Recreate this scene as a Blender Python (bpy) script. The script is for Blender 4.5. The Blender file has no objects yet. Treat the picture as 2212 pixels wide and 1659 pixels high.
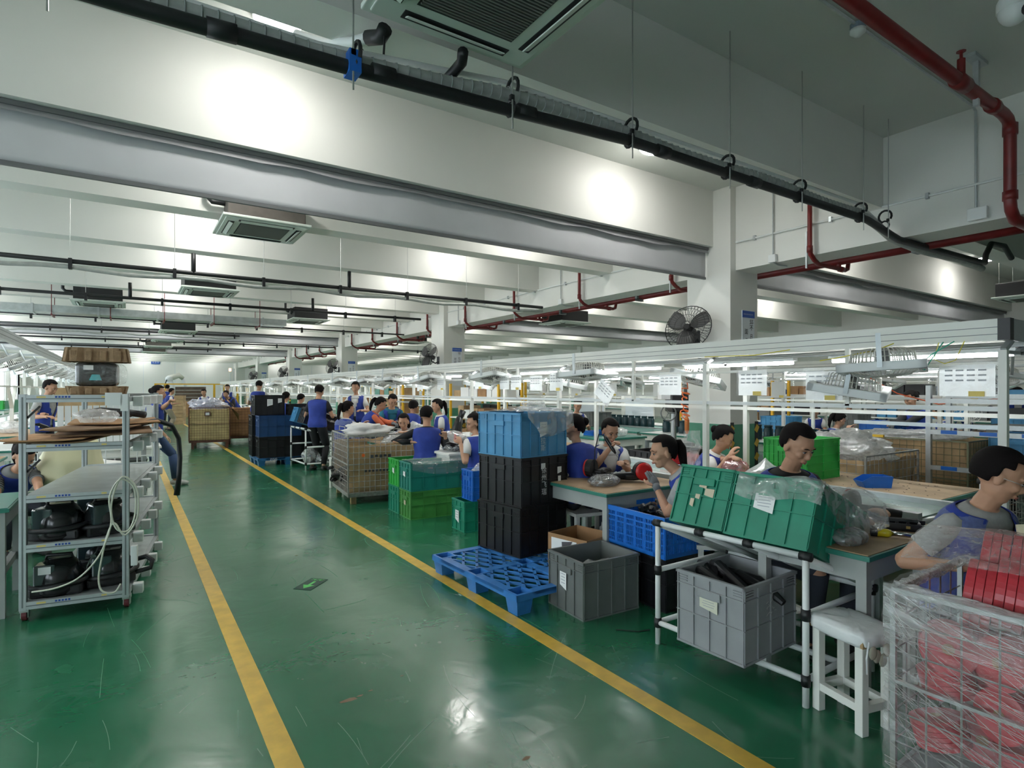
import bpy, bmesh, math, random
from mathutils import Vector, Matrix, noise
random.seed(7)
PI=math.pi; R=math.radians
scene=bpy.context.scene; C=scene.collection
# ---------------- camera
F_PX=1247.0; YAW=math.atan((1106-274)/F_PX); HC=1.55
SN,CS=math.sin(YAW),math.cos(YAW)
cam_d=bpy.data.cameras.new('camera'); cam=bpy.data.objects.new('camera',cam_d); C.objects.link(cam)
cam.location=(0,0,HC); cam.rotation_euler=(PI/2,0,-YAW)
cam_d.sensor_width=36; cam_d.lens=36*F_PX/2212; cam_d.shift_y=12.5/2212; cam_d.clip_start=.02; cam_d.clip_end=200
scene.camera=cam
# ---------------- world (daylight outside the windows) and exposure
w=bpy.data.worlds.new('sky'); scene.world=w; w.use_nodes=True
w.node_tree.nodes['Background'].inputs[0].default_value=(.80,.92,1,1)
w.node_tree.nodes['Background'].inputs[1].default_value=5.0
vs=scene.view_settings; vs.view_transform='Standard'; vs.look='None'; vs.gamma=1; vs.use_curve_mapping=False
vs.exposure=0.62
LAMP_E=52.0; TUBE_E=23.0
# ---------------- measuring helpers: a sight line at a known depth / height becomes a point in the room
def W(px,py,d):
    u=(px-1106)/F_PX; return Vector((d*(SN+u*CS), d*(CS-u*SN), HC-(py-842)/F_PX*d))
def G(px,py,z=0.):
    return W(px,py,F_PX*(HC-z)/(py-842))
# ---------------- materials
MATS={}
def _n(nt,t,**k):
    n=nt.nodes.new(t)
    for a,b in k.items(): setattr(n,a,b)
    return n
def mat(name,col,rough=.5,metal=0.,var=0.,vs_=6.,bump=0.,bs=40.,trans=0.,alpha=1.,emit=0.,spec=.5,coat=0.,col2=None,stretch=None,rvar=0.):
    if name in MATS: return MATS[name]
    m=bpy.data.materials.new(name); m.use_nodes=True; nt=m.node_tree; b=nt.nodes['Principled BSDF']
    b.inputs['Base Color'].default_value=(*col,1); b.inputs['Roughness'].default_value=rough; b.inputs['Metallic'].default_value=metal
    b.inputs['Specular IOR Level'].default_value=spec; b.inputs['Alpha'].default_value=alpha
    if coat: b.inputs['Coat Weight'].default_value=coat; b.inputs['Coat Roughness'].default_value=.12
    if trans: b.inputs['Transmission Weight'].default_value=trans
    if emit: b.inputs['Emission Color'].default_value=(*col,1); b.inputs['Emission Strength'].default_value=emit
    if var or bump or rvar or col2:
        tc=_n(nt,'ShaderNodeTexCoord'); mp=_n(nt,'ShaderNodeMapping'); nt.links.new(tc.outputs['Object'],mp.inputs[0])
        if stretch: mp.inputs['Scale'].default_value=stretch
        nz=_n(nt,'ShaderNodeTexNoise'); nz.inputs['Scale'].default_value=vs_; nz.inputs['Detail'].default_value=5; nt.links.new(mp.outputs[0],nz.inputs['Vector'])
        if var or col2:
            rp=_n(nt,'ShaderNodeValToRGB'); nt.links.new(nz.outputs['Fac'],rp.inputs[0])
            c1=[max(0,c*(1-var)) for c in col]; c2=col2 if col2 else [min(1,c*(1+var)) for c in col]
            rp.color_ramp.elements[0].position=.38; rp.color_ramp.elements[1].position=.66
            rp.color_ramp.elements[0].color=(*c1,1); rp.color_ramp.elements[1].color=(*c2,1)
            nt.links.new(rp.outputs[0],b.inputs['Base Color'])
        if rvar:
            mr=_n(nt,'ShaderNodeMapRange'); nt.links.new(nz.outputs['Fac'],mr.inputs[0]); mr.inputs[3].default_value=max(.02,rough-rvar); mr.inputs[4].default_value=rough+rvar
            nt.links.new(mr.outputs[0],b.inputs['Roughness'])
        if bump:
            n2=_n(nt,'ShaderNodeTexNoise'); n2.inputs['Scale'].default_value=bs; n2.inputs['Detail'].default_value=3; nt.links.new(mp.outputs[0],n2.inputs['Vector'])
            bp=_n(nt,'ShaderNodeBump'); bp.inputs['Strength'].default_value=bump; bp.inputs['Distance'].default_value=.01
            nt.links.new(n2.outputs['Fac'],bp.inputs['Height']); nt.links.new(bp.outputs[0],b.inputs['Normal'])
    MATS[name]=m; return m
def film(name,col=(.9,.92,.92),op=.35,rough=.15,bump=.3,bs=9.,stretch=None,rot=None):
    """clear plastic sheeting: mostly see-through, milky where it creases, glossy"""
    if name in MATS: return MATS[name]
    m=bpy.data.materials.new(name); m.use_nodes=True; nt=m.node_tree; nt.nodes.remove(nt.nodes['Principled BSDF']); out=nt.nodes['Material Output']
    tc=_n(nt,'ShaderNodeTexCoord'); nz=_n(nt,'ShaderNodeTexNoise'); nz.inputs['Scale'].default_value=bs; nz.inputs['Detail'].default_value=4; nz.inputs['Distortion'].default_value=1.2
    mpf=_n(nt,'ShaderNodeMapping',vector_type='TEXTURE'); nt.links.new(tc.outputs['Object'],mpf.inputs[0]); nt.links.new(mpf.outputs[0],nz.inputs['Vector'])
    if stretch: mpf.inputs['Scale'].default_value=stretch
    if rot: mpf.inputs['Rotation'].default_value=rot
    bp=_n(nt,'ShaderNodeBump'); bp.inputs['Strength'].default_value=bump; bp.inputs['Distance'].default_value=.03; nt.links.new(nz.outputs['Fac'],bp.inputs['Height'])
    tr=_n(nt,'ShaderNodeBsdfTransparent'); df=_n(nt,'ShaderNodeBsdfDiffuse'); tl=_n(nt,'ShaderNodeBsdfTranslucent'); gl=_n(nt,'ShaderNodeBsdfGlossy')
    df.inputs[0].default_value=(*col,1); tl.inputs[0].default_value=(*col,1); gl.inputs['Roughness'].default_value=rough; gl.inputs[0].default_value=(.9,.9,.9,1)
    for s in (df,gl): nt.links.new(bp.outputs[0],s.inputs['Normal'])
    a=_n(nt,'ShaderNodeMixShader'); a.inputs[0].default_value=.5; nt.links.new(df.outputs[0],a.inputs[1]); nt.links.new(tl.outputs[0],a.inputs[2])
    g=_n(nt,'ShaderNodeMixShader'); g.inputs[0].default_value=.3; nt.links.new(a.outputs[0],g.inputs[1]); nt.links.new(gl.outputs[0],g.inputs[2])
    mr=_n(nt,'ShaderNodeMapRange'); nt.links.new(nz.outputs['Fac'],mr.inputs[0]); mr.inputs[1].default_value=.3; mr.inputs[2].default_value=.75; mr.inputs[3].default_value=op*.45; mr.inputs[4].default_value=min(1,op*1.6)
    x=_n(nt,'ShaderNodeMixShader'); nt.links.new(mr.outputs[0],x.inputs[0]); nt.links.new(tr.outputs[0],x.inputs[1]); nt.links.new(g.outputs[0],x.inputs[2]); nt.links.new(x.outputs[0],out.inputs[0])
    MATS[name]=m; return m
def mm(name,*a,**k): return mat(name,*a,**k)
white_paint=mat('white_wall_paint',(.71,.71,.67),.7,var=.03,vs_=.7,bump=.04,bs=30)
ceil_m=mat('ceiling_paint',(.62,.64,.60),.8,var=.03,vs_=.6)
far_m=mat('far_wall_panel',(.82,.83,.81),.6)
green_wall=mat('green_wainscot_paint',(.07,.27,.17),.5,var=.1,vs_=3)
curtain_m=mat('grey_smoke_fabric',(.50,.51,.53),.5,var=.06,vs_=1.2,bump=.2,bs=3)
dark_trim=mat('dark_grey_channel',(.14,.145,.15),.5)
alu=mat('brushed_aluminium',(.50,.53,.54),.38,.55,var=.04,vs_=20)
alu_d=mat('dark_aluminium_groove',(.18,.2,.2),.5,.5)
steel=mat('bare_steel',(.45,.46,.45),.35,.8)
galv=mat('galvanised_sheet',(.48,.52,.52),.32,.6,var=.1,vs_=8)
cream=mat('cream_powder_coat',(.76,.76,.71),.45,var=.03,vs_=3)
white_pl=mat('white_plastic',(.74,.76,.75),.4)
grey_pl=mat('grey_plastic',(.155,.165,.16),.45,var=.08,vs_=5)
lgrey_pl=mat('light_grey_plastic',(.30,.31,.32),.5,var=.08,vs_=5)
black_pl=mat('black_plastic',(.012,.012,.014),.38,var=.2,vs_=5)
black_rub=mat('black_rubber',(.012,.013,.015),.5)
blue_pl=mat('blue_plastic',(.012,.13,.52),.4,var=.08,vs_=6)
navy_pl=mat('navy_plastic',(.012,.055,.17),.42,var=.1,vs_=6)
sky_pl=mat('sky_blue_plastic',(.06,.25,.46),.45,var=.12,vs_=6)
teal_pl=mat('teal_green_plastic',(.01,.235,.145),.42,var=.12,vs_=5)
dteal_pl=mat('deep_teal_plastic',(.01,.19,.15),.42,var=.08,vs_=5)
green_pl=mat('bright_green_plastic',(.03,.38,.06),.42,var=.08,vs_=6)
grass_pl=mat('grass_green_plastic',(.055,.25,.05),.45,var=.12,vs_=6)
red_pl=mat('red_plastic',(.55,.015,.015),.35)
red_pipe=mat('red_oxide_paint',(.17,.012,.012),.4,var=.12,vs_=10)
card=mat('brown_cardboard',(.36,.20,.095),.85,var=.1,vs_=7)
card_l=mat('tan_cardboard',(.44,.30,.16),.85,var=.16,vs_=3.5,bump=.3,bs=9)
pulp=mat('moulded_pulp',(.28,.19,.11),.95,var=.12,vs_=30,bump=.4,bs=120)
rusty=mat('rusty_wire',(.12,.045,.03),.6,.3,var=.3,vs_=20)
wire=mat('zinc_wire',(.34,.33,.31),.4,.3,var=.2,vs_=20)
paper=mat('white_paper',(.80,.81,.80),.6); sheet_p=film('backlit_paper',col=(.93,.94,.93),op=2.2,rough=.5,bump=0)
yel_paper=mat('yellow_note_paper',(.78,.60,.16),.6)
ink=mat('dark_ink',(.05,.05,.06),.6); blue_ink=mat('blue_ink',(.02,.07,.36),.6)
yellow=mat('yellow_floor_paint',(.62,.40,.055),.35,var=.12,vs_=9)
yel_post=mat('yellow_painted_steel',(.80,.45,.02),.45)
orange=mat('orange_hose',(.85,.16,.03),.4)
skin=mat('skin',(.50,.27,.17),.55,var=.05,vs_=12)
lip=mat('lip_skin',(.42,.14,.11),.5)
hair_m=mat('black_hair',(.008,.006,.006),.7,spec=.12,bump=.4,bs=90,stretch=(6,6,1))
eye_w=mat('eye_white',(.65,.62,.6),.3)
vest_m=mat('royal_blue_vest_cloth',(.018,.045,.30),.75,var=.15,vs_=7,bump=.35,bs=14)
mesh_m=mat('blue_grey_mesh_cloth',(.10,.13,.30),.8,var=.1,vs_=60)
white_cl=mat('white_cotton',(.68,.67,.65),.8,var=.04,vs_=6,bump=.3,bs=12)
grey_cl=mat('heather_grey_cotton',(.36,.36,.35),.85,var=.06,vs_=40,bump=.3,bs=12)
black_cl=mat('black_cotton',(.012,.012,.015),.8,bump=.3,bs=12)
orange_cl=mat('coral_orange_cloth',(.62,.14,.06),.8,var=.1,bump=.3,bs=12)
peach_cl=mat('peach_print_cloth',(.60,.27,.18),.8,var=.3,vs_=40)
teal_cl=mat('teal_cotton',(.02,.16,.24),.8,bump=.3,bs=12)
trouser=mat('dark_trouser_cloth',(.03,.035,.05),.85)
khaki=mat('khaki_trouser_cloth',(.34,.29,.22),.85)
shoe_m=mat('shoe_leather',(.04,.04,.04),.6); wshoe=mat('white_shoe',(.6,.6,.58),.6)
glove_m=mat('grey_knit_glove',(.16,.17,.18),.9)
bag_m=film('clear_plastic_bag',col=(.95,.97,.97),op=.38,bump=.2,bs=6); film_m=film('clear_plastic_film',op=.30,bs=9); wrap_m=film('stretch_wrap_film',op=.20,rough=.10,bs=30,bump=1.,stretch=(1,7,1),rot=(.32,0,0))
bagw_m=film('white_plastic_bag',op=.95,bs=12); bagk_m=film('dark_plastic_bag',col=(.25,.27,.3),op=.8,bs=14,bump=1)
red_bag=film('pink_plastic_bag',col=(.75,.30,.32),op=.9)
jar_m=mat('dark_teal_jar',(.02,.05,.06),.15)
mach=mat('glossy_black_housing',(.012,.013,.014),.18); aqua=mat('aqua_accent_plastic',(.06,.42,.46),.4)
belt_m=mat('pale_green_belt',(.28,.40,.35),.12,var=.06,vs_=2,coat=.4)
bench_g=mat('green_rubber_mat',(.03,.20,.15),.35)
brown_top=mat('worn_brown_board',(.38,.25,.14),.6,var=.2,vs_=5,bump=.1,bs=20)
grey_leg=mat('grey_painted_steel',(.38,.40,.38),.5,var=.06,vs_=4)
wood=mat('rough_wood',(.36,.24,.12),.8,var=.2,vs_=8)
mat_lamp=mat('lamp_diffuser_light',(1,.98,.94),.4,emit=LAMP_E); mat_tube=mat('fluorescent_tube_light',(.97,1,1),.4,emit=TUBE_E)
ac_w=mat('aircon_white_plastic',(.62,.68,.62),.45); ac_b=mat('aircon_box_insulation',(.085,.075,.065),.6,var=.15,vs_=6)
ac_k=mat('aircon_box_black',(.018,.018,.02),.55); ac_gr=mat('aircon_grille',(.16,.17,.15),.5)
sleeve_grey=mat('grey_pipe_wrap',(.40,.42,.40),.6,var=.1,vs_=14)
redreel=mat('red_film_reel',(.50,.04,.055),.3,var=.12,vs_=12)
sign_blue=mat('sign_blue',(.03,.10,.42),.5); sign_w=mat('sign_white',(.72,.76,.80),.5)
# floor: glossy green epoxy, slightly wavy, with fine scratches
def floor_mat():
    m=bpy.data.materials.new('green_epoxy_floor'); m.use_nodes=True; nt=m.node_tree; b=nt.nodes['Principled BSDF']; L=nt.links.new
    tc=_n(nt,'ShaderNodeTexCoord')
    n1=_n(nt,'ShaderNodeTexNoise'); n1.inputs['Scale'].default_value=.9; n1.inputs['Detail'].default_value=6; L(tc.outputs['Object'],n1.inputs['Vector'])
    r1=_n(nt,'ShaderNodeValToRGB'); L(n1.outputs['Fac'],r1.inputs[0]); e=r1.color_ramp.elements; e[0].position=.3; e[1].position=.75
    e[0].color=(.013,.125,.058,1); e[1].color=(.022,.165,.082,1)
    L(r1.outputs[0],b.inputs['Base Color'])
    n2=_n(nt,'ShaderNodeTexNoise'); n2.inputs['Scale'].default_value=2.3; n2.inputs['Detail'].default_value=8; L(tc.outputs['Object'],n2.inputs['Vector'])
    mr=_n(nt,'ShaderNodeMapRange'); L(n2.outputs['Fac'],mr.inputs[0]); mr.inputs[1].default_value=.3; mr.inputs[2].default_value=.7; mr.inputs[3].default_value=.13; mr.inputs[4].default_value=.30
    L(mr.outputs[0],b.inputs['Roughness'])
    n3=_n(nt,'ShaderNodeTexNoise'); n3.inputs['Scale'].default_value=4.2; n3.inputs['Distortion'].default_value=.6; n3.inputs['Detail'].default_value=3; L(tc.outputs['Object'],n3.inputs['Vector'])
    bp=_n(nt,'ShaderNodeBump'); bp.inputs['Strength'].default_value=.24; bp.inputs['Distance'].default_value=.02; L(n3.outputs['Fac'],bp.inputs['Height']); L(bp.outputs[0],b.inputs['Normal'])
    b.inputs['Specular IOR Level'].default_value=.6; b.inputs['Coat Weight'].default_value=.35; b.inputs['Coat Roughness'].default_value=.22
    return m
floor_m=floor_mat()
# ---------------- mesh building
class MB:
    def __init__(s): s.v=[]; s.f=[]
    def add(s,vs_,fs):
        o=len(s.v); s.v+= [tuple(x) for x in vs_]; s.f+=[tuple(i+o for i in f) for f in fs]; return s
    def box(s,c,d,rot=None):
        hx,hy,hz=d[0]/2,d[1]/2,d[2]/2
        vs_=[Vector((x,y,z)) for x in(-hx,hx) for y in(-hy,hy) for z in(-hz,hz)]
        if rot is not None: vs_=[rot@v for v in vs_]
        c=Vector(c); return s.add([v+c for v in vs_],[(0,1,3,2),(4,6,7,5),(0,4,5,1),(2,3,7,6),(0,2,6,4),(1,5,7,3)])
    def bb(s,a,b): return s.box([(a[i]+b[i])/2 for i in range(3)],[abs(b[i]-a[i]) for i in range(3)])
    def bar(s,p,q,w,h=None):
        p,q=Vector(p),Vector(q); h=h or w; d=(q-p); L=d.length
        if L<1e-6: return s
        z=d.normalized(); up=Vector((0,0,1)) if abs(z.z)<.99 else Vector((0,1,0)); x=z.cross(up).normalized(); y=x.cross(z)
        return s.box((p+q)/2,(w,h,L),Matrix((x,y,z)).transposed())
    def cyl(s,p,q,r,n=8,r2=None,cap=True):
        return s.tube([p,q],[r,r if r2 is None else r2],n,cap)
    def tube(s,pts,r,n=6,cap=True,flat=1.):
        pts=[Vector(p) for p in pts]; k=len(pts); rs=r if isinstance(r,(list,tuple)) else [r]*k
        o=len(s.v); x=None
        for i,p in enumerate(pts):
            t=(pts[min(i+1,k-1)]-pts[max(i-1,0)])
            t=t.normalized() if t.length>1e-9 else Vector((0,0,1))
            if x is None:
                up=Vector((0,0,1)) if abs(t.z)<.9 else Vector((1,0,0)); x=t.cross(up).normalized()
            else:
                x=(x-t*x.dot(t)); x=x.normalized() if x.length>1e-6 else t.orthogonal().normalized()
            y=t.cross(x)
            for j in range(n):
                a=2*PI*j/n; s.v.append(tuple(p+x*math.cos(a)*rs[i]+y*math.sin(a)*rs[i]*flat))
        for i in range(k-1):
            for j in range(n):
                a=o+i*n+j; b=o+i*n+(j+1)%n; s.f.append((a,b,b+n,a+n))
        if cap:
            s.f.append(tuple(o+j for j in reversed(range(n)))); s.f.append(tuple(o+(k-1)*n+j for j in range(n)))
        return s
    def ball(s,c,r,M=None,nu=10,nv=7):
        c=Vector(c); r=r if isinstance(r,(list,tuple)) else (r,r,r); o=len(s.v)
        def P(x,y,z):
            v=Vector((x*r[0],y*r[1],z*r[2])); v=M@v if M is not None else v; return tuple(v+c)
        s.v.append(P(0,0,-1))
        for i in range(1,nv):
            ph=-PI/2+PI*i/nv
            for j in range(nu): s.v.append(P(math.cos(ph)*math.cos(2*PI*j/nu),math.cos(ph)*math.sin(2*PI*j/nu),math.sin(ph)))
        s.v.append(P(0,0,1)); top=len(s.v)-1
        for j in range(nu):
            s.f.append((o,o+1+(j+1)%nu,o+1+j)); b=o+1+(nv-2)*nu; s.f.append((top,b+j,b+(j+1)%nu))
        for i in range(nv-2):
            for j in range(nu):
                a=o+1+i*nu+j; b=o+1+i*nu+(j+1)%nu; s.f.append((a,b,b+nu,a+nu))
        return s
    def grid(s,fn,nu,nv):
        o=len(s.v)
        for i in range(nu+1):
            for j in range(nv+1): s.v.append(tuple(fn(i/nu,j/nv)))
        for i in range(nu):
            for j in range(nv):
                a=o+i*(nv+1)+j; s.f.append((a,a+nv+1,a+nv+2,a+1))
        return s
    def lathe(s,prof,c=(0,0,0),n=16):
        o=len(s.v); c=Vector(c)
        for r,z in prof:
            for j in range(n): a=2*PI*j/n; s.v.append((c.x+r*math.cos(a),c.y+r*math.sin(a),c.z+z))
        for i in range(len(prof)-1):
            for j in range(n): a=o+i*n+j; b=o+i*n+(j+1)%n; s.f.append((a,b,b+n,a+n))
        s.f.append(tuple(o+j for j in reversed(range(n)))); s.f.append(tuple(o+(len(prof)-1)*n+j for j in range(n)))
        return s
    def xf(s,M):
        s.v=[tuple(M@Vector(v)) for v in s.v]; return s
    def mesh(s,name,m,smooth=False):
        me=bpy.data.meshes.new(name); me.from_pydata(s.v,[],s.f); me.materials.append(m)
        if smooth: me.polygons.foreach_set('use_smooth',[True]*len(me.polygons))
        me.update(); return me
def obj(name,mb,m,parent=None,loc=(0,0,0),rz=0,smooth=False,label=None,stuff=False,bev=0):
    me=mb.mesh(name,m,smooth) if isinstance(mb,MB) else mb
    o=bpy.data.objects.new(name,me); C.objects.link(o); o.location=loc; o.rotation_euler=(0,0,rz)
    if parent is not None: o.parent=parent
    if label: o['label']=label
    if stuff: o['kind']='stuff'
    if bev:
        b=o.modifiers.new('b','BEVEL'); b.width=bev; b.segments=2; b.limit_method='ANGLE'
    return o
def thing(name,label,cat,loc=(0,0,0),rz=0,group=None):
    o=bpy.data.objects.new(name,None); C.objects.link(o); o.location=loc; o.rotation_euler=(0,0,rz); o.empty_display_size=.1
    return tag(o,label,cat,group)
def tag(o,label,cat,group=None):
    o['label']=label; o['category']=cat
    if group: o['group']=group
    return o
def struct(name,mb,m,parent=None,**k):
    o=obj(name,mb,m,parent,**k)
    if parent is None: o['kind']='structure'
    return o
def dup(o,loc=None,rz=None,label=None,group=None,parent=None,rot=None):
    c=o.copy(); C.objects.link(c)
    if parent is not None: c.parent=parent
    if loc is not None: c.location=loc
    if rz is not None: c.rotation_euler=(0,0,rz)
    if rot is not None: c.rotation_euler=rot
    if label: c['label']=label
    if group: c['group']=group
    for ch in list(o.children): dup(ch,parent=c)
    return c
def glyph_rows(parent,x0,z0,n,s,m,y,vertical=False,seed=1,name='small_print'):
    """strokes standing for print too small to read"""
    rnd=random.Random(seed); g=MB()
    for k in range(n):
        cx=x0+(0 if vertical else s*1.25*k); cz=z0-(s*1.25*k if vertical else 0)
        for j in range(3): zz=cz+s*(-.4+.4*j); g.bb((cx-s*rnd.uniform(.25,.5),y-.0006,zz-s*.05),(cx+s*rnd.uniform(.25,.5),y,zz+s*.05))
        for j in range(2): xx=cx+s*(-.25+.5*j); g.bb((xx-s*.05,y-.0006,cz-s*rnd.uniform(.2,.5)),(xx+s*.05,y,cz+s*rnd.uniform(.2,.5)))
    return obj(name,g,m,parent,stuff=True)
ORD=['nearest','second','third','fourth','fifth','sixth','seventh','eighth','ninth','tenth','eleventh','twelfth']+['%dth'%k for k in range(13,21)]+['21st','22nd','23rd','24th','25th','26th']
def text_mesh(txt,size,m,name='lettering',parent=None,loc=(0,0,0),rot=(PI/2,0,0),ext=.0005):
    cu=bpy.data.curves.new(name,'FONT'); cu.body=txt; cu.size=size; cu.extrude=ext; cu.align_x='CENTER'; cu.align_y='CENTER'; cu.resolution_u=2
    t=bpy.data.objects.new(name+'_tmp',cu); C.objects.link(t); bpy.context.view_layer.update()
    me=bpy.data.meshes.new_from_object(t.evaluated_get(bpy.context.evaluated_depsgraph_get()))
    bpy.data.objects.remove(t); me.materials.clear(); me.materials.append(m)
    o=bpy.data.objects.new(name,me); C.objects.link(o); o.location=loc; o.rotation_euler=rot
    if parent is not None: o.parent=parent
    return o
# ================= the hall
CEIL=4.35; YB=50.0; XL=-5.6; XR=26.0; Y0=-5.0; GX=7.0
floor=struct('floor',MB().bb((XL,Y0,-.2),(XR,YB,0)),floor_m)
for nm,x,y0,y1 in (('floor_line',.555,-1,46),('floor_line',2.16,-1,46)):
    obj(nm,MB().bb((x-.05,y0,.0),(x+.05,y1,.0025)),yellow,floor,label='yellow painted aisle line')
sm_=MB(); rnd=random.Random(3)
for k in range(420):
    x,y=rnd.uniform(-3.5,3.2),rnd.uniform(1.2,17)*rnd.uniform(.3,1)+.6; a=rnd.choice((R(30),R(60),R(-70),R(100)))+rnd.gauss(0,.35); L_=rnd.uniform(.06,.55); cv=rnd.gauss(0,.5); wd=rnd.uniform(.0006,.0017); q=[]
    for j in range(7):
        q.append((x,y,a)); a+=cv*L_/6*1.5; x+=math.cos(a)*L_/6; y+=math.sin(a)*L_/6
    for (xa,ya,aa),(xb,yb,ab) in zip(q,q[1:]):
        nx,ny=-math.sin(ab)*wd,math.cos(ab)*wd; sm_.add([(xa-nx,ya-ny,.0006),(xb-nx,yb-ny,.0006),(xb+nx,yb+ny,.0006),(xa+nx,ya+ny,.0006)],[(0,1,2,3)])
obj('scratch_marks',sm_,mat('worn_scratch',(.10,.26,.17),.5),floor,stuff=True)
bm_=MB()
for (px,py,w1) in ((755,1512,.05),(778,1503,.02),(1137,1638,.03),(800,1492,.015),(640,1200,.02),(868,1460,.012)):
    c_=G(px,py); n_=9; vv=[]
    for j in range(n_): a=2*PI*j/n_; r_=w1*(.6+.5*rnd.random()); vv.append((c_.x+r_*math.cos(a),c_.y+r_*.4*math.sin(a),.0008))
    bm_.add(vv,[tuple(range(n_))])
obj('brown_scuffs',bm_,mat('brown_scuff',(.22,.15,.09),.7),floor,stuff=True)
ceiling=struct('ceiling',MB().bb((XL,Y0,CEIL),(XR,YB,CEIL+.2)),ceil_m)
wb=struct('wall_far',MB().bb((XL,YB,0),(XR,YB+.2,CEIL)),far_m)
for x in range(-5,26,2):   # panel joints of the far partition
    obj('panel_joint',MB().bb((x-.02,YB-.012,0),(x+.02,YB-.001,CEIL-.8)),sign_w,wb)
struct('wall_near',MB().bb((XL,Y0-.2,0),(XR,Y0,CEIL)),white_paint)
wr=struct('wall_right',MB().bb((XR,Y0,0),(XR+.2,YB,CEIL)),white_paint)
# left wall with a row of windows
mb=MB(); mb.bb((XL-.2,Y0,0),(XL,YB,.95)); mb.bb((XL-.2,Y0,2.75),(XL,YB,CEIL))
wy=Y0; wins=[]
while wy<YB-.5:
    mb.bb((XL-.2,wy,.95),(XL,min(YB,wy+.7),2.75)); 
    if wy+4.3<=YB: wins.append((wy+.7,wy+4.3))
    else: mb.bb((XL-.2,wy,.95),(XL,YB,2.75))
    wy+=4.3
wl=struct('wall_left',mb,white_paint)
obj('wainscot',MB().bb((XL,Y0,0),(XL+.012,YB,.93)),green_wall,wl)
glass=film('window_glass',col=(.9,.95,1),op=.06,bump=0)
for i,(a,b) in enumerate(wins):
    m=MB(); t=.05
    m.bb((XL-.14,a,.95),(XL-.06,b,1.0)); m.bb((XL-.14,a,2.70),(XL-.06,b,2.75)); n=3
    for k in range(n+1):
        y=a+(b-a)*k/n; m.bb((XL-.14,y-t/2 if 0<k<n else (y if k==0 else y-t),.95),(XL-.06,y+t/2 if 0<k<n else (y+t if k==0 else y),2.75))
    wn=struct('window_%d'%(i+1),m,cream)
    for k in range(n):
        ya=a+(b-a)*k/n; yb=a+(b-a)*(k+1)/n
        obj('pane',MB().bb((XL-.105,ya+t,1.0),(XL-.098,yb-t,2.70)),glass,wn)
# ceiling beams every 2.15 m, all one depth; girders along the column rows
BY=[3.05+2.15*k for k in range(-3,22)]
gx2=7.48; G2=19.0
for k,y in enumerate(BY):
    if 0<y<2: continue
    for (a,b) in ((XL,GX),(gx2,G2),(G2+.48,XR)):
        struct('ceiling_beam',MB().bb((a,y,3.57),(b,y+.30,CEIL)),white_paint)
for gx in (GX,G2):
    struct('ceiling_girder',MB().bb((gx,Y0,3.2),(gx+.46,YB,CEIL)),white_paint)
def column(x,y,lab=None,fan=True):
    o=struct('column',MB().bb((x-.12,y,0),(x+.50,y+.73,3.57)).bb((x-.12,y,3.57),(x+.50,y+.73,CEIL)),white_paint)
    obj('painted_base',MB().bb((x-.125,y-.005,0),(x+.505,y+.735,1.07)),green_wall,o)
    # hazard corner strips
    g=MB()
    for k in range(5): 
        for dx in (x-.131,x+.44):
            g.box((dx+.035,y-.008,.2+.2*k),(.075,.006,.10),Matrix.Rotation(R(35),3,'Y'))
    obj('hazard_stripe',g,yellow,o,stuff=True); obj('hazard_backing',MB().bb((x-.131,y-.0075,.05),(x-.05,y-.0055,1.1)).bb((x+.43,y-.0075,.05),(x+.508,y-.0055,1.1)),black_rub,o)
    return o
COLY=[4.92+8.6*k for k in range(6)]
for y in COLY: column(GX,y)
for y in COLY: column(G2,y)
# notice boards on the columns (facing the camera side)
for i,(y,l1,l2) in enumerate(((COLY[0],'5S\n不','面'),(COLY[1],'节',None),(COLY[2],None,None),(COLY[3],None,None),(COLY[4],None,None))):
    labs=['white column notice with blue header reading 5S','white column notice on the second column','white column notice on the third column','white column notice on the fourth column','white column notice on the fifth column']
    t=thing('notice_board',labs[i],'sign',(GX+.24,y-.008,1.66))
    obj('board',MB().bb((-.12,-.012,0),(.16,0,1.0)),sign_w,t); obj('header',MB().bb((-.12,-.016,.90),(.16,-.012,.995)),sign_blue,t)
    if l1: text_mesh(l1,.085,ink,'lettering',t,(.09,-.0135,.84 if i else .80))
    if l2: text_mesh(l2,.085,ink,'lettering',t,(-.03,-.0135,.70))
    glyph_rows(t,.09,(.64 if i==0 else .72 if i==1 else .80),5,.07,ink,-.0125,True,i); glyph_rows(t,-.03,(.58 if i==0 else .70),5,.07,ink,-.0125,True,i+9)
    glyph_rows(t,-.09,.947,11,.016,sign_w,-.0165,False,i+20,'header_print')
# smoke curtains hanging under the column-line beams
def curtain(x0,x1,y,zt,zb,label,w=.008):
    t=thing('smoke_curtain',label,'curtain',(0,0,0))
    def f(u,v):
        x=x0+(x1-x0)*u; z=zt+(zb-zt)*v
        n=noise.noise(Vector((x*1.1+v*1.3,y,v*1.2)))*.012*v+noise.noise(Vector((x*3.,y,z*.8)))*w
        return (x,y+n,z)
    o=obj('fabric',MB().grid(f,int((x1-x0)*8)+2,8),curtain_m,t,smooth=True); 
    s=o.modifiers.new('s','SOLIDIFY'); s.thickness=.004
    obj('top_channel',MB().bb((x0,y-.06,zt-.035),(x1,y+.05,zt)),dark_trim,t)
    obj('bottom_bar',MB().bb((x0,y-.014,zb-.02),(x1,y+.014,zb+.012)),dark_trim,t)
    # gathered pelmet fold below the channel
    def g(u,v):
        x=x0+(x1-x0)*u; n=noise.noise(Vector((x*2.3,y+5,0)))
        return (x,y-.045-.012*v,zt-.035-v*(.05+.03*n))
    obj('pelmet_fold',MB().grid(g,int((x1-x0)*6)+2,2),mat('darker_grey_fabric',(.27,.27,.28),.6),t)
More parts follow.
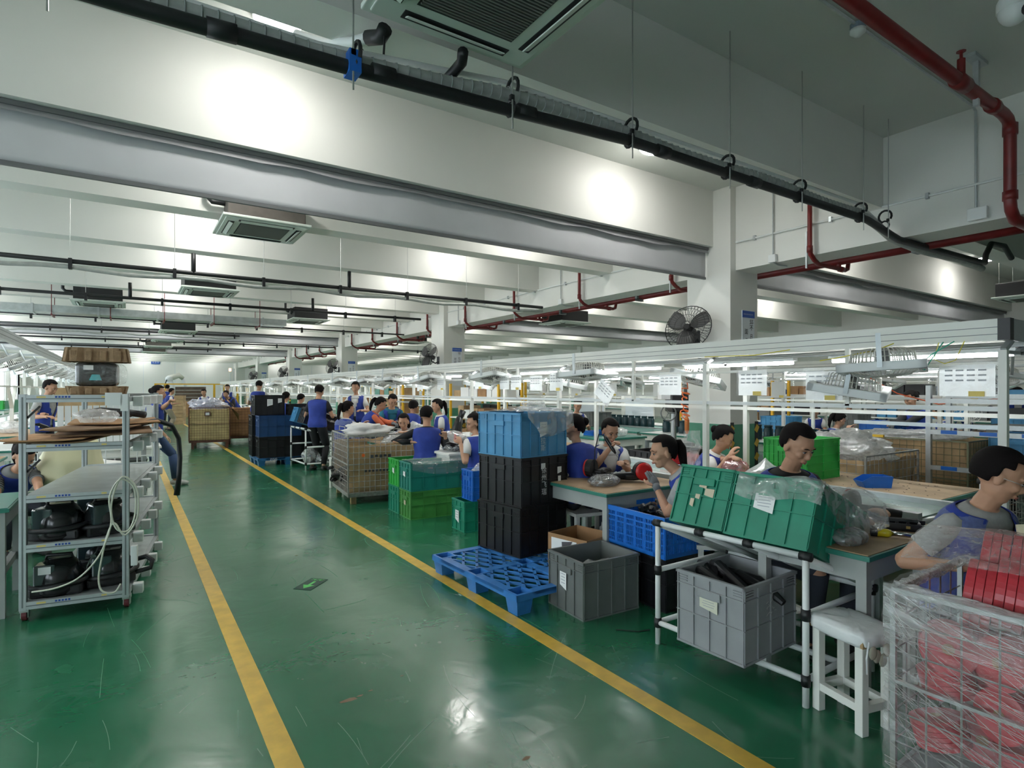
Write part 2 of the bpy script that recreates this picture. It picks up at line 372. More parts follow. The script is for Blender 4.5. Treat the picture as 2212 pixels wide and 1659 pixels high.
curtain(XL,6.86,BY[4]+.12,3.565,3.14,'long grey smoke curtain under the beam nearest the camera, left of the big column')
curtain(gx2+.04,G2-.15,BY[4]+.15,3.565,3.15,'dark creased smoke curtain right of the nearest column')
for k,lab in ((12,'pale grey smoke curtain far down the hall under a beam'),(16,'furthest grey smoke curtain near the far wall')):
    curtain(XL,6.86,BY[k]+.12,3.565,3.25,lab)
curtain(gx2+.04,G2-.15,BY[8]+.15,3.565,3.25,'second smoke curtain in the right bay')
# ceiling lamps: round dish lamps just before every beam, plus one row added at the far wall
def lamp_proto():
    t=thing('ceiling_lamp','white dish ceiling lamp shining in a far bay','lamp',(0,0,0),0,'ceiling lamps along the bays')
    obj('housing',MB().lathe([(.05,0),(.12,-.01),(.17,-.05),(.175,-.065),(.16,-.065),(.05,-.03)],n=16),white_pl,t,smooth=True)
    obj('diffuser',MB().lathe([(.170,-.060),(.165,-.085),(.13,-.108),(.04,-.118)],n=14),mat_lamp,t,smooth=True)
    return t
LP=lamp_proto(); first=True
LX=[-3.4,.93,4.95,10.2,14.9,21.5]
for k in range(22):
    y=4.52+2.15*k
    if y>YB-1: y=YB-.9  # extra lamp row past the last beam, added to brighten the far wall
    for xi,x in enumerate(LX):
        if k==0 and x>18: continue
        lab='ceiling lamp in the %s lamp row from the camera, %s from the left wall'%(ORD[k],('first','second','third','fourth','fifth','sixth')[xi])
        if k==0 and abs(x-.93)<.1: lab='blown-out ceiling lamp left of the nearest air conditioner'
        if k==0 and abs(x-4.95)<.1: lab='ceiling lamp glowing behind the long black pipe'
        if k==0 and abs(x-14.9)<.1: lab='bright ceiling lamp at the right edge above the curtain'
        if first: LP.location=(x,y,CEIL); LP['label']=lab; first=False; continue
        q=dup(LP,(x,y,CEIL))
        q['label']=lab
# far wall sign, and exit marking on the floor
t=thing('wall_sign','small blue sign high on the far wall','sign',(3.2,YB-.03,3.7)); 
t.location=W(337,782,42); t.location.y=YB-.02
obj('plate',MB().bb((-.28,-.02,-.13),(.28,0,.13)),sign_blue,t); glyph_rows(t,-.15,0,3,.12,sign_w,-.0205)
p=G(672,1262)
t=thing('floor_exit_sign','dark floor sticker with a green arrow in the aisle','sign',(p.x,p.y,.001),-YAW-R(12))
obj('sticker',MB().bb((-.075,-.13,0),(.075,.13,.002)),mat('dark_green_sticker',(.01,.05,.035),.5),t)
obj('arrow',MB().add([(-.012,.06,.003),(.012,.06,.003),(.012,-.03,.003),(.05,-.03,.003),(0,-.11,.003),(-.05,-.03,.003),(-.012,-.03,.003)],[(6,5,4,3,2,1,0)]),mat('arrow_green',(.10,.55,.12),.5),t)
e_=MB(); [e_.bb((-.05+.022*k,.085,.0022),(-.036+.022*k,.088+.014*(k%2),.003)) for k in range(5)]; [e_.bb((-.05+.022*k,.108,.0022),(-.034+.022*k,.114,.003)) for k in range(5)]; obj('small_print',e_,mat('arrow_green',(.1,.55,.12)),t,stuff=True)
# red LED hanging sign
p=W(652,562,14)
t=thing('hanging_sign','red lit sign hanging on two wires from the ceiling','sign',p,R(-50))
obj('plate',MB().bb((-.11,-.01,-.10),(.11,.01,.10)),mat('red_lit_sign',(.9,.16,.08),.4,emit=.9),t)
glyph_rows(t,-.045,.03,2,.07,sign_w,-.0105); obj('wires',MB().cyl((-.1,0,.1),(-.1,0,CEIL-p.z),.003,4).cyl((.1,0,.1),(.1,0,CEIL-p.z),.003,4),steel,t)
# ---------------- air conditioners
def aircon(cx,cy,zb,label,black=True,rz=0,hi=.28):
    t=thing('ceiling_air_conditioner',label,'air conditioner',(cx,cy,zb),rz)
    obj('panel',MB().bb((-.475,-.475,0),(.475,.475,.03)).bb((-.44,-.44,-.012),(.44,.44,0)),ac_w,t,bev=.008)
    g=MB(); 
    for k in range(26): y=-.26+.02*k; g.bb((-.26,y,-.022),(.26,y+.008,-.014))
    obj('intake_grille',g,ac_gr,t); obj('grille_backing',MB().bb((-.27,-.27,-.0145),(.27,.27,-.0125)),ac_k,t)
    for a in range(4):
        Rm=Matrix.Rotation(a*PI/2,4,'Z')
        obj('outlet_slot',MB().bb((-.30,.335,-.016),(.30,.40,-.0125)).xf(Rm),ac_k,t)
        obj('louver',MB().box((0,.37,-.022),(.56,.045,.006),Matrix.Rotation(R(25),3,'X')).xf(Rm),ac_w,t)
    obj('unit_box',MB().bb((-.42,-.42,.03),(.42,.42,.03+hi)),ac_k if black else ac_b,t,bev=.01)
    obj('suspension_rods',MB().cyl((-.40,-.36,.2),(-.40,-.36,CEIL-zb),.005,5).cyl((.40,-.36,.2),(.40,-.36,CEIL-zb),.005,5).cyl((-.40,.36,.2),(-.40,.36,CEIL-zb),.005,5).cyl((.40,.36,.2),(.40,.36,CEIL-zb),.005,5),steel,t)
    obj('pipe_stub',MB().tube([(-.42,-.2,.2),(-.55,-.2,.2),(-.6,-.2,.25),(-.6,-.2,.5)],.03,8),black_rub,t,smooth=True)
    return t
aircon(1.42,2.27,3.40,'large white ceiling air conditioner at the top edge above the aisle',False)
aircon(1.35,7.48,3.47,'air conditioner with brown box just below the long grey curtain',False)
def acp(px,py,d,label,black=True):
    zc=3.38 if py<700 and px>500 or py<690 else 3.22
    p=G(px,py,zc); aircon(p.x,p.y,zc,label,black)
acp(450,632,11.6,'black air conditioner behind the second black pipe')
acp(214,657,14.1,'black air conditioner furthest left, under the ceiling')
acp(664,694,15.6,'black air conditioner left of the second column')
acp(384,718,19.2,'black air conditioner nearest of the row down the aisle')
acp(362,737,23,'brown air conditioner second in the far row down the aisle',False)
acp(342,750,26.5,'brown air conditioner third in the far row down the aisle',False)
acp(333,762,30,'furthest air conditioner down the aisle',False)
acp(1220,700,16.4,'black air conditioner between the first and second columns beyond the girder')
acp(888,740,23,'distant black air conditioner between the second and third columns')
aircon(15.3,3.95,3.42,'black air conditioner at the right edge beyond the girder')
# ---------------- ceiling pipes
def rod(mb,x,y,z): mb.cyl((x,y,z),(x,y,CEIL),.005,5)
def hanger_ring(mb,x,y,z,r):
    mb.tube([(x,y+r*math.cos(a),z+r*math.sin(a)) for a in [PI*2*k/12 for k in range(13)]],.009,5)
t=thing('drain_pipe','long black insulated pipe crossing the top of the hall','pipe',(0,2.85,3.26))
PZ=lambda x: -.13+.13*max(0,min(1,x/2.85))
obj('pipe',MB().tube([(XL,0,-.15),(-.05,0,-.13),(.93,0,-.10),(1.88,0,-.055),(2.85,0,0),(6.2,0,0),(6.9,0,-.10),(9.1,0,-.06),(9.5,.05,-.02),(9.7,.1,.12),(9.9,.1,.30),(10.4,.1,.34),(10.7,.1,.2)],.036,10),black_rub,t,smooth=True)
for x in (.35,1.1,2.0,3.2,4.3): obj('coupling',MB().cyl((x-.06,0,PZ(x-.06)),(x+.06,0,PZ(x+.06)),.043,10),black_rub,t,smooth=True)
rx=[G_ for G_ in (.98,1.98,3.05,4.12,5.2,6.3,7.45)]
def xat(px,y):   # X on the line Y=y seen at px
    u=(px-1106)/F_PX; return y*(SN+u*CS)/(CS-u*SN)
RX=[xat(p,2.85) for p in (105,757,1098,1356,1566,1722,1855)]+[6.55]
m=MB(); h=MB(); lw=MB()
def PZ(x): return -.13+.13*max(0,min(1,x/2.85))
for i,x in enumerate(RX):
    if i>0: hanger_ring(h,x+.015,0,PZ(x),.045)
    m.cyl((x,-.045,-.14+PZ(x)),(x,-.045,CEIL-3.26),.005,5)
    h.bb((x-.012,-.05,.03+PZ(x)),(x+.012,-.03,.06+PZ(x)))
obj('hanger_clamp',h,black_rub,t,stuff=True); obj('threaded_rods',m,steel,t,stuff=True)
obj('blue_clamp',MB().bb((RX[1]-.02,-.05,-.05+PZ(RX[1])),(RX[1]+.04,.045,.06+PZ(RX[1]))),blue_pl,t,label='blue clamp')
t=thing('insulated_hose','grey wrapped refrigerant hose running beside the long black pipe','hose',(0,2.85,3.37))
def HZ(x): return .012*math.sin(x*3.1)-.04-.13*max(0,min(1,(1.9-x)/1.1))
pts=[]
for k in range(60):
    x=XL+(9.4-XL)*k/59; pts.append((x,.05,HZ(x)-.17*max(0,min(1,(x-6.2)/.7))))
obj('hose',MB().tube(pts,.042,10),sleeve_grey,t,smooth=True); rb=MB()
for k in range(126):
    x=-2+.065*k; rb.tube([(x,.05+.045*math.cos(a),HZ(x)+.045*math.sin(a)) for a in [2*PI*q/8 for q in range(9)]],.004,4)
obj('wrap_rib',rb,mat('dull_wrap_band',(.30,.33,.32),.7),t,stuff=True)
rg=MB()
for x in RX[1:]: rg.tube([(x+.03,.0+.062*math.cos(a),.015+HZ(x)+.062*math.sin(a)) for a in [2*PI*q/14-1.2 for q in range(12)]],.011,5)
obj('hanger_ring',rg,black_rub,t,stuff=True)
t=thing('cable_conduit','pale conduit lying on top of the grey hose','pipe',(0,2.93,3.44)); obj('pipe',MB().tube([(XL,0,-.17),(.8,0,-.17),(1.9,0,-.03),(6.2,0,0),(6.9,0,-.2),(9.2,0,-.2)],.017,7),white_pl,t,smooth=True)
# drains from the near air conditioner
t=thing('elbow_pipe','white wrapped elbow pipe with black end by the nearest air conditioner','pipe',(0,0,0))
obj('wrapped_arm',MB().tube([W(640,75,3.45),W(700,92,3.4),W(760,92,3.3),W(800,80,3.2)],.03,10),white_pl,t,smooth=True)
obj('black_elbow',MB().tube([W(795,82,3.2),W(822,80,3.15),W(832,62,3.1)],.04,10),black_rub,t,smooth=True)
obj('loose_cable',MB().tube([W(832,64,3.1),W(828,130,3.1),W(815,165,3.12),W(803,155,3.15),W(793,120,3.2),W(780,105,3.2)],.006,6),black_rub,t,smooth=True)
t=thing('drain_branch','short black drain arm joining the black pipe under the air conditioner','pipe')
obj('arm',MB().tube([W(946,194,3.32),W(985,150,3.25),W(998,134,3.2),W(1000,112,3.1)],.03,10),black_rub,t,smooth=True)
# further pipe runs
def run(y,z,x0,x1,label,r=.03,m=black_rub,step=1.15,low=True,up=()):
    t=thing('ceiling_pipe',label,'pipe',(0,y,z)); obj('pipe',MB().tube([(x0,0,0),(x1,0,0)],r,8),m,t,smooth=True)
    rr=MB(); hc=MB(); x=x0+.4
    while x<x1: rr.cyl((x,-.03,-.02),(x,-.03,CEIL-z),.004,4); hc.bb((x-.02,-.045,-.10),(x+.02,.045,.035)); x+=step
    obj('rods',rr,steel,t,stuff=True); obj('hanger_clamps',hc,black_rub,t,stuff=True)
    if low: obj('lower_hose',MB().tube([(x0+(x1-x0)*k/40,0,-.09+.02*math.sin(k*1.3)) for k in range(41)],.028,8),sleeve_grey,t,smooth=True)
    for x in up: obj('riser',MB().cyl((x,0,0),(x,0,.28),.03,8),black_rub,t,smooth=True)
    return t
run(9.25,3.19,XL,6.9,'second black pipe with grey hose below, left half of the ceiling',up=(.78,3.0),m=black_rub)
run(12.6,3.22,XL,5.8,'third black pipe passing behind the leftmost air conditioners',low=False,up=(-2.2,.05,3.3),r=.028)
run(16.4,3.22,XL,8,'fourth thin black pipe in the mid ceiling',low=False,r=.022)
run(20.2,3.27,XL,3,'fifth thin dark pipe with red clamps far down the hall',r=.03)
run(23.6,3.25,XL,3,'sixth thin dark pipe far down the hall',low=False,r=.03)
run(27.5,3.25,XL,3,'seventh thin dark pipe far down the hall',low=False,r=.03)
run(23.0,3.22,2,11,'thin black pipe running right to the distant air conditioner',low=False,r=.025)
t=thing('ventilation_duct','flat galvanised duct hanging across the hall beyond the air conditioners','duct',(0,15.5,3.19)); 
obj('duct',MB().bb((XL,0,0),(3.4,.5,.15)),galv,t); fl=MB(); hg=MB()
for k in range(8): x=XL+.6+k*1.12; fl.bb((x-.02,-.02,-.02),(x+.02,.52,.17))
obj('flange',fl,alu,t,stuff=True)
for k in range(9): x=XL+.2+k*1.02; hg.bar((x,-.02,-.05),(x,.58,-.05),.03); hg.cyl((x,-.03,-.05),(x,-.03,CEIL-3.12),.008,5); hg.cyl((x,.6,-.05),(x,.6,CEIL-3.12),.008,5)
obj('hanger',hg,red_pipe,t,stuff=True)
# ---------------- fire pipes
t=thing('fire_main_pipe','dark red fire main running below the girder toward the far wall','pipe',(GX+.60,0,3.2))
obj('main',MB().tube([(0,Y0,0),(0,46,0)],.055,12),red_pipe,t,smooth=True)
br=MB()
y=2.9
while y<46: br.bb((-.16,y,-.09),(.0,y+.05,-.05)); br.bb((-.16,y,-.07),(-.12,y+.05,.03)); y+=2.15
obj('bracket',br,alu_d,t,stuff=True)
for k in range(14):
    y=3.83+2.15*k; 
    t=thing('sprinkler_branch',['nearest red sprinkler drop just right of the big column','red sprinkler drop right behind the big column','red sprinkler drop left of the curtain end','fourth red sprinkler drop along the girder'][k] if k<4 else 'red sprinkler drop further along the girder toward the far wall','pipe',(GX-.09,y,0),0,None if k<4 else 'sprinkler drops further down the girder'); t['label']=t['label'] if k<4 else '%s red sprinkler drop along the girder, counted from the camera'%ORD[k]
    obj('drop',MB().tube([(0,0,CEIL),(0,0,3.26),(.02,0,3.20),(.1,0,3.14),(.2,0,3.10),(.84,0,3.10),(.90,0,3.12),(.92,0,3.2),(.92,0,3.23),(.72,0,3.23)],.028,8),red_pipe,t,smooth=True)
    obj('fitting',MB().cyl((0,0,3.22),(0,0,3.30),.036,8).cyl((.70,0,3.10),(.78,0,3.10),.038,8).cyl((.68,0,3.10),(.68,0,3.2),.03,8),red_pipe,t,smooth=True)
    obj('support_rod',MB().bb((.06,.07,3.05),(.08,.09,3.5)),alu,t)
t=thing('fire_riser_pipe','thick dark red pipe crossing the top right corner and dropping down the girder','pipe')
obj('pipe',MB().tube([(-2,1.88,4.05),(6.6,1.88,4.05),(6.72,1.88,4.03),(6.78,1.88,3.96),(6.78,1.88,3.3),(6.80,1.88,3.22),(6.9,1.88,3.14),(7.6,1.88,3.14)],.05,12),red_pipe,t,smooth=True)
obj('fitting',MB().cyl((6.3,1.88,4.05),(6.4,1.88,4.05),.062,10).cyl((5.55,1.88,4.05),(5.75,1.88,4.05),.062,10).cyl((6.78,1.88,3.9),(6.78,1.88,4.0),.06,10).cyl((6.78,1.88,3.3),(6.78,1.88,3.38),.06,10),red_pipe,t,smooth=True)
obj('sprinkler_head',MB().cyl((5.65,1.88,4.08),(5.65,1.88,4.24),.03,8).cyl((5.65,1.88,4.24),(5.65,1.88,4.30),.012,6).cyl((5.65,1.88,4.30),(5.65,1.88,4.305),.035,8),red_pipe,t)
for x in (3.0,5.95): obj('wall_bracket',MB().bb((x,1.86,3.95),(x+.04,1.90,CEIL)).bb((x-.12,1.84,CEIL-.03),(x+.16,1.92,CEIL)),alu,t)
t=thing('ceiling_conduit','thin grey conduit on the ceiling turning down the girder to a junction box','pipe')
obj('conduit',MB().tube([(-1,2.2,CEIL-.02),(6.9,2.2,CEIL-.02),(6.97,2.2,CEIL-.05),(6.98,2.2,3.35)],.012,6),alu,t)
obj('junction_box',MB().bb((6.93,2.1,3.22),(6.99,2.26,3.34)),white_pl,t,bev=.005)
t=thing('smoke_detector','round white smoke detector on the ceiling conduit','detector',(W(1803,88,4.55).x,2.2,CEIL-.03))
obj('base',MB().lathe([(.055,.02),(.055,-.02)],n=14),mat('grey_blue_base',(.2,.25,.3),.5),t); obj('head',MB().lathe([(.055,-.02),(.055,-.045),(.035,-.06),(.02,-.075)],n=14),white_pl,t,smooth=True)
for k,(y,lab) in enumerate(((4.35,'white junction box on the girder right of the big column'),(8.75,'small junction box low on the girder before the second column'),(12.9,'small junction box on the girder by the second column'))):
    t=thing('junction_box',lab,'box',(6.99,y,3.25)); obj('box',MB().bb((-.05,-.05,-.05),(0,.05,.05)),white_pl,t,bev=.004); obj('conduit',MB().cyl((-.02,0,.05),(-.02,0,CEIL-3.25),.010,6).tube([(-.02,0,-.04),(.1,0,-.07),(.3,0,-.06)],.010,6),alu,t)
t=thing('girder_conduit','pale conduit clipped along the side of the girder','pipe',(6.975,0,3.58)); 
for (a,b) in [(Y0,4.9)]+[(5.7+8.6*k,13.5+8.6*k) for k in range(5)]: obj('conduit',MB().tube([(0,a,0),(0,b,0)],.013,6),white_pl,t)
cl=MB()
for k in range(50): cl.bb((-.02,Y0+.6+k*1.0,-.03),(.02,Y0+.63+k*1.0,.03))
obj('clip',cl,alu,t,stuff=True)
p=W(2190,28,3.9)
t=thing('security_camera','white dome security camera at the top right corner','camera',(p.x,p.y,p.z))
obj('bracket',MB().cyl((0,0,.1),(0,0,CEIL-p.z),.02,8).bb((-.25,-.01,.16),(.02,.01,.18)),white_pl,t)
obj('housing',MB().lathe([(.02,.14),(.075,.12),(.095,.08),(.095,.02)],n=18),white_pl,t,smooth=True); obj('dome',MB().ball((0,0,.02),(.088,.088,.10),nu=18,nv=12),white_pl,t,smooth=True)
lens_dir=Vector((-.3,-.85,-.35)).normalized(); obj('lens',MB().cyl(lens_dir*.06+Vector((0,0,.01)),lens_dir*.1+Vector((0,0,.01)),.035,14),black_pl,t); obj('lens_glass',MB().ball(lens_dir*.095+Vector((0,0,.01)),.02),mach,t)
# ---------------- wall fans on the columns
def wallfan(x,y,z,label,rz,r=.34):
    t=thing('wall_fan',label,'fan',(x,y,z),rz)   # fan axis = local -Y, tilted down
    T=Matrix.Translation((0,-.34,0))@Matrix.Rotation(R(-18),4,'X')
    g=MB()
    for k in range(40):
        a=2*PI*k/40; c,s_=math.cos(a),math.sin(a)
        g.tube([(c*.05,-.09,s_*.05),(c*r*.6,-.085,s_*r*.6),(c*r*.93,-.05,s_*r*.93),(c*r,0,s_*r),(c*r*.9,.05,s_*r*.9),(c*r*.35,.07,s_*r*.35)],.0032,3,cap=False)
    for rr,yy in ((r,0),(r*.8,-.07),(r*.5,-.088),(r*.2,-.09)): g.tube([(rr*math.cos(a),yy,rr*math.sin(a)) for a in [2*PI*q/24 for q in range(25)]],.006 if rr==r else .003,4,cap=False)
    obj('cage',g.xf(T),black_rub,t)
    for k in range(3):
        a=2*PI*k/3+.5
        def bl(u,v,a=a):
            rr=.05+u*(r*.82); wd=.05+.11*math.sin(u*PI*.75); th=a+(v-.5)*wd/ max(.09,rr)*1.6
            return (rr*math.cos(th),-.02+(v-.5)*.05,rr*math.sin(th))
        b=obj('blade',MB().grid(bl,8,4).xf(T),mat('grey_fan_blade',(.07,.07,.07),.4),t,smooth=True); s=b.modifiers.new('s','SOLIDIFY'); s.thickness=.003
    obj('motor',MB().cyl((0,-.05,0),(0,.02,0),.045,12).cyl((0,.02,0),(0,.19,0),.07,14,.06).xf(T),black_pl,t,smooth=False)
    obj('bracket_arm',MB().tube([T@Vector((0,.12,-.05)),(0,-.22,-.16),(0,-.1,-.2),(0,0,-.15)],.018,8).bb((-.05,-.01,-.28),(.05,.02,-.02)),black_rub,t)
    obj('cable',MB().tube([(0,0,-.1),(.05,0,.1),(.05,0,1.3)],.006,5),white_pl,t)
    return t
p=W(1495,695,7.4); wallfan(GX-.13,COLY[0]+.55,2.42,'large black wall fan on the nearest column',R(-72),.33)
for i,(k,lab) in enumerate(((1,'black wall fan on the second column'),(2,'black wall fan on the third column'),(3,'wall fan on the fourth column'),(4,'wall fan on the fifth column'))):
    wallfan(GX-.13,COLY[k]+.3,2.45,lab,R(-75+10*i),.32)
# ================= crates
def crate(w,l,h,m,label,loc,rz=0,nx=4,ny=5,mid=(.5,),grp=None,handles=True,patch=False,rot=None,name='plastic_crate'):
    """open stackable crate: w along x, l along y"""
    t=thing(name,label,'crate',loc,rz,grp)
    if rot is not None: t.rotation_euler=rot
    b=MB(); k=.012; tw,tl=w/2,l/2; i=.010
    b.bb((-tw+i,-tl+i,0),(tw-i,tl-i,.012))
    for sx in(-1,1): b.bb((sx*(tw-i),-tl+i,0),(sx*(tw-i-.006),tl-i,h))
    for sy in(-1,1): b.bb((-tw+i,sy*(tl-i),0),(tw-i,sy*(tl-i-.006),h))
    def ring(z0,z1,e):
        for sx in(-1,1): b.bb((sx*(tw-i),-tl+i-e,z0),(sx*(tw-i+e),tl-i+e,z1))
        for sy in(-1,1): b.bb((-tw+i-e,sy*(tl-i),z0),(tw-i+e,sy*(tl-i+e),z1))
    ring(h-.016,h,.012); ring(h-.075,h-.069,.009); ring(0,.012,.008)
    for q in mid: ring(h*q-.003,h*q+.003,.0095)
    obj('body',b,m,t)
    r=MB()
    for j in range(nx+1):
        x=-tw+i+(w-2*i)*j/nx
        for sy in(-1,1): r.bb((x-.003,sy*(tl-i),.0),(x+.003,sy*(tl-i+.009),h-.01))
    for j in range(ny+1):
        y=-tl+i+(l-2*i)*j/ny
        for sx in(-1,1): r.bb((sx*(tw-i),y-.003,0),(sx*(tw-i+.009),y+.003,h-.01))
    for sy in (-1,1):      # comb marks beside the corners
        for sx in (-1,1):
            for q in range(3): r.bb((sx*(tw-i-w*.16),sy*(tl-i),h-.03-.013*q),(sx*(tw-i-.006),sy*(tl-i+.007),h-.026-.013*q)); r.bb((sx*(tw-i),sy*(tl-i-l*.14),h-.03-.013*q),(sx*(tw-i+.007),sy*(tl-i-.006),h-.026-.013*q))
    obj('ribs',r,m,t,stuff=True)
    if handles:
        for sx in (-1,1): obj('handle',MB().bb((sx*(tw-i),-.07,h-.115),(sx*(tw+.004),.07,h-.07)),m,t,bev=.003)
    return t
def sticker(parent,side,w,l,c,z,sw,sh,m=None,name='paper_label',lines=True,tilt=0):
    """paper on a crate side: side in '-x','-y'"""
    m=m or paper; g=MB(); tw,tl=w/2+.0015,l/2+.0015
    rr=Matrix.Rotation(tilt,4,'X' if side=='-x' else 'Y')
    if side=='-x': g.box((0,0,0),(.0012,sw,sh)); T=Matrix.Translation((-tw,c,z))
    else: g.box((0,0,0),(sw,.0012,sh)); T=Matrix.Translation((c,-tl,z))
    # torn lower edge
    for i,v in enumerate(g.v):
        if v[2]<0: g.v[i]=(v[0],v[1],v[2]+ (.02*sh/.1 if (v[0]+v[1])>0 else 0))
    o=obj(name,g.xf(T@rr),m,parent)
    if lines:
        q=MB()
        for j in range(4):
            z_=sh*(.32-.16*j)
            if side=='-x': q.box((-.001,0,z_),(.0006,sw*(.7-.1*(j%2)),sh*.035))
            else: q.box((0,-.001,z_),(sw*(.7-.1*(j%2)),.0006,sh*.035))
        obj('writing',q.xf(T@rr),mat('grey_pen_ink',(.35,.37,.42),.7),o)
    return o
def drape(label,loc,rz,fn,nu,nv,m=None,name='plastic_film',cat='plastic film',rot=None):
    o=obj(name,MB().grid(fn,nu,nv),m or film_m,None,loc,rz,smooth=True)
    if rot is not None: o.rotation_euler=rot
    return tag(o,label,cat)
def N3(x,y,z=0.,f=1.): return noise.noise(Vector((x*f,y*f,z*f)))
def bag(label,loc,size,m,seed=0,name='plastic_bag',rz=0,flat=.0,knot=False,grp=None,nu=26,nv=16,amp=.22,cat='bag'):
    sx,sy,sz=size; g=MB(); g.ball((0,0,0),1,nu=nu,nv=nv); out=[]
    for v in g.v:
        v=Vector(v); n=1+amp*N3(v.x+seed,v.y,v.z,1.7)+amp*.9*abs(N3(v.x*1.3+seed,v.y*1.3,v.z*2.2,3.1))+amp*.25*N3(v.x+seed*2,v.y,v.z,9)
        p=Vector((v.x*sx*n,v.y*sy*n,v.z*sz*n+sz*.8)); p.z=max(p.z,0.002+.004*abs(N3(v.x,v.y,0,5)))
        if knot and v.z>.75: k=(v.z-.75)/.25; p.x*=1-.8*k; p.y*=1-.8*k; p.z+=k*sz*.9
        out.append(tuple(p))
    g.v=out; o=obj(name,g,m,None,loc,rz,smooth=True); return tag(o,label,cat,grp)
# ---- nearest stack on the blue pallet
ROT0=R(-9)
SB=G(1125,1208,.15)
Ms=Matrix.Translation((SB.x,SB.y,0))@Matrix.Rotation(R(8),4,'Z')   # corner of stack
sw_,sl_=.56,.57
def stkp(z,dx=0,dy=0): v=Ms@Vector((sw_/2+dx,sl_/2+dy,0)); return (v.x,v.y,z)
c1=crate(sw_,sl_,.412,black_pl,'bottom black crate of the stack on the blue pallet',stkp(.152,-.005),R(8),5,5)
c2=crate(sw_,sl_,.412,black_pl,'middle black crate with white writing in the stack on the blue pallet',stkp(.566,.01),R(8),5,5)
c3=crate(sw_,sl_,.375,sky_pl,'light blue crate topmost of the tall stack on the blue pallet',stkp(.980),R(8),5,5)
text_mesh('徐\n州\n飞\n瑞',.062,mat('white_marker',(.7,.7,.7)),'lettering',c2,(-.02,-sl_/2-.002,.20))
text_mesh('拉\n斯',.062,mat('pale_marker',(.45,.55,.6)),'lettering',c3,(-.02,-sl_/2-.002,.10))
sticker(c3,'-y',sw_,sl_,-.015,.23,.085,.13); 
for z,wd in ((.28,.05),(.20,.035)): sticker(c2,'-y',sw_,sl_,.17,z,wd,.06,lines=False)
sticker(c2,'-y',sw_,sl_,-.03,.33,.05,.05,lines=False)
def fs(u,v):
    x=-.22+u*.56; y=.2-v*.52; z=.385+.03*abs(N3(x,y,0,7))+.012*N3(x,y,1,20)
    if y<-.29: pass
    if v>.85: k=(v-.85)/.15; y=-.30-.012*k+.01*N3(u*9,v); z=.39-(.17+.05*math.sin(u*PI*1.2))*k*min(1,u*2.5+.3)
    return (x,y,z)
drape('clear plastic sheet draped over the light blue top crate',stkp(.98),R(8),fs,46,34,bag_m)
def fs2(u,v):
    a=u*2*PI; r=.13*(1-.3*v)+.05*N3(a,v*3,0); return (.12+r*math.cos(a)*1.3,-.02+r*math.sin(a)*.9,.39+v*.07+.03*N3(u*6,v*5,2))
drape('crumpled clear bag heaped on the light blue crate',stkp(.98),R(8),fs2,30,8,bag_m)
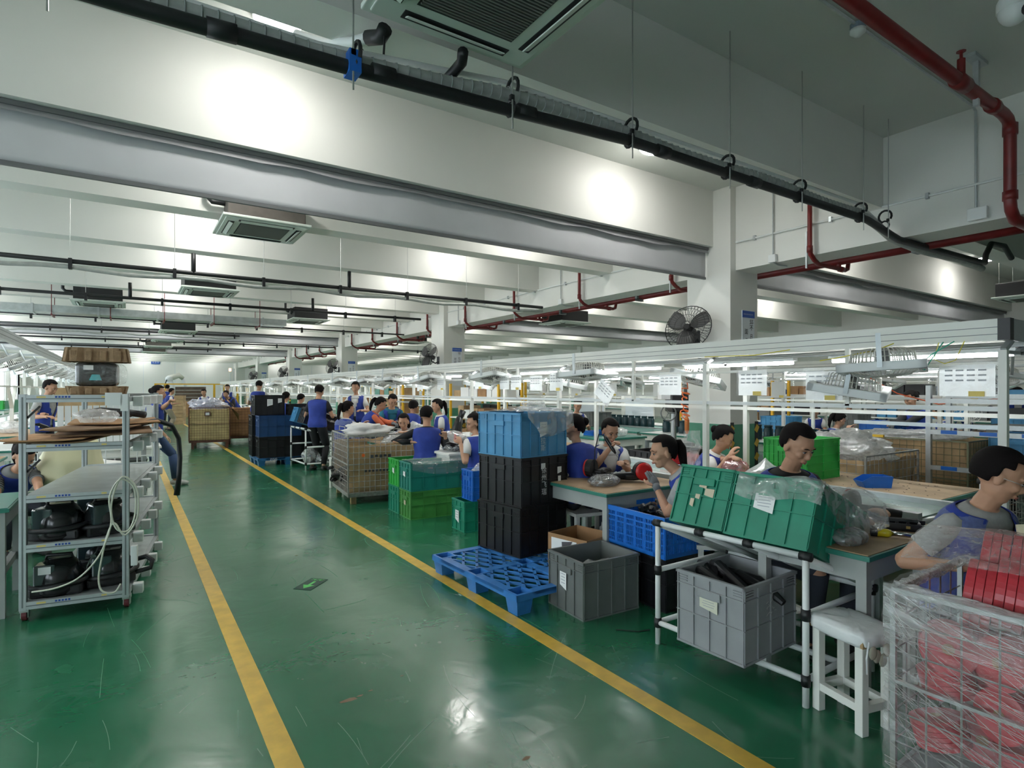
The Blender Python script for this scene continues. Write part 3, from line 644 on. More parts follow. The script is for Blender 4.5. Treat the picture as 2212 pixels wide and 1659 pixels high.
# ---- blue pallet, nine-leg, diamond grid deck
def pallet(label,loc,rz,w,l,m,cells=True,lettering=None):
    t=thing('plastic_pallet',label,'pallet',loc,rz)
    d=MB(); z0,z1=.125,.15; e=.05
    e=.012; d.bb((0,0,z0-.02),(w,e,z1)).bb((0,l-e,z0-.02),(w,l,z1)).bb((0,0,z0-.02),(e,l,z1)).bb((w-e,0,z0-.02),(w,l,z1))
    for q0,q1 in ((.155,l/2-.075),(l/2+.075,l-.155)): d.bb((0,q0,z0),(.07,q1,z1-.001)).bb((w-.07,q0,z0),(w,q1,z1-.001)).bb((w/2-.035,q0,z0),(w/2+.035,q1,z1-.001))
    for q0,q1 in ((.155,w/2-.075),(w/2+.075,w-.155)): d.bb((q0,0,z0),(q1,.07,z1-.001)).bb((q0,l-.07,z0),(q1,l,z1-.001)).bb((q0,l/2-.035,z0),(q1,l/2+.035,z1-.001))
    obj('rim',d,m,t)
    g=MB(); st=.13
    if cells:
        k=-l
        while k<w+l:
            for sg in (1,-1):
                # line x = k + sg*y*0.6
                pts=[]
                for y in (0.02,l-.02):
                    x=k+ (y*.62 if sg>0 else (l-y)*.62); pts.append((x,y))
                (xa,ya),(xb,yb)=pts
                def clip(xa,ya,xb,yb):
                    t0,t1=0,1; dx=xb-xa
                    for lim,s in ((.02,1),(w-.02,-1)):
                        p=-dx*s; q=(xa-lim)*s
                        if p==0: continue
                        r=q/p
                        if p<0: t0=max(t0,r)
                        else: t1=min(t1,r)
                    return None if t0>=t1 else (xa+dx*t0,ya+(yb-ya)*t0,xa+dx*t1,ya+(yb-ya)*t1)
                c=clip(xa,ya,xb,yb)
                if c:
                    a_=Vector((c[0],c[1],z1-.012)); b_=Vector((c[2],c[3],z1-.012)); nn=40; run_=None
                    inf=lambda p: any(abs(p.x-(.08+(w-.16)*fx))<.07 and abs(p.y-(.08+(l-.16)*fy))<.07 for fx in(0,.5,1) for fy in(0,.5,1))
                    for q in range(nn+1):
                        ok=q<nn and not inf(a_.lerp(b_,(q+.5)/nn))
                        if ok and run_ is None: run_=q
                        if not ok and run_ is not None: g.bar(a_.lerp(b_,run_/nn),a_.lerp(b_,q/nn),.022,.018); run_=None
            k+=st
        obj('deck_grid',g,m,t,stuff=True)
    else: g.bb((.02,.02,z1-.02),(w-.02,l-.02,z1-.002)); obj('deck',g,m,t)
    for fx in (0,.5,1):
        for fy in (0,.5,1):
            cx=.08+(w-.16)*fx; cy=.08+(l-.16)*fy; a=.075; b=.055
            q=MB(); o_=[(cx-a,cy-a),(cx+a,cy-a),(cx+a,cy+a),(cx-a,cy+a)]; i_=[(cx-b,cy-b),(cx+b,cy-b),(cx+b,cy+b),(cx-b,cy+b)]
            zz=z1+.001
            q.add([(x,y,zz) for x,y in o_]+[(x,y,0) for x,y in i_],[(0,1,5,4),(1,2,6,5),(2,3,7,6),(3,0,4,7),(4,5,6,7)])
            b2=.06; b3=.045; j_=[(cx-b2,cy-b2),(cx+b2,cy-b2),(cx+b2,cy+b2),(cx-b2,cy+b2)]; k_=[(cx-b3,cy-b3),(cx+b3,cy-b3),(cx+b3,cy+b3),(cx-b3,cy+b3)]
            q.add([(x,y,zz) for x,y in j_]+[(x,y,.03) for x,y in k_],[(4,5,1,0),(5,6,2,1),(6,7,3,2),(7,4,0,3),(7,6,5,4)])
            q.add([(x,y,zz) for x,y in o_]+[(x,y,zz) for x,y in j_],[(0,1,5,4),(1,2,6,5),(2,3,7,6),(3,0,4,7)])
            obj('foot',q,m,t)
    if lettering: text_mesh(lettering,.07,paper,'lettering',t,(w*.25,-.001,.12))
    return t
pallet('bright blue lattice pallet at the aisle line under the tall crate stack',(2.2,3.24,0),R(2),1.05,1.22,mat('pallet_blue',(.04,.20,.55),.4,var=.1,vs_=8))
# ---- grey open crate and the cardboard box
g1=crate(.50,.42,.39,grey_pl,'dark grey open crate on the floor beside the blue pallet',(2.79,3.13,0),R(-3),4,4,mid=(),)
sticker(g1,'-x',.5,.42,.02,.22,.075,.13)
drape('folded translucent sheet lying inside the dark grey crate',(2.83,3.13,.30),0,lambda u,v:(-.16+.32*u,-.1+.2*v,.03*N3(u*3,v*3,3)+.02*math.sin(v*5)),12,10,bagw_m)
def carton(label,loc,rz,w,l,h,m=card,flaps=True,text=False):
    t=thing('cardboard_box',label,'box',loc,rz)
    b=MB(); e=.005; tw,tl=w/2,l/2
    b.bb((-tw,-tl,0),(tw,tl,e)).bb((-tw,-tl,0),(-tw+e,tl,h)).bb((tw-e,-tl,0),(tw,tl,h)).bb((-tw,-tl,0),(tw,-tl+e,h)).bb((-tw,tl-e,0),(tw,tl,h))
    obj('body',b,m,t)
    return t
bx=carton('open brown cardboard box with a torn white label beside the tall black stack',G(1270,1225,.15)+Vector((.0,.0,0)),R(10),.36,.40,.25)
pB=W(1270,1200,4.15); bx.location=(3.04,3.55,.152)
obj('paper_label',MB().bb((-.183,-.10,.12),(-.1805,.16,.22)),paper,bx); obj('paper_label',MB().bb((-.183,-.19,.02),(-.1805,-.12,.21)),paper,bx)
obj('torn_flap',MB().add([(-.184,.05,.20),(-.184,-.06,.22),(-.23,0,.09)],[(0,1,2)]),ink,bx)
q=MB()
for j in range(5): q.bb((-.1815,-.08,.035+.014*j),(-.1805,.15-.02*j,.039+.014*j))
obj('print',q,ink,bx,stuff=True)
# black trays behind
tB=crate(.62,.42,.22,black_pl,'low black tray crate on the floor behind the cardboard box',(3.55,4.02,0),R(6),5,4,mid=())
# blue basket on black crate
kx,ky=3.28,2.97
kc=crate(.50,.60,.37,black_pl,'black crate under the blue lattice basket',(3.36,3.02,0),R(-2),5,5,mid=(.5,)); sticker(kc,'-x',.5,.6,.1,.25,.05,.06,lines=False)
def basket(label,loc,rz,w,l,h,m):
    t=thing('plastic_basket',label,'basket',loc,rz)
    b=MB(); tw,tl=w/2,l/2; b.bb((-tw+.01,-tl+.01,0),(tw-.01,tl-.01,.012))
    for z0,z1,e in ((h-.035,h,.01),(h*.60,h*.64,0),(h*.31,h*.34,0),(0,.03,0),(h-.075,h-.065,.004)):
        for s in(-1,1): b.bb((s*(tw-.008),-tl-e,z0),(s*(tw+e),tl+e,z1)); b.bb((-tw-e,s*(tl-.008),z0),(tw+e,s*(tl+e),z1))
    obj('rim_bands',b,m,t); g=MB()
    def side(n,L,put):
        for j in range(n*6+1):
            x=-L+2*L*j/(n*6); wd=.009 if j%6==0 else .0028; put(x,wd)
    for s in(-1,1):
        side(6,tl-.004,lambda x,wd:g.bb((s*(tw-.006),x-wd,0),(s*tw,x+wd,h)))
        side(5,tw-.004,lambda x,wd:g.bb((x-wd,s*(tl-.006),0),(x+wd,s*tl,h)))
    for q in range(4):
        z=h*(.17,.47,.76,.88)[q]
        for s in(-1,1): g.bb((s*(tw-.005),-tl,z-.002),(s*(tw-.001),tl,z+.002)); g.bb((-tw,s*(tl-.005),z-.002),(tw,s*(tl-.001),z+.002))
    obj('lattice_sides',g,m,t,stuff=True); return t
bk=basket('bright blue lattice basket of black parts stacked on a black crate',(3.35,3.02,.372),R(-2),.50,.60,.29,mat('basket_blue',(.01,.16,.62),.4))
def blackparts(label,loc,n,spread,rz=0,seed=1,grp=None,h=.06,name='black_machine_part',cat='part'):
    rnd=random.Random(seed)
    for i in range(n):
        t=MB(); L=rnd.uniform(.08,.2); a=rnd.uniform(0,PI); 
        t.tube([(-L/2,0,.02),(-L/4,0,.035),(L/4,0,.03),(L/2,.01,.02)],[.012,.022,.018,.014],7); t.bb((-L*.2,-.025,.0),(L*.25,.025,.03)); t.cyl((L*.3,-.03,.02),(L*.3,.03,.02),.022,9)
        o=obj(name,t,black_pl,None,(loc[0]+rnd.uniform(-1,1)*spread[0],loc[1]+rnd.uniform(-1,1)*spread[1],loc[2]+rnd.uniform(0,h)),a)
        o.rotation_euler=(rnd.uniform(-.5,.5),rnd.uniform(-.4,.4),a); tag(o,label,cat,grp or label)
blackparts('small black moulded part heaped in the blue lattice basket',(3.45,3.0,.50),14,(.14,.2),seed=3,h=.12)
# ---- greens group left of tall stack
gx,gy=2.80,6.36; Mg=Matrix.Translation((gx,gy,0))@Matrix.Rotation(R(-2),4,'Z')
def gp(dx,dy,z): v=Mg@Vector((dx,dy,0)); return (v.x,v.y,z)
ga=crate(.80,.38,.335,grass_pl,'grass green crate, lower right of the green crate pile',gp(.40,.19,0),R(-2),5,4); sticker(ga,'-x',.8,.38,.0,.18,.05,.06,mat('cream_paper',(.6,.52,.38)),lines=False)
gb=crate(.80,.38,.335,teal_pl,'faded green crate, lower left of the green crate pile',gp(.40,.59,0),R(-2),5,4)
gc=crate(.80,.38,.335,dteal_pl,'teal crate with plastic film, upper right of the green crate pile',gp(.40,.19,.337),R(-2),5,4); sticker(gc,'-x',.8,.38,.02,.2,.07,.09)
gd=crate(.80,.38,.335,green_pl,'bright green crate, upper left of the green crate pile',gp(.40,.59,.337),R(-2),5,4); sticker(gd,'-x',.8,.38,.0,.2,.06,.1)
def fg(u,v):
    x=-.38+u*.78; y=.18-v*.42; z=.345+.02*abs(N3(x,y,4,9))
    if v>.72: k=(v-.72)/.28; y=-.20-.008*k; z=.345-k*(.09+.07*math.sin(u*PI*.9))
    return (x,y,z)
drape('clear film hanging over the teal crate of the green pile',gp(.40,.19,.337),R(-2),fg,40,24)
# teal + blue crate stack just left of the tall stack
gt=crate(.5,.33,.335,teal_pl,'teal crate on the floor just left of the tall black stack',(3.29,5.62,0),R(-3),4,3,mid=(.36,.7)); sticker(gt,'-x',.5,.33,.02,.17,.09,.17)
gu=crate(.42,.28,.33,blue_pl,'blue crate lined with a bag on top of the small teal crate',(3.33,5.56,.337),R(-3),4,4,mid=(.45,.2,.25,.3))
bag('clear bag puffing out of the blue crate beside the tall stack',(3.33,5.5,.60),(.17,.10,.08),bag_m,5)
# ---- PVC pipe racks
def pipe_rack(label,A,B,depth,hf,hb,group=None,tray=True):
    """A,B: feet on the aisle side (far, near); rack runs back along +x; slanting shelf from z=hf (front) down to hb"""
    t=thing('pipe_rack',label,'rack',(0,0,0)); A=Vector(A); B=Vector(B); r=.016
    dx=Vector((depth,0,0)); C2=B+dx; D2=A+dx; up=lambda p,z: Vector((p.x,p.y,z))
    def P(a,b): obj('pipe',MB().cyl(a,b,r,12),white_pl,t,smooth=True)
    def J(*ps):
        for p_,d in ps: obj('joint',MB().cyl(Vector(p_)-Vector(d)*.028,Vector(p_)+Vector(d)*.028,.022,10).ball(p_,.024),black_rub,t,smooth=True)
    Z=Vector((0,0,1)); Y=(A-B).normalized(); X=Vector((1,0,0))
    P(up(A,0),up(A,hf)); P(up(B,0),up(B,hf)); P(up(C2,0),up(C2,hf-.10)); P(up(D2,0),up(D2,hf-.10))
    P(up(A,hf),up(B,hf)); P(up(C2,hb),up(D2,hb)); P(up(C2,hf-.1),up(D2,hf-.1))
    for q in range(4):
        a=A.lerp(B,q/3); P(up(a,hf-.005),up(a+dx,hb)); J((up(a,hf),Y),(up(a+dx,hb),Y))
    for a,b in ((A,D2),(B,C2)): P(up(a,.45),up(b,.45)); P(up(a,.13),up(b,.13)); J((up(a,.45),Z),(up(b,.45),Z),(up(a,.13),Z),(up(b,.13),Z))
    P(up(A,.13),up(B,.13)); P(up(C2,.13),up(D2,.13)); P(up(A+dx*.5,.13),up(B+dx*.5,.13))
    J((up(C2,hf-.1),Z),(up(D2,hf-.1),Z))
    if tray:
        for q in range(3):
            a=A.lerp(B,(q+.1)/3); b=A.lerp(B,(q+.9)/3)
            g=MB(); g.add([up(a,hf+.012),up(b,hf+.012),up(b+dx,hb+.012),up(a+dx,hb+.012)],[(0,1,2,3)])
            o=obj('tray_plate',g,alu,t); s=o.modifiers.new('s','SOLIDIFY'); s.thickness=.004
    return t
RA=(2.70,2.44,0); RB_=(2.76,1.55,0)
pipe_rack('white pipe rack with black joints holding two tilted green crates, nearest the camera',RA,RB_,.66,.735,.46)
til=math.atan((.735-.46)/.66)
# crates lean: local x runs down the slope
def tilted(w,l,h,m,label,cy,sx=2.73,sz=.765,**k):
    t=crate(w,l,h,m,label,(0,0,0),0,5,4,**k)
    Mr=Matrix.Rotation(til,4,'Y')@Matrix.Rotation(R(0),4,'Z')
    base=Vector((sx,cy,sz)); off=Mr@Vector((w/2,0,0)); t.location=base+off; t.rotation_euler=(0,til,R(4)); return t
ta=tilted(.62,.36,.355,teal_pl,'tilted green crate with peeled paper, left one on the near pipe rack',2.215)
for (y,z,a,b) in ((.0,.24,.05,.035),(-.05,.2,.06,.05),(.02,.17,.03,.03),(.05,.13,.025,.05)): sticker(ta,'-x',.62,.36,y,z,a,b,mat('cream_paper',(.6,.52,.38)),lines=False)
tb=tilted(.62,.46,.355,teal_pl,'tilted green crate under plastic film, right one on the near pipe rack',1.785)
sticker(tb,'-x',.62,.46,.03,.20,.11,.10)
glyph_rows(tb,-.05,.24,4,.035,mat('faint_brown_ink',(.16,.14,.04)),-.2305,False,3,'faded_print')
def ff(u,v):
    # over the open top, down the long near side, over the top edge of the aisle side
    x=-.335+u*.70; y=.20-v*.46; z=.362+.015*abs(N3(x,y,3,9))+.01*N3(x*3,y*3,3,9)
    if u<.12: k=1-u/.12; x=-.318-.008*k+.004*N3(v*9,u*9); z=.365-k*.14-.02*math.sin(v*6)
    elif v>.78: k=(v-.78)/.22; y=-.238-.01*k+.006*N3(u*12,v*5); z=.365-k*(.06+.16*u*(1.15-u)*2)+.012*N3(u*9,v*9)
    if u>.8: z+=.035*N3(u*14,v*14,7)-(u-.8)*.4*(1 if v<.78 else .5)
    return (x,y,z)
df=drape('milky plastic film wrapped over the right tilted green crate',tb.location,0,ff,56,44,film('milky_film',op=.42,bs=10),rot=tb.rotation_euler)
df2=bag('crumpled end of the plastic film hanging behind the right green crate',(3.36,1.62,.78),(.13,.16,.12),film_m,3)
lg=crate(.50,.42,.40,lgrey_pl,'light grey crate of black parts on the lower level of the near pipe rack',(2.82,1.98,.15),R(2),4,4,mid=(.45,))
sticker(lg,'-x',.5,.42,.0,.26,.11,.08,mat('old_paper',(.62,.62,.5)))
q=MB(); 
for k in range(12): q.box((random.uniform(-.05,.05),-.2115,random.uniform(.22,.30)),(.02,.0006,.004),Matrix.Rotation(random.uniform(-1,1),3,'Y'))
obj('pencil_marks',q,mat('pale_pencil',(.5,.5,.5)),lg,stuff=True)
for i,(x,y,z,a,b_) in enumerate(((2.72,2.03,.47,.5,.25),(2.80,2.0,.49,.35,.3),(2.88,1.9,.46,.6,.2),(2.78,2.1,.46,.2,.35),(2.93,2.05,.47,1.0,.1))):
    m=MB(); m.tube([(-.17,0,0),(-.12,0,.02),(.12,0,.015),(.17,0,0)],[.02,.03,.026,.018],9); m.cyl((-.10,-.035,.0),(-.10,.035,.0),.03,12); m.bb((-.02,-.03,-.02),(.10,.03,.03))
    o=obj('black_tube_part',m,black_pl,None,(x,y,z),a,smooth=False); o.rotation_euler=(.1,b_,a-2.2)
    tag(o,['long black tube part sticking up at the left in the light grey crate','second black tube part in the light grey crate','black tube part leaning to the right in the light grey crate','black tube part deep in the light grey crate','black tube part at the back of the light grey crate'][i],'part')
# second pipe rack, further along the aisle, with a blue and a black crate
RA2=(2.80,12.35,0); RB2=(2.84,11.35,0)
pipe_rack('white pipe rack further along the aisle, beside the second cage of brown paper',RA2,RB2,.9,.80,.55,tray=False)
t2=crate(.85,.40,.30,sky_pl,'tilted blue crate at the left end of the far pipe rack',(3.20,12.3,.78),0,5,4,rot=(0,R(18),0)); t3=crate(.95,.5,.30,black_pl,'tilted black crate wrapped in film on the far pipe rack',(3.28,11.75,.76),0,5,4,rot=(0,R(18),0))
drape('clear film over the tilted black crate on the far pipe rack',(3.28,11.75,.76),0,lambda u,v:(-.46+u*.93,.24-v*.5,.315+.02*abs(N3(u*6,v*6,3))-(max(0,v-.85)*1.0)),24,16,bag_m,rot=(0,R(18),0))
bag('clear bag hanging at the foot of the far pipe rack',(2.98,11.5,.13),(.16,.12,.16),bag_m,4)
# black and blue stack on the blue pallet (mid distance)
pallet('blue pallet under the black and navy crates in mid aisle',(2.2,12.55,0),R(0),1.2,1.0,mat('pallet_blue2',(.02,.14,.34),.45),cells=False,lettering='ZGG')
for i,(x,y,z,h,m,lab) in enumerate(((2.66,12.85,.152,.43,black_pl,'black crate, bottom front of the mid-aisle pallet stack'),(2.66,12.85,.584,.43,navy_pl,'navy blue crate, middle front of the mid-aisle pallet stack'),
        (2.48,13.30,.152,.43,black_pl,'black crate, bottom left of the mid-aisle pallet stack'),(2.48,13.30,.584,.43,black_pl,'black crate, second from floor at the left of the mid-aisle stack'),(2.52,13.22,1.016,.42,black_pl,'black crate with two paper labels, topmost of the mid-aisle stack'),
        (3.25,12.9,.02,.43,black_pl,'black crate on the floor right of the mid-aisle stack'),(3.25,12.9,.452,.43,black_pl,'black crate second up right of the mid-aisle stack'),(3.3,13.0,.884,.36,black_pl,'wide black crate, upper right of the mid-aisle stack'))):
    c_=crate(.84 if i<2 or i==7 else .6,.42,h,m,lab,(x,y,z),0,5,4)
    if i==4: sticker(c_,'-y',.6,.42,.0,.26,.11,.15); sticker(c_,'-y',.6,.42,.2,.3,.08,.10)
# ================= wire cages
def cage(label,loc,rz,w,l,h,z0,m,step=.06,lining=None,skipl=False,legs=True,top_open=True,r=.0025,lin_h=.9,frame=None):
    t=thing('wire_cage',label,'cage',loc,rz); fr=frame or m
    f=MB()
    for x in(0,w):
        for y in(0,l): f.bb((x-.009,y-.009,z0),(x+.009,y+.009,z0+h))
    for z in (z0,z0+h):
        f.bb((0,-.008,z-.008),(w,.008,z+.008)).bb((0,l-.008,z-.008),(w,l+.008,z+.008)).bb((-.008,0,z-.008),(.008,l,z+.008)).bb((w-.008,0,z-.008),(w+.008,l,z+.008))
    f.bb((0,0,z0-.05),(w,.04,z0)).bb((0,l-.04,z0-.05),(w,l,z0)).bb((0,0,z0-.05),(.04,l,z0)).bb((w-.04,0,z0-.05),(w,l,z0)).bb((0,0,z0-.01),(w,l,z0+.0))
    f.bb((0,-.01,z0+h*.5-.006),(w,.01,z0+h*.5+.006)).bb((-.01,0,z0+h*.5-.006),(.01,l,z0+h*.5+.006))
    obj('frame',f,fr,t)
    def panel(p,q):
        g=MB(); p=Vector(p); q=Vector(q); L=(q-p).length; n=max(2,int(L/step)); 
        for i in range(n+1):
            a=p.lerp(q,i/n); g.cyl((a.x,a.y,z0),(a.x,a.y,z0+h),r,4,cap=False)
        nz=max(2,int(h/step))
        for j in range(nz+1):
            z=z0+h*j/nz; g.cyl((p.x,p.y,z),(q.x,q.y,z),r,4,cap=False)
        obj('wire_panel',g,m,t,stuff=True)
    panel((0,0),(w,0)) if False else None
    for a,b in (((0,0,0),(w,0,0)),((w,0,0),(w,l,0)),((w,l,0),(0,l,0)),((0,l,0),(0,0,0))): panel(a,b)
    if legs:
        for x in(.05,w-.1):
            for y in(.05,l-.1): obj('foot',MB().bb((x,y,0),(x+.07,y+.07,z0-.05)),legs if not isinstance(legs,bool) else fr,t)
    if lining:
        e=.02
        def wall(a,b,c0,s):
            def fn(u,v):
                x=a[0]+(b[0]-a[0])*u; y=a[1]+(b[1]-a[1])*u; z=z0+.01+h*lin_h*v
                n=.03*N3(x*4+s,y*4,z*5)+.006*N3(x*15,y*15,z*15)+.008
                return (x+c0[0]*n,y+c0[1]*n,z+(.03*N3(u*6+s,3) if v>.99 else 0))
            return fn
        m4=MB()
        for a,b,n_,s in (((e,e),(w-e,e),(0,1),1),((w-e,e),(w-e,l-e),(-1,0),2),((w-e,l-e),(e,l-e),(0,-1),3),((e,l-e),(e,e),(1,0),4)):
            if skipl and s==4: continue
            m4.grid(wall(a,b,n_,s),20,12)
        o=obj('lining',m4,lining,t,smooth=True); s=o.modifiers.new('s','SOLIDIFY'); s.thickness=.004
    return t
ca=cage('wire cage lined with crumpled brown paper beside the green crates',(2.47,7.66,0),R(-6),1.02,1.12,.78,.15,wire,.072,card_l,skipl=True,legs=wood,lin_h=.82,r=.0042)
q=MB()
for k in range(5): q.bb((.30+.06*k,-.006,.62+.01*(k%2)),(.34+.06*k,-.003,.66))
for k in range(7): q.bb((.22+.05*k,-.006,.43),(.25+.05*k,-.003,.46))
obj('printed_letters',q,ink,ca,stuff=True); obj('printed_mark',MB().cyl((.2,-.003,.66),(.2,-.007,.66),.022,12),orange,ca)
bag('blue sheet and white cloth heaped on the brown paper cage',(2.95,8.3,.86),(.30,.28,.10),white_cl,8,amp=.55,name='cloth_heap',cat='cloth'); 
drape('blue plastic sheet lying on the brown paper cage',(3.05,8.25,1.0),0,lambda u,v:(-.22+.45*u,-.12+.24*v,.03*N3(u*5,v*5,1)),10,8,blue_pl)
blackparts('black part in the open left side of the brown paper cage',(2.62,8.35,.2),22,(.12,.38),seed=9,h=.22)
obj('handle_loop',MB().tube([(.1,1.1,.93),(.1,1.1,1.0),(.12,.8,1.0),(.12,.8,.93)],.008,6),wire,ca)
cb=cage('rust brown mesh cage lined with tan cardboard in the aisle, far left of the racks',(1.33,17.05,0),R(0),.95,1.25,.86,.22,rusty,.062,mat('pale_tan_board',(.55,.42,.20),.85,var=.15,vs_=4),legs=True,lin_h=.95)
cb.rotation_euler.z=R(-8)
bag('heap of clear plastic cups piled in the rust brown cage',(1.85,17.6,1.02),(.42,.5,.16),film('lilac_clear_plastic',(.70,.72,.88),op=.75),12,nu=40,nv=20,name='plastic_cup_heap',amp=.4)
o=obj('cage_tag',MB().bb((.36,-.02,.86),(.50,-.012,.98)),mat('dark_tag',(.12,.05,.03),.6),cb); obj('paper_label',MB().bb((.385,-.024,.885),(.475,-.02,.955)),paper,cb)
drape('brown wrapping paper flopping over the corner of the rust brown cage',(2.25,17.3,1.1),R(-8),lambda u,v:(-.3+u*.6,-.3+v*.9,.02+.03*N3(u*3,v*3,8)-max(0,u-.6)*1.1*(.5+v*.5)),14,14,card_l)
cage('brown cage standing right behind the rust brown mesh cage',(2.35,18.2,0),R(-4),.9,1.1,.8,.2,rusty,.08,card,lin_h=1)
# near cage with red reels
kz,kh=.12,.68
cr=cage('wire cage of red reels under stretch wrap at the right foreground',(2.42,-.15,0),R(1),.66,1.16,kh,kz,mat('bright_zinc_wire',(.42,.43,.42),.3,.8),.098,None,r=.0035)
def reel(label,c,ax,r=.10,L=.09,grp=None,nd=6):
    t=thing('film_reel',label,'reel',c,0,grp)
    Mz=Vector((0,0,1)).rotation_difference(Vector(ax).normalized()); t.rotation_mode='XYZ'; t.rotation_euler=Mz.to_euler()
    pr=[]
    for k in range(nd):
        z=L*k/nd; pr+=[(r*.95,z),(r,z+L/nd*.06),(r,z+L/nd*.94),(r*.95,z+L/nd)]
    obj('flanges',MB().lathe([(r*.3,0)]+pr+[(r*.3,L)],n=36),redreel,t,smooth=False)
    obj('core_hole',MB().cyl((0,0,-.001),(0,0,L+.001),r*.22,12),card,t)
    return t
rnd=random.Random(5); n=0
cols=[(2.52,.88),(2.53,.66),(2.52,.42),(2.54,.2),(2.74,.85),(2.75,.6),(2.76,.35),(2.95,.8),(2.95,.5)]
for li,z in enumerate((.24,.43,.61)):
    for (x,y) in cols:
        ax=rnd.choice([(-1,rnd.uniform(-.4,.4),.15),(-.2,-1,.1),(0,.3,1)]); 
        reel('red reel packed inside the wrapped wire cage',(x+rnd.uniform(-.02,.02),y+rnd.uniform(-.02,.02),z),ax,.088,.10,'red reels in the cage')
for i in range(7):
    a=i/6; lab=['first','second','third','fourth','fifth','sixth','last'][i]+' red reel of the bundle on the cage top, counted from the far end'
    reel(lab,(2.62+.02*i,.86-.085*i,.825-.015*abs(i-2)),(.25,-1,-.12),.125,.084,'red reels bundled on the cage top',3)
for i in range(5):
    reel(['first','second','third','fourth','last'][i]+' red reel of the back row on the cage top, counted from the far end',(2.84+.02*i,.88-.085*i,.87),(.25,-1,-.12),.12,.084,'red reels behind in the cage-top bundle',3)
t=thing('paper_core_reel','cream cardboard core leaning on top of the red reels','core',(3.0,.80,.93)); obj('core',MB().lathe([(.075,0),(.075,.16),(.06,.16)],n=20),mat('cream_core',(.62,.58,.42),.7),t,smooth=False); t.rotation_euler=(R(80),0,R(20))
def wr_(side):
    def fn(u,v):
        z=kz+.0+(kh+.02)*v; s=.018*N3(u*6,v*14,side)+.008*N3(u*20,v*40,side)
        if side==0: return (2.40-.012+s,-.18+u*1.22,z+.02*N3(u*4,side)*(v>.98))
        if side==1: return (2.38+u*.73,1.04-s,z)
        return (3.10+s,-.18+u*1.22,z)
    return fn
wm=MB()
for s_ in (0,1,2): wm.grid(wr_(s_),60,40)
def rimf(u,v):   # bunched wrap rolled over the top rim, aisle side and far side
    a=v*2*PI; 
    if u<.62: k=u/.62; c_=Vector((2.41,-.18+k*1.21,kz+kh)); n_=Vector((1,0,0))
    else: k=(u-.62)/.38; c_=Vector((2.41+k*.68,1.03,kz+kh)); n_=Vector((0,-1,0))
    r_=.017+.008*N3(u*22,v*4)+.005*N3(u*60,v*9); return c_+n_*(math.cos(a)*r_+.02)+Vector((0,0,math.sin(a)*r_*1.3))
rm_=MB().grid(rimf,120,10)
o=obj('stretch_wrap',wm,wrap_m,None,smooth=True); bw=MB().grid(lambda u,v:(2.384+.006*N3(u*6,v*9,9),-.18+u*1.22,kz+kh-.16+.17*v+.015*N3(u*7,3)),50,10); obj('upper_wrap_band',bw,film('band_wrap',op=.34,rough=.1,bs=30,bump=1.,stretch=(1,7,1),rot=(.2,0,0)),o,smooth=True); obj('bunched_rim_wrap',rm_,film('bunched_wrap',op=.45,rough=.1,bs=40,bump=1.2,stretch=(1,5,1)),o,smooth=True); tag(o,'shiny stretch wrap wound around the wire cage of red reels','plastic film')
st_=MB(); rnd=random.Random(11)
for k in range(150):
    z=kz+rnd.uniform(.02,kh); y=rnd.uniform(-.1,.95); L=rnd.uniform(.1,.45); dz=rnd.uniform(-.22,.03)*L/.3
    y2=min(1.03,y+L); st_.bar((2.379-rnd.uniform(0,.006),y,z+dz),(2.379-rnd.uniform(0,.006),y2,z),rnd.uniform(.001,.0035),.0008)
obj('stretched_strands',st_,film('wrap_strand',op=1.1,rough=.1,bump=0,col=(.95,.97,.97)),o,stuff=True)
drape('thin clear wrap pulled over the red reels on top of the cage',(2.62,.35,.9),0,lambda u,v:(-.12+.42*u,-.3+.98*v,.0+.12*math.sin(u*PI*.8+.2)+.01*N3(u*20,v*6)-.1*max(0,v-.75)),26,40,film('thin_wrap',op=.30,bs=30,bump=1))
# ================= stool
def stool(label,corner,rz,w,l,h,cover=True,grp=None):
    t=thing('wooden_stool',label,'stool',corner,rz,grp)
    for x in(.0,w-.04):
        for y in(0,l-.04): obj('leg',MB().bb((x,y,0),(x+.04,y+.04,h-.05)),cream,t,bev=.003)
    for (a,b) in (((.04,.005,.1),(w-.04,.035,.135)),((.04,l-.035,.1),(w-.04,l-.005,.135)),((.005,.04,.1),(.035,l-.04,.135)),((w-.035,.04,.1),(w-.005,l-.04,.135))): obj('stretcher',MB().bb(a,b),cream,t)
    obj('seat',MB().bb((-.01,-.01,h-.06),(w+.01,l+.01,h-.03)),wood if cover else cream,t)
    if cover:
        g=MB(); g.ball((w/2,l/2,h-.03),1,nu=44,nv=20); out=[]
        for v in g.v:
            d=Vector(v)-Vector((w/2,l/2,h-.03)); sx=lambda a,q: math.copysign(abs(a)**q,a)
            n=1+.05*N3(d.x*3,d.y*3,d.z*3)+.03*N3(d.x*11,d.y*11,d.z*11); out.append((w/2+sx(d.x,.45)*(w/2+.03)*n,l/2+sx(d.y,.45)*(l/2+.03)*n,h-.03+sx(d.z,.6)*.043*n+.006*N3(d.x*9,d.y*9)))
        g.v=out; obj('padded_wrap',g,mat('white_foam_wrap',(.72,.74,.74),.35,bump=.4,bs=18),t,smooth=True)
        obj('tied_ribbon',MB().tube([(.0,-.03,h-.02),(-.02,-.035,h-.09),(-.01,-.03,h-.16)],.004,4),mat('white_foam_wrap',(.72,.74,.74)),t)
        rg=MB()
        for k in range(5): rg.ball((w*.1+.03*k,-.035+.004*(k%2),h-.07-.02*(k%3)),(.025,.008,.03))
        obj('torn_foam',rg,mat('dirty_foam',(.4,.38,.3),.8,var=.2),t,smooth=True)
    return t
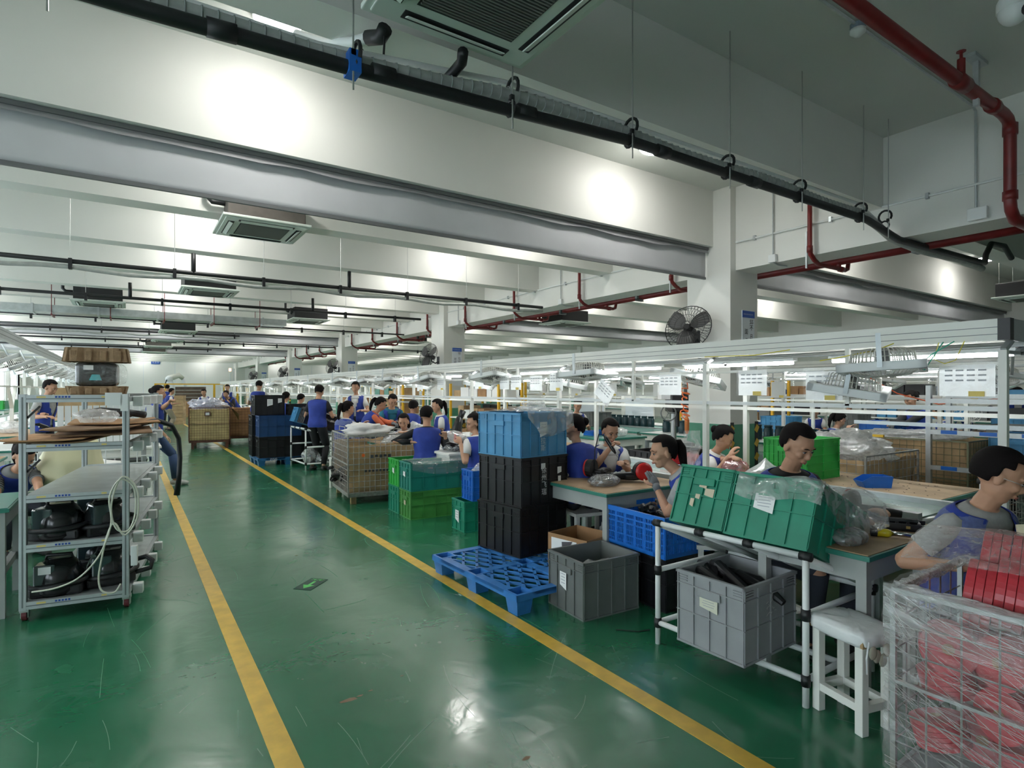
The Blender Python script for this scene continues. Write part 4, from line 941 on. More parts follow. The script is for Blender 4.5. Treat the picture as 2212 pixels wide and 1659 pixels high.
stool('white stool padded with white foam and film, in front of the near pipe rack',(2.72,1.27,0),R(-14),.20,.27,.46)
for (px_,d,lab) in ((1405,6.6,'grey metal stool under the green-topped table beyond the conveyor'),):
    p=W(px_,1000,d); stool(lab,(p.x,p.y,0),0,.28,.28,.46,False)
# ================= production line on the right
def bench(label,x0,y0,x1,y1,z=.75,top=brown_top,edge=bench_g,leg=grey_leg,grp=None,skirt=.11):
    t=thing('work_bench',label,'table',(x0,y0,0),0,grp); w,l=x1-x0,y1-y0
    obj('table_top',MB().bb((0,0,z-.03),(w,l,z-.004)),edge,t,bev=.003); obj('top_board',MB().bb((.012,.012,z-.004),(w-.012,l-.012,z)),top,t)
    obj('apron',MB().bb((.03,.03,z-.03-skirt),(w-.03,.045,z-.03)).bb((.03,l-.045,z-.03-skirt),(w-.03,l-.03,z-.03)).bb((.03,.03,z-.03-skirt),(.045,l-.03,z-.03)).bb((w-.045,.03,z-.03-skirt),(w-.03,l-.03,z-.03)),leg,t)
    for x in(.03,w-.08):
        for y in(.03,l-.08): obj('leg',MB().bb((x-.004 if x<w/2 else x+.004,y-.004 if y<l/2 else y+.004,0),(x+.046 if x<w/2 else x+.054,y+.046 if y<l/2 else y+.054,z-.03)),leg,t)
    return t
b1=bench('bench with brown board top at the near end, where the man with glasses works',2.96,1.35,3.98,1.98,top=brown_top)
b2=bench('bench with worn brown top behind the tilted crates, where the three women work',3.06,3.28,4.05,4.35,top=brown_top)
bench('cream-edged bench behind the tall black stack',3.35,6.45,4.05,7.5,top=white_pl,edge=cream,leg=cream)
bench('green-edged bench heaped with white bags beside the brown paper cage',3.10,7.62,4.05,8.9,top=brown_top,leg=cream)
bench('tan bench beyond the brown paper cage',3.3,10.1,4.05,11.2,top=brown_top,leg=grey_leg)
for k in range(9):
    y=12.3+2.6*k; bench('light bench of the right-hand line beyond the brown cage, %s in the row'%ORD[k].replace('nearest','first'),3.45,y,4.05,y+1.3,top=white_pl if k%2 else brown_top,leg=cream,grp='benches further down the right line')
# conveyor with shiny green belt
t=thing('conveyor','long conveyor with a shiny pale green belt down the right line','conveyor',(4.08,1.6,0))
Lc=36.
obj('belt',MB().bb((.06,0,.735),(.60,Lc,.745)),belt_m,t); 
obj('side_rail',MB().bb((0,-.02,.66),(.06,Lc,.78)),alu,t); obj('side_rail',MB().bb((.60,-.02,.66),(.66,Lc,.78)),alu,t)
obj('end_roller',MB().cyl((.06,.0,.70),(.60,.0,.70),.035,12),steel,t,smooth=True); obj('under_pan',MB().bb((.06,0,.64),(.60,Lc,.655)),alu_d,t)
for k in range(13):
    obj('leg',MB().bb((.0,.2+2.9*k,0),(.05,.25+2.9*k,.66)),alu,t); obj('leg',MB().bb((.61,.2+2.9*k,0),(.66,.25+2.9*k,.66)),alu,t)
# far-side benches
bench('brown-board bench across the conveyor with the blue bin on it',4.80,1.75,5.75,3.55,top=mat('pale_board_top',(.50,.36,.23),.7,var=.1,vs_=6))
bench('bench across the conveyor under the green crate by the column',4.80,3.75,5.6,5.2,top=white_pl)
for k in range(12):
    y=5.6+2.5*k; bench('bench across the conveyor beyond the column, %s in the row'%ORD[k].replace('nearest','first'),4.80,y,5.6,y+1.5,top=white_pl if k%2 else brown_top,grp='benches across the conveyor',leg=cream)
# canopy: fascia, posts, rails
def canopy(label,X,y0,y1,zt=1.99,h=.135,post=2.2,dx=.95,first=True,side=1,full=True,zb=.78):
    t=thing('line_canopy',label,'canopy',(X,y0,0)); L=y1-y0; s=side
    obj('fascia_beam',MB().bb((-.03,0,zt-h),(.03,L,zt)),cream,t)
    obj('fascia_groove',MB().bb((-.033,0,zt-h*.40),(.033,L,zt-h*.40+.004)).bb((-.033,0,zt-h*.72),(.033,L,zt-h*.72+.004)),alu_d,t)
    obj('end_cap',MB().bb((-.032,-.012,zt-h),(.032,0,zt)).bb((-.034,-.012,zt-h),(-.030,.05,zt)),black_pl,t)
    obj('fascia_beam',MB().bb((s*dx-.03,0,zt-h),(s*dx+.03,L,zt)),cream,t)
    obj('cross_head',MB().bb((0,-.002,zt-h),(s*dx,.04,zt)),alu,t)
    obj('far_rail',MB().bb((s*dx-.015,.05,1.35),(s*dx+.015,L,1.38)),cream,t)
    obj('front_rail',MB().bb((-.012,.05,1.700),(.012,L,1.722)),cream,t); obj('front_rail',MB().bb((-.015,.05,1.415),(.015,L,1.445)),white_pl,t)
    obj('wire_tray',MB().bb((s*.30,0,zt-.16),(s*.36,L,zt-.13)),alu,t)
    n=int(L/post)
    for k in range(n+1):
        y=.03+post*k
        obj('post',MB().bb((-.022,y-.022,zb),(.022,y+.022,zt-h-.06)),cream,t)
        obj('post',MB().bb((s*dx-.022,y-.022,zb),(s*dx+.022,y+.022,zt-h)),cream,t)
        obj('brace',MB().bar((0,y,zt-h-.06),(-.0+s*.16,y,zt-h+.02),.03).bar((0,y,zt-h-.07),(s*dx,y,zt-h-.07),.03,.02),alu,t)
        obj('brace',MB().bar((s*.25,y,zt-h-.07),(s*.5,y,zt-h+.02),.03),alu,t)
        if k<n: obj('hanging_post',MB().bb((-.015,y+post*.42-.015,1.43),(.015,y+post*.42+.015,zt-h)),cream,t)
        if k<n and k%2==0: obj('mid_rail',MB().bb((0,y+.02,1.30),(s*.02,y+post*.4,1.325)),alu,t)
    return t
canopy('long cream canopy frame over the right-hand line',4.50,1.25,37,dx=.62)
def tubes(label,x,y0,n,z,step=1.5,L=1.2,grp=None):
    for k in range(n):
        t=thing('tube_light',label+', %s from the near end'%ORD[k],'lamp',(x,y0+step*k,z),0,grp)
        obj('housing',MB().bb((-.035,0,0),(.035,L,.025)),white_pl,t); obj('tube',MB().cyl((0,.02,-.016),(0,L-.02,-.016),.014,8),mat_tube,t)
tubes('fluorescent tube under the right canopy',4.82,1.3,23,1.80,grp='tubes under the right canopy')
# hooded box fans under the canopy
def boxfan_proto():
    t=thing('box_fan','white square box fan hanging under the right canopy','fan',(0,0,0))
    b=MB(); w=.26
    for s in(-1,1): b.bb((s*w,-w,-.03),(s*(w-.05),w,.03)).bb((-w,s*w,-.03),(w,s*(w-.05),.03))
    obj('square_frame',b,white_pl,t,bev=.006)
    g=MB()
    for k in range(44):
        a=2*PI*k/44; c,s=math.cos(a),math.sin(a); g.tube([(c*.05,s*.05,.13),(c*.15,s*.15,.13),(c*.19,s*.19,.11),(c*.205,s*.205,.02)],.0045,3,cap=False)
        g.tube([(c*.205,s*.205,-.02),(c*.16,s*.16,-.05),(c*.04,s*.04,-.055)],.0022,3,cap=False)
    for rr,zz in ((.20,.07),(.12,.13),(.05,.13),(.1,-.055)): g.tube([(rr*math.cos(a),rr*math.sin(a),zz) for a in [2*PI*q/24 for q in range(25)]],.003,4,cap=False)
    obj('guard',g,mat('ivory_guard',(.55,.55,.50),.45),t,stuff=True)
    for k in range(5):
        def bl(u,v,k=k):
            rr=.04+u*.14; th=2*PI*k/5+(v-.5)*.9; return (rr*math.cos(th),rr*math.sin(th),.01+(v-.5)*.05)
        o=obj('blade',MB().grid(bl,4,3),mat('grey_fan_blade',(.22,.22,.21)),t,smooth=True)
    obj('motor',MB().cyl((0,0,.02),(0,0,.12),.05,12),grey_pl,t)
    obj('hanger',MB().bb((.262,-.015,-.01),(.272,.015,.22)),alu,t); obj('hanger',MB().bb((-.272,-.015,-.01),(-.262,.015,.22)),alu,t); obj('knob',MB().cyl((.272,0,0),(.30,0,0),.018,10),black_pl,t)
    return t
bf=boxfan_proto(); bf.location=(4.42,1.93,1.70); bf.rotation_euler=(R(-3),R(2),R(20)); bf['label']='largest white box fan, hanging nearest the right end of the canopy'
labs={2:'second box fan of the row, hanging above the woman with the screwdriver',3:'box fan hanging above the tall stack with the light blue crate'}
q=dup(bf,(4.62,2.25,1.56),label='lower tilted box fan just under the largest one'); q.rotation_euler=(R(10),R(-6),R(20))
for i,y in enumerate((5.06,7.1,9.2,10.9,12.4,14.2,16.5,19,21.5,24.5,28)):
    q=dup(bf,(4.42,y,1.72),label=labs.get(i+2,'white box fan under the right canopy, %s from the near end'%ORD[i+1])); q.rotation_euler=(R(-4-4*(i%3)),R(4+5*(i%2)),R(15))
    if i+2 not in labs: q['group']='box fans further down the right canopy'
q=dup(bf,(5.05,4.0,1.66),label='box fan with dark guard hanging in front of the column'); q.rotation_euler=(R(14),R(8),R(30))
for i,y in enumerate((6.2,8.6,11,13.5,16,19,22.5,26)): 
    q=dup(bf,(5.1,y,1.68),label='box fan in the rear row under the right canopy, %s'%ORD[i],group='rear row of box fans'); q.rotation_euler=(R(12),R(-14),R(45))
# papers in plastic sleeves
def sheet(px,py,wpx,hpx,X,label,yn=True,tilt=0,zt=None):
    # place on the rail plane X
    u=(px-1106)/F_PX; d=X/(SN+u*CS); y=d*(CS-u*SN); z=HC-(py-842)/F_PX*d; k=d/F_PX
    # plane faces -x; apparent width compression
    w_=min(.42,wpx*k/ max(.35,abs(SN+ (px-1106)/F_PX*CS)/math.hypot(1,u))); h_=hpx*k
    t=thing('instruction_sheet',label,'paper',(X,y,z)); rt=Matrix.Rotation(tilt,4,'X')
    def fn(a,b): return rt@Vector((-.018+.008*N3(a*4,b*4,px),(a-.5)*w_,(b-.5)*h_))
    o=obj('paper',MB().grid(fn,6,6),sheet_p,t,smooth=True)
    obj('plastic_sleeve',MB().grid(lambda a,b: rt@Vector((-.024+.01*N3(a*5,b*5,px+3),(a-.5)*w_*1.12,(b-.45)*h_*1.15)),6,6),film('sleeve_film',op=.12),t,smooth=True)
    if w_>.1:
        g=MB()
        for j in range(3):
            for i in range(4): g.bb((-.031,(-.36+.2*i)*w_,(.30-.16*j)*h_),(-.0305,(-.36+.2*i+.14)*w_,(.30-.16*j+.05)*h_))
        o2=obj('printed_figures',g.xf(rt),mat('pale_print',(.45,.47,.50)),t,stuff=True)
    if yn: obj('yellow_note',MB().bb((-.033,-.33*w_,-.5*h_),(-.0315,-.05*w_,-.34*h_)).xf(rt),yel_paper,t)
    return t
XR_=4.47
for i,(px,py,w_,h_,lab) in enumerate(((2090,822,95,68,'widest instruction sheet in a sleeve, near the right end of the canopy rail'),(1782,833,70,62,'instruction sheet with two rows of figures on the canopy rail'),(1628,827,56,54,'instruction sheet just right of the white post in front of the column'),
        (1450,831,46,44,'instruction sheet hanging left of the big column'),(1204,824,28,40,'instruction sheet just above the draped light blue crate'),(1160,828,26,32,'plain white sheet left of the one above the blue crate'),(1117,826,22,32,'narrow instruction sheet with a yellow note above the light blue crate'),
        (1092,826,20,30,'plain narrow sheet above the left edge of the light blue crate'),(1037,825,18,30,'small sheet with yellow note left of the light blue crate'),(955,830,17,24,'small sheet over the woman in profile'),(909,835,12,20,'small sheet with yellow note over the red-haired cart parts'),(852,832,11,17,'tiny sheet above the kneeling worker in orange'),(783,828,10,16,'tiny sheet further down the canopy rail'),(722,836,9,16,'smallest sheet far down the canopy rail'))):
    sheet(px,py,w_,h_,XR_,lab.replace('red-haired cart parts','black parts on the bench').replace('kneeling worker in orange','worker in the coral shirt'),yn=i not in (5,7,3))
sheet(1308,848,34,40,XR_,'white sheet hanging askew above the woman with the screwdriver',False,R(35))
# loose wires along the canopy
for (ps,m,lab) in (([(4.40,1.5,1.86),(4.38,1.62,1.78),(4.38,1.7,1.70),(4.38,1.66,1.68),(4.38,1.6,1.78),(4.4,1.56,1.86)],mat('green_wire',(.05,.45,.3)),'tangled green and yellow wires under the canopy end'),([(4.40,1.85,1.87),(4.38,1.95,1.83),(4.38,2.2,1.79),(4.38,2.35,1.77)],mat('yellow_wire',(.7,.6,.05)),'yellow wire looping to the largest box fan'),([(4.4,2.6,1.87),(4.38,2.9,1.84),(4.38,3.4,1.85)],mat('yellow_wire',(.7,.6,.05)),'yellow wire loop along the canopy left of the box fan')):
    tag(obj('loose_wire',MB().tube(ps,.004,5),m,None,smooth=True),lab,'wire')
q=MB().tube([(4.44,1.46,1.86),(4.42,1.5,1.74),(4.42,1.56,1.72),(4.42,1.62,1.75),(4.44,1.6,1.86)],.003,5); tag(obj('loose_wire',q,mat('yellow_wire',(.7,.6,.05)),None),'yellow wire in the tangle under the canopy end','wire')
# air line
tag(obj('air_line',MB().tube([(4.62,1.3,1.84),(4.62,20,1.84)],.012,8),steel,None,smooth=True),'thin steel air line running under the right canopy','pipe')
t=thing('coiled_air_hose','orange coiled air hose with a pneumatic driver hanging left of the big column','hose')
c0=W(1480,880,6.3); pts=[]
for k in range(90):
    a=k*.5; z=c0.z+.20-.34*k/90; rr=.045+.02*math.sin(k*.2); pts.append((c0.x+rr*math.cos(a),c0.y+rr*math.sin(a)*.6,z+.02*math.sin(a)))
obj('coil',MB().tube([(c0.x,c0.y,1.85)]+pts,.006,5),orange,t,smooth=True)
obj('driver',MB().tube([(c0.x+.02,c0.y,c0.z-.1),(c0.x+.03,c0.y,c0.z-.14),(c0.x+.03,c0.y,c0.z-.25),(c0.x+.03,c0.y,c0.z-.29)],[.015,.026,.024,.012],10),mat('copper_orange',(.55,.18,.05),.35,.5),t,smooth=True); obj('driver_bit',MB().cyl((c0.x+.03,c0.y,c0.z-.29),(c0.x+.03,c0.y,c0.z-.34),.006,6),steel,t)
# ---------------- things on the near bench
def onb(px,py,z=.75): return G(px,py,z)
def mop(label,p,rz,sc=1,red=True,rot=None,name='floor_tool_head'):
    t=thing(name,label,'part',p,rz)
    obj('body',MB().tube([(-.16,0,.03),(-.05,0,.045),(.08,0,.04),(.17,0,.025)],[.025,.032,.04,.02],9),black_pl,t,smooth=True)
    obj('yoke',MB().bb((-.02,-.06,.02),(.12,.06,.05)).cyl((.12,-.07,.05),(.12,.07,.05),.03,12),black_pl,t)
    if red:
        obj('wheel',MB().lathe([(.02,-.028),(.055,-.02),(.075,.0),(.078,.012),(.05,.02),(.02,.022)],n=24).xf(Matrix.Translation((.14,-.06,.085))@Matrix.Rotation(PI/2,4,'X')),red_pl,t,smooth=True)
        obj('wheel_tyre',MB().cyl((.14,-.055,.085),(.14,.0,.085),.079,24),black_rub,t)
    if rot is not None: t.rotation_euler=rot
    return t
p=W(1352,1012,4.75); mop('black and red wheel unit held at the bench by the woman with the screwdriver',(3.62,3.95,.76),R(200))
p=W(1400,1012,4.6); mop('black and red wheel unit lying beside the leaning woman',(3.60,3.62,.76),R(-20))
bag('black plastic parts in a clear bag at the edge of the brown bench',(3.33,3.60,.75),(.15,.11,.05),bagk_m,21,amp=.15)
# strip of white wheels
t=thing('axle_strip','row of small white wheels on black axles at the left of the brown bench','part',(3.36,4.12,.75),R(-20))
for k in range(9): obj('white_wheel',MB().cyl((-.12+.03*k,-.0,.02),(-.10+.03*k,0,.02),.018,10),white_pl,t,smooth=True)
obj('axle',MB().cyl((-.13,0,.02),(.15,0,.02),.008,6).bb((-.12,.02,.0),(.16,.10,.025)),black_pl,t)
t=thing('roller_assembly','black roller frame with white wheels lying behind the bag of parts','part',(3.62,3.80,.76),R(-35))
obj('frame',MB().bar((-.16,-.05,.03),(.16,-.05,.02),.03).bar((-.16,.05,.04),(.16,.05,.02),.02).bar((-.16,-.05,.03),(-.16,.05,.04),.02).bar((.16,-.05,.03),(.16,.05,.03),.02).bar((0,-.05,.03),(0,.05,.03),.03),black_pl,t)
for x,y in ((.02,-.07),(.05,-.075),(-.1,.06),(.1,.05)): obj('white_wheel',MB().cyl((x,y-.012,.045),(x,y+.012,.045),.022,12),white_pl,t)
blackparts('black part with white wheels at the left corner of the brown bench',(3.55,4.2,.76),5,(.12,.08),seed=5)
# near bench items
t=thing('tool_box','open black toolbox-like housing on the near bench','part',onb(1960,1140)+Vector((0,0,0)),R(-62))
g=MB(); g.bb((-.24,-.05,0),(.24,.05,.012)).bb((-.24,-.05,0),(.24,-.04,.04)).bb((-.24,.04,0),(.24,.05,.05))
for k in range(9): g.bb((-.22+.052*k,-.04,.0),(-.205+.052*k,.04,.045))
g.cyl((-.2,0,.04),(.2,0,.05),.018,8); t.location=(3.63,1.62,.752); obj('housing',g,black_pl,t)
for k in range(4): obj('brass_insert',MB().bb((-.16+.1*k,-.052,.015),(-.14+.1*k,-.050,.03)),mat('brass',(.5,.38,.15),.3,.8),t)
mop('black wheel housing standing on the near bench',(3.78,1.72,.77),R(120),1,False)
obj_=MB().lathe([(.02,-.03),(.085,-.02),(.09,.0),(.085,.02),(.02,.03)],n=26); t=thing('caster_unit','round black wheel with red edge upright on the near bench','wheel',(3.72,1.80,.845),0); obj('wheel_disc',obj_.xf(Matrix.Rotation(PI/2,4,'X')),black_pl,t,smooth=True); obj('red_edge',MB().tube([(.088*math.cos(a),.02,.088*math.sin(a)) for a in [2*PI*k/24 for k in range(25)]],.004,5),red_pl,t)
bag('crumpled clear bag beside the black wheel on the near bench',(3.80,2.02,.745),(.085,.075,.07),bag_m,31)
t=thing('torque_screwdriver','chrome screwdriver with a yellow end lying on the near bench','tool',(3.42,1.50,.772),R(-58))
obj('handle',MB().tube([(-.02,0,0),(.03,0,0),(.045,0,0)],[.022,.022,.018],12),mat('clear_yellow_plastic',(.65,.5,.02),.2),t,smooth=True); obj('collar',MB().cyl((-.05,0,0),(-.02,0,0),.024,12),black_pl,t); obj('shaft',MB().cyl((.045,0,0),(.16,0,-.004),.012,10),mat('chrome',(.6,.6,.6),.12,1.),t,smooth=True); obj('grip',MB().cyl((.16,0,-.004),(.30,0,-.006),.014,10),black_pl,t)
def bin_(label,p,rz,w,l,h,m,hopper=False,cat='bin'):
    t=thing('parts_bin',label,cat,p,rz); b=MB(); tw,tl=w/2,l/2; e=.004
    b.bb((-tw+.01,-tl+.01,0),(tw-.01,tl-.01,e))
    def wall(a,b_,za=h,zb=h): 
        b.add([(a[0]*.9,a[1]*.9,0),(b_[0]*.9,b_[1]*.9,0),(b_[0],b_[1],zb),(a[0],a[1],za)],[(0,1,2,3)])
    c=[(-tw,-tl),(tw,-tl),(tw,tl),(-tw,tl)]
    if hopper:
        b.add([(-tw*.9,-tl*.9,0),(tw*.9,-tl*.9,0),(tw,-tl,h),(-tw*.5,-tl,h),(-tw*1.2,-tl,h*.55)],[(0,1,2,3,4)]); b.add([(-tw*.9,tl*.9,0),(tw*.9,tl*.9,0),(tw,tl,h),(-tw*.5,tl,h),(-tw*1.2,tl,h*.55)],[(0,1,2,3,4)])
        wall(c[1],c[2]); b.add([(-tw*.9,-tl*.9,0),(-tw*.9,tl*.9,0),(-tw*1.2,tl,h*.55),(-tw*1.2,-tl,h*.55)],[(0,1,2,3)])
    else:
        for i in range(4): wall(c[i],c[(i+1)%4])
    o=obj('shell',b,m,t); s=o.modifiers.new('s','SOLIDIFY'); s.thickness=.005; s.offset=0
    r=MB()
    for s in(-1,1): r.bb((-tw*.45 if hopper else -tw,s*(tl-.002),h-.008),(tw,s*(tl+.006),h)); r.bb((s*tw-.004 if (s>0 or not hopper) else tw-.005,-tl,h-.008),(s*tw+.004 if (s>0 or not hopper) else tw+.004,tl,h))
    if not hopper: r.bb((-.002,-tl*.92,.005),(.002,tl*.92,h*.8))
    obj('rim',r,m,t); return t
bin_('blue hopper bin standing on the board across the conveyor',G(1890,1056,.75)+Vector((.1,.05,0)),R(-38),.22,.14,.095,blue_pl,True)
bin_('low blue tray on the rim of the conveyor behind the near bench',(3.80,2.10,.742),R(-35),.20,.10,.045,mat('tray_blue',(.01,.22,.55),.4))
tag(obj('utility_knife',MB().box((0,0,.008),(.09,.022,.014)).box((.05,0,.008),(.02,.018,.01)),mat('yellow_tool',(.8,.5,.02),.4),None,(3.62,1.90,.75),R(-70),bev=.003),'yellow cutter knife lying by the low blue tray','tool')
bag('clear bag of black parts hanging off the left of the near bench',(3.22,1.70,.75),(.10,.09,.05),film('bag_dark_clear',col=(.5,.5,.5),op=.7),33)
bag('second clear bag of black parts at the bench corner',(3.12,1.52,.75),(.11,.07,.045),film('bag_dark_clear',op=.7),36)
sc=MB(); rnd=random.Random(2)
for k in range(60): sc.box((rnd.uniform(5.0,5.6),rnd.uniform(1.85,3.0),.7515),(rnd.uniform(.005,.02),.004,.002),Matrix.Rotation(rnd.uniform(0,3),3,'Z'))
tag(obj('screw_litter',sc,ink,None,stuff=True),'small dark scraps scattered on the board across the conveyor','scraps')
# green crate, white bags by the column
gC=crate(.55,.42,.36,green_pl,'bright green crate across the conveyor behind the young man',(5.22,3.35,.752),R(0),2,9,mid=(.2,.4,.6,.8))
gC.location=(5.18,2.95,.752)
bag('white plastic bag with a twisted neck beside the bright green crate',(4.62,2.95,.745),(.19,.15,.08),bagw_m,41,knot=True)
bag('pink bag beside the woman at the column',(4.68,3.30,.745),(.13,.10,.09),red_bag,43)
bin_('blue tray in front of the woman at the column',(4.62,3.75,.75),R(-30),.24,.16,.05,blue_pl)
drape('clear bag hanging open beside the woman at the column',W(1495,970,5.6),R(-30),lambda u,v:(-.08+.16*u+.02*N3(u*5,v*5),0.03*N3(u*4,v*4,9),-.16+.34*v),8,12,bag_m)
# white bags and black parts on far benches
bag('heap of white plastic bags on the green-edged bench',(3.45,7.95,.75),(.34,.24,.10),bagw_m,51,nu=40,nv=20,amp=.5)
bag('second heap of white bags on the green-edged bench',(3.75,8.3,.75),(.22,.2,.14),bagw_m,53,amp=.5)
bag('clear bag on the cream-edged bench',(3.8,7.2,.75),(.2,.2,.12),bag_m,54)
blackparts('black part in the heap on the cream-edged bench',(3.62,6.75,.75),16,(.2,.22),seed=15,h=.08)
bag('black plastic heap on the cream-edged bench behind the tall stack',(3.65,6.65,.75),(.2,.18,.05),bagk_m,55,amp=.4)
mop('black cart part with a red wheel on the bench behind the man in blue',(3.8,7.6,.77),R(150)); mop('black part with two red wheels right of the man in blue',(3.95,7.3,.78),R(-110))
for k,(x,y) in enumerate(((4.4,8.2),(4.35,9.4),(4.3,10.5),(4.4,7.5))):
    t=thing('upright_vacuum',['upright black vacuum body on the conveyor','tilted black vacuum body further up the conveyor','furthest upright black vacuum body on the conveyor','black vacuum body with a long neck on the conveyor'][k],'machine',(x,y,.75),R(30*k))
    obj('tank',MB().tube([(0,0,.0),(0,0,.12),(.03,0,.25),(.06,0,.36)],[.10,.09,.07,.05],12),mach,t,smooth=True); obj('neck',MB().tube([(.06,0,.33),(.12,0,.46)],[.04,.055],10),black_pl,t,smooth=True)
    obj('wheel',MB().cyl((-.02,-.12,.07),(-.02,-.09,.07),.06,14),red_pl,t); obj('wheel',MB().cyl((-.02,.09,.07),(-.02,.12,.07),.06,14),red_pl,t)
for k in range(8):
    bag('white bag on the far benches of the right line, %s'%ORD[k],(3.7,12.6+2.6*k,.75),(.2,.2,.1),bagw_m,60+k,amp=.4,grp='white bags further down',nu=16,nv=10)
    blackparts('black part lying on the far end of the right line',(4.4,11.8+2.3*k,.76),2,(.15,.5),seed=70+k)
# ================= beyond the conveyor (second aisle, second line)
k1=cage('wire cage lined with printed cardboard behind the young man',(6.05,2.35,0),R(0),1.15,1.05,.78,.12,wire,.085,card_l,lin_h=.92,r=.003)
k1.location=(5.95,2.75,0)
q=MB()
for k in range(16): q.bb((-.0,.2+.04*k,.62),(-.004+.0,.225+.04*k,.64))
obj('printed_line',MB().bb((-.004,.25,.70),(0,.80,.715)),navy_pl,k1); obj('printed_letters',q,ink,k1,stuff=True)
k2=cage('taller wire cage of cardboard behind the printed one',(7.7,2.5,0),R(0),1.1,1.5,.85,.12,mat('olive_wire',(.2,.2,.12),.5,.4),.075,card_l,lin_h=.97,r=.003)
bag('white foam sheets heaped in the printed cage',(6.5,3.3,.78),(.45,.4,.17),bagw_m,81,nu=40,nv=22,amp=.5)
bag('white bags on the taller cardboard cage',(8.3,3.3,.92),(.4,.5,.07),bagw_m,82,amp=.5)
t=thing('yellow_clamp','yellow clip hanging on the rim of the taller cage','clip',(7.68,3.4,.97)); obj('clip',MB().bb((-.02,-.06,0),(.02,.06,.03)),mat('yellow_tool',(.8,.5,.02)),t)
k3=cage('wire cage with grey bags behind the man with glasses',(5.95,.75,0),R(0),.8,1.0,.70,.1,wire,.07,None,r=.003)
bag('grey plastic bags heaped in the cage behind the man with glasses',(6.35,1.25,.55),(.33,.4,.2),bagk_m,83,amp=.4); bag('clear bag on top of the grey bags',(6.35,1.3,.75),(.25,.3,.1),bag_m,84)
pr_=pipe_rack('small white pipe rack between the near bench and the cages',(5.35,1.65,0),(5.4,.75,0),.45,.86,.75,tray=False)
# second line at X ~ 9
canopy('second cream canopy frame beyond the cages',9.0,1.0,37,zt=2.0,dx=.9)
canopy('third canopy frame at the far right side of the hall',13.0,2.0,37,zt=2.0,dx=.9,post=4.4)
canopy('fourth canopy frame against the right wall side',18.5,2.5,37,zt=2.0,dx=.9,post=4.4)
tubes('fluorescent tube under the second canopy',9.45,1.2,22,1.82,step=1.6,grp='tubes under the second canopy')
tubes('fluorescent tube under the third canopy',13.45,2.2,14,1.82,step=2.4,grp='tubes under the third canopy')
tubes('fluorescent tube under the fourth canopy',18.9,2.8,12,1.82,step=2.8,grp='tubes under the fourth canopy')
t=thing('conveyor','second conveyor with green mat beyond the cages','conveyor',(9.1,1.4,0)); obj('belt',MB().bb((0,0,.70),(.6,35,.745)),bench_g,t); obj('side_rail',MB().bb((-.05,0,.66),(0,35,.77)),alu,t); obj('side_rail',MB().bb((.6,0,.66),(.65,35,.77)),alu,t)
for k in range(12): obj('leg',MB().bb((0,.2+3*k,0),(.05,.25+3*k,.66)),alu,t); obj('leg',MB().bb((.55,.2+3*k,0),(.6,.25+3*k,.66)),alu,t)
for k in range(11):
    y=1.6+3.1*k; bench('cream bench along the near side of the second line, %s in the row'%ORD[k].replace('nearest','first'),8.05,y,8.95,y+3.04,top=white_pl if k%2 else bench_g,leg=cream,grp='benches of the second line')
    bench('bench along the far side of the second line, %s in the row'%ORD[k].replace('nearest','first'),9.9,y+.3,10.7,y+2.0,top=white_pl,leg=cream,grp='far benches of the second line')
for k in range(7):
    y=3.0+4.6*k; bench('grey bench in the third line, %s from the near end'%ORD[k],12.2,y,12.95,y+3.2,top=white_pl,leg=grey_leg,grp='benches of the third line'); bench('grey bench in the fourth line, %s from the near end'%ORD[k],17.6,y,18.4,y+3.2,top=white_pl,leg=grey_leg,grp='benches of the fourth line')
q=[dup(bf,(8.95,y,1.68),label='box fan under the second canopy, %s from the near end'%ORD[i],group='box fans of the second line',rot=(R(10),R(12),R(45))) for i,y in enumerate((2.6,4.4,6.6,8.8,11,13.5,16,19,23))]
for i,(x,y) in enumerate([(13,3+2.6*k) for k in range(8)]): dup(bf,(x,y,1.68),label='box fan under the third canopy, %s from the near end'%ORD[i],group='box fans of the third line',rot=(R(8),R(14),R(45)))
for i,y in enumerate([1.6+1.3*k for k in range(16)]):
    t=thing('instruction_sheet','instruction sheet on the second canopy, %s from the near end'%ORD[i],'paper',(8.96,y,1.55),0,'sheets on the second canopy'); obj('paper',MB().bb((-.003,-.12,-.13),(0,.12,.13)),paper,t); obj('yellow_note',MB().bb((-.005,-.1,-.13),(-.0035,-.02,-.09)),yel_paper,t)
# jars in rows on the second line
for r_,(x,y,n,lab) in enumerate(((8.5,5.0,14,'dark teal jar in the row on the second line'),(8.25,3.4,7,'dark teal jar near the column on the second line'),(9.3,8.6,12,'dark jar in the conveyor row beyond the green table'))):
    for k in range(n):
        o=obj('jar',MB().lathe([(.07,0),(.075,.02),(.075,.17),(.06,.19),(.06,.21),(.065,.21),(.065,.235)],n=12),jar_m,None,(x,y+.19*k,.75),smooth=True); tag(o,lab+', %s from the near end'%ORD[k],'jar',lab)
rnd=random.Random(77)
crl=[(8.4,2.2,'blue',sky_pl,'open blue crate on the second line behind the young man'),(8.6,9.6,'g',grey_pl,'grey crate on the second line left of the column'),(10.2,1.7,'g',grey_pl,'wide grey crate under the second canopy near the right edge'),(10.3,2.8,'g',grey_pl,'grey crate behind the standing man in black'),(9.9,4.3,'b',blue_pl,'blue crate on the far bench of the second line'),(10.2,6.2,'s',sky_pl,'sky blue crate beyond the column'),(12.5,3.4,'b',sky_pl,'sky blue crate on the third line'),(12.4,6.0,'g',grey_pl,'grey crate on the third line'),(12.4,8.1,'b',blue_pl,'blue crate on the third line left of the column')]
for x,y,_,m,lab in crl: crate(.55,.8 if 'wide' in lab else .5,.3,m,lab,(x,y,.76),0,4,5)
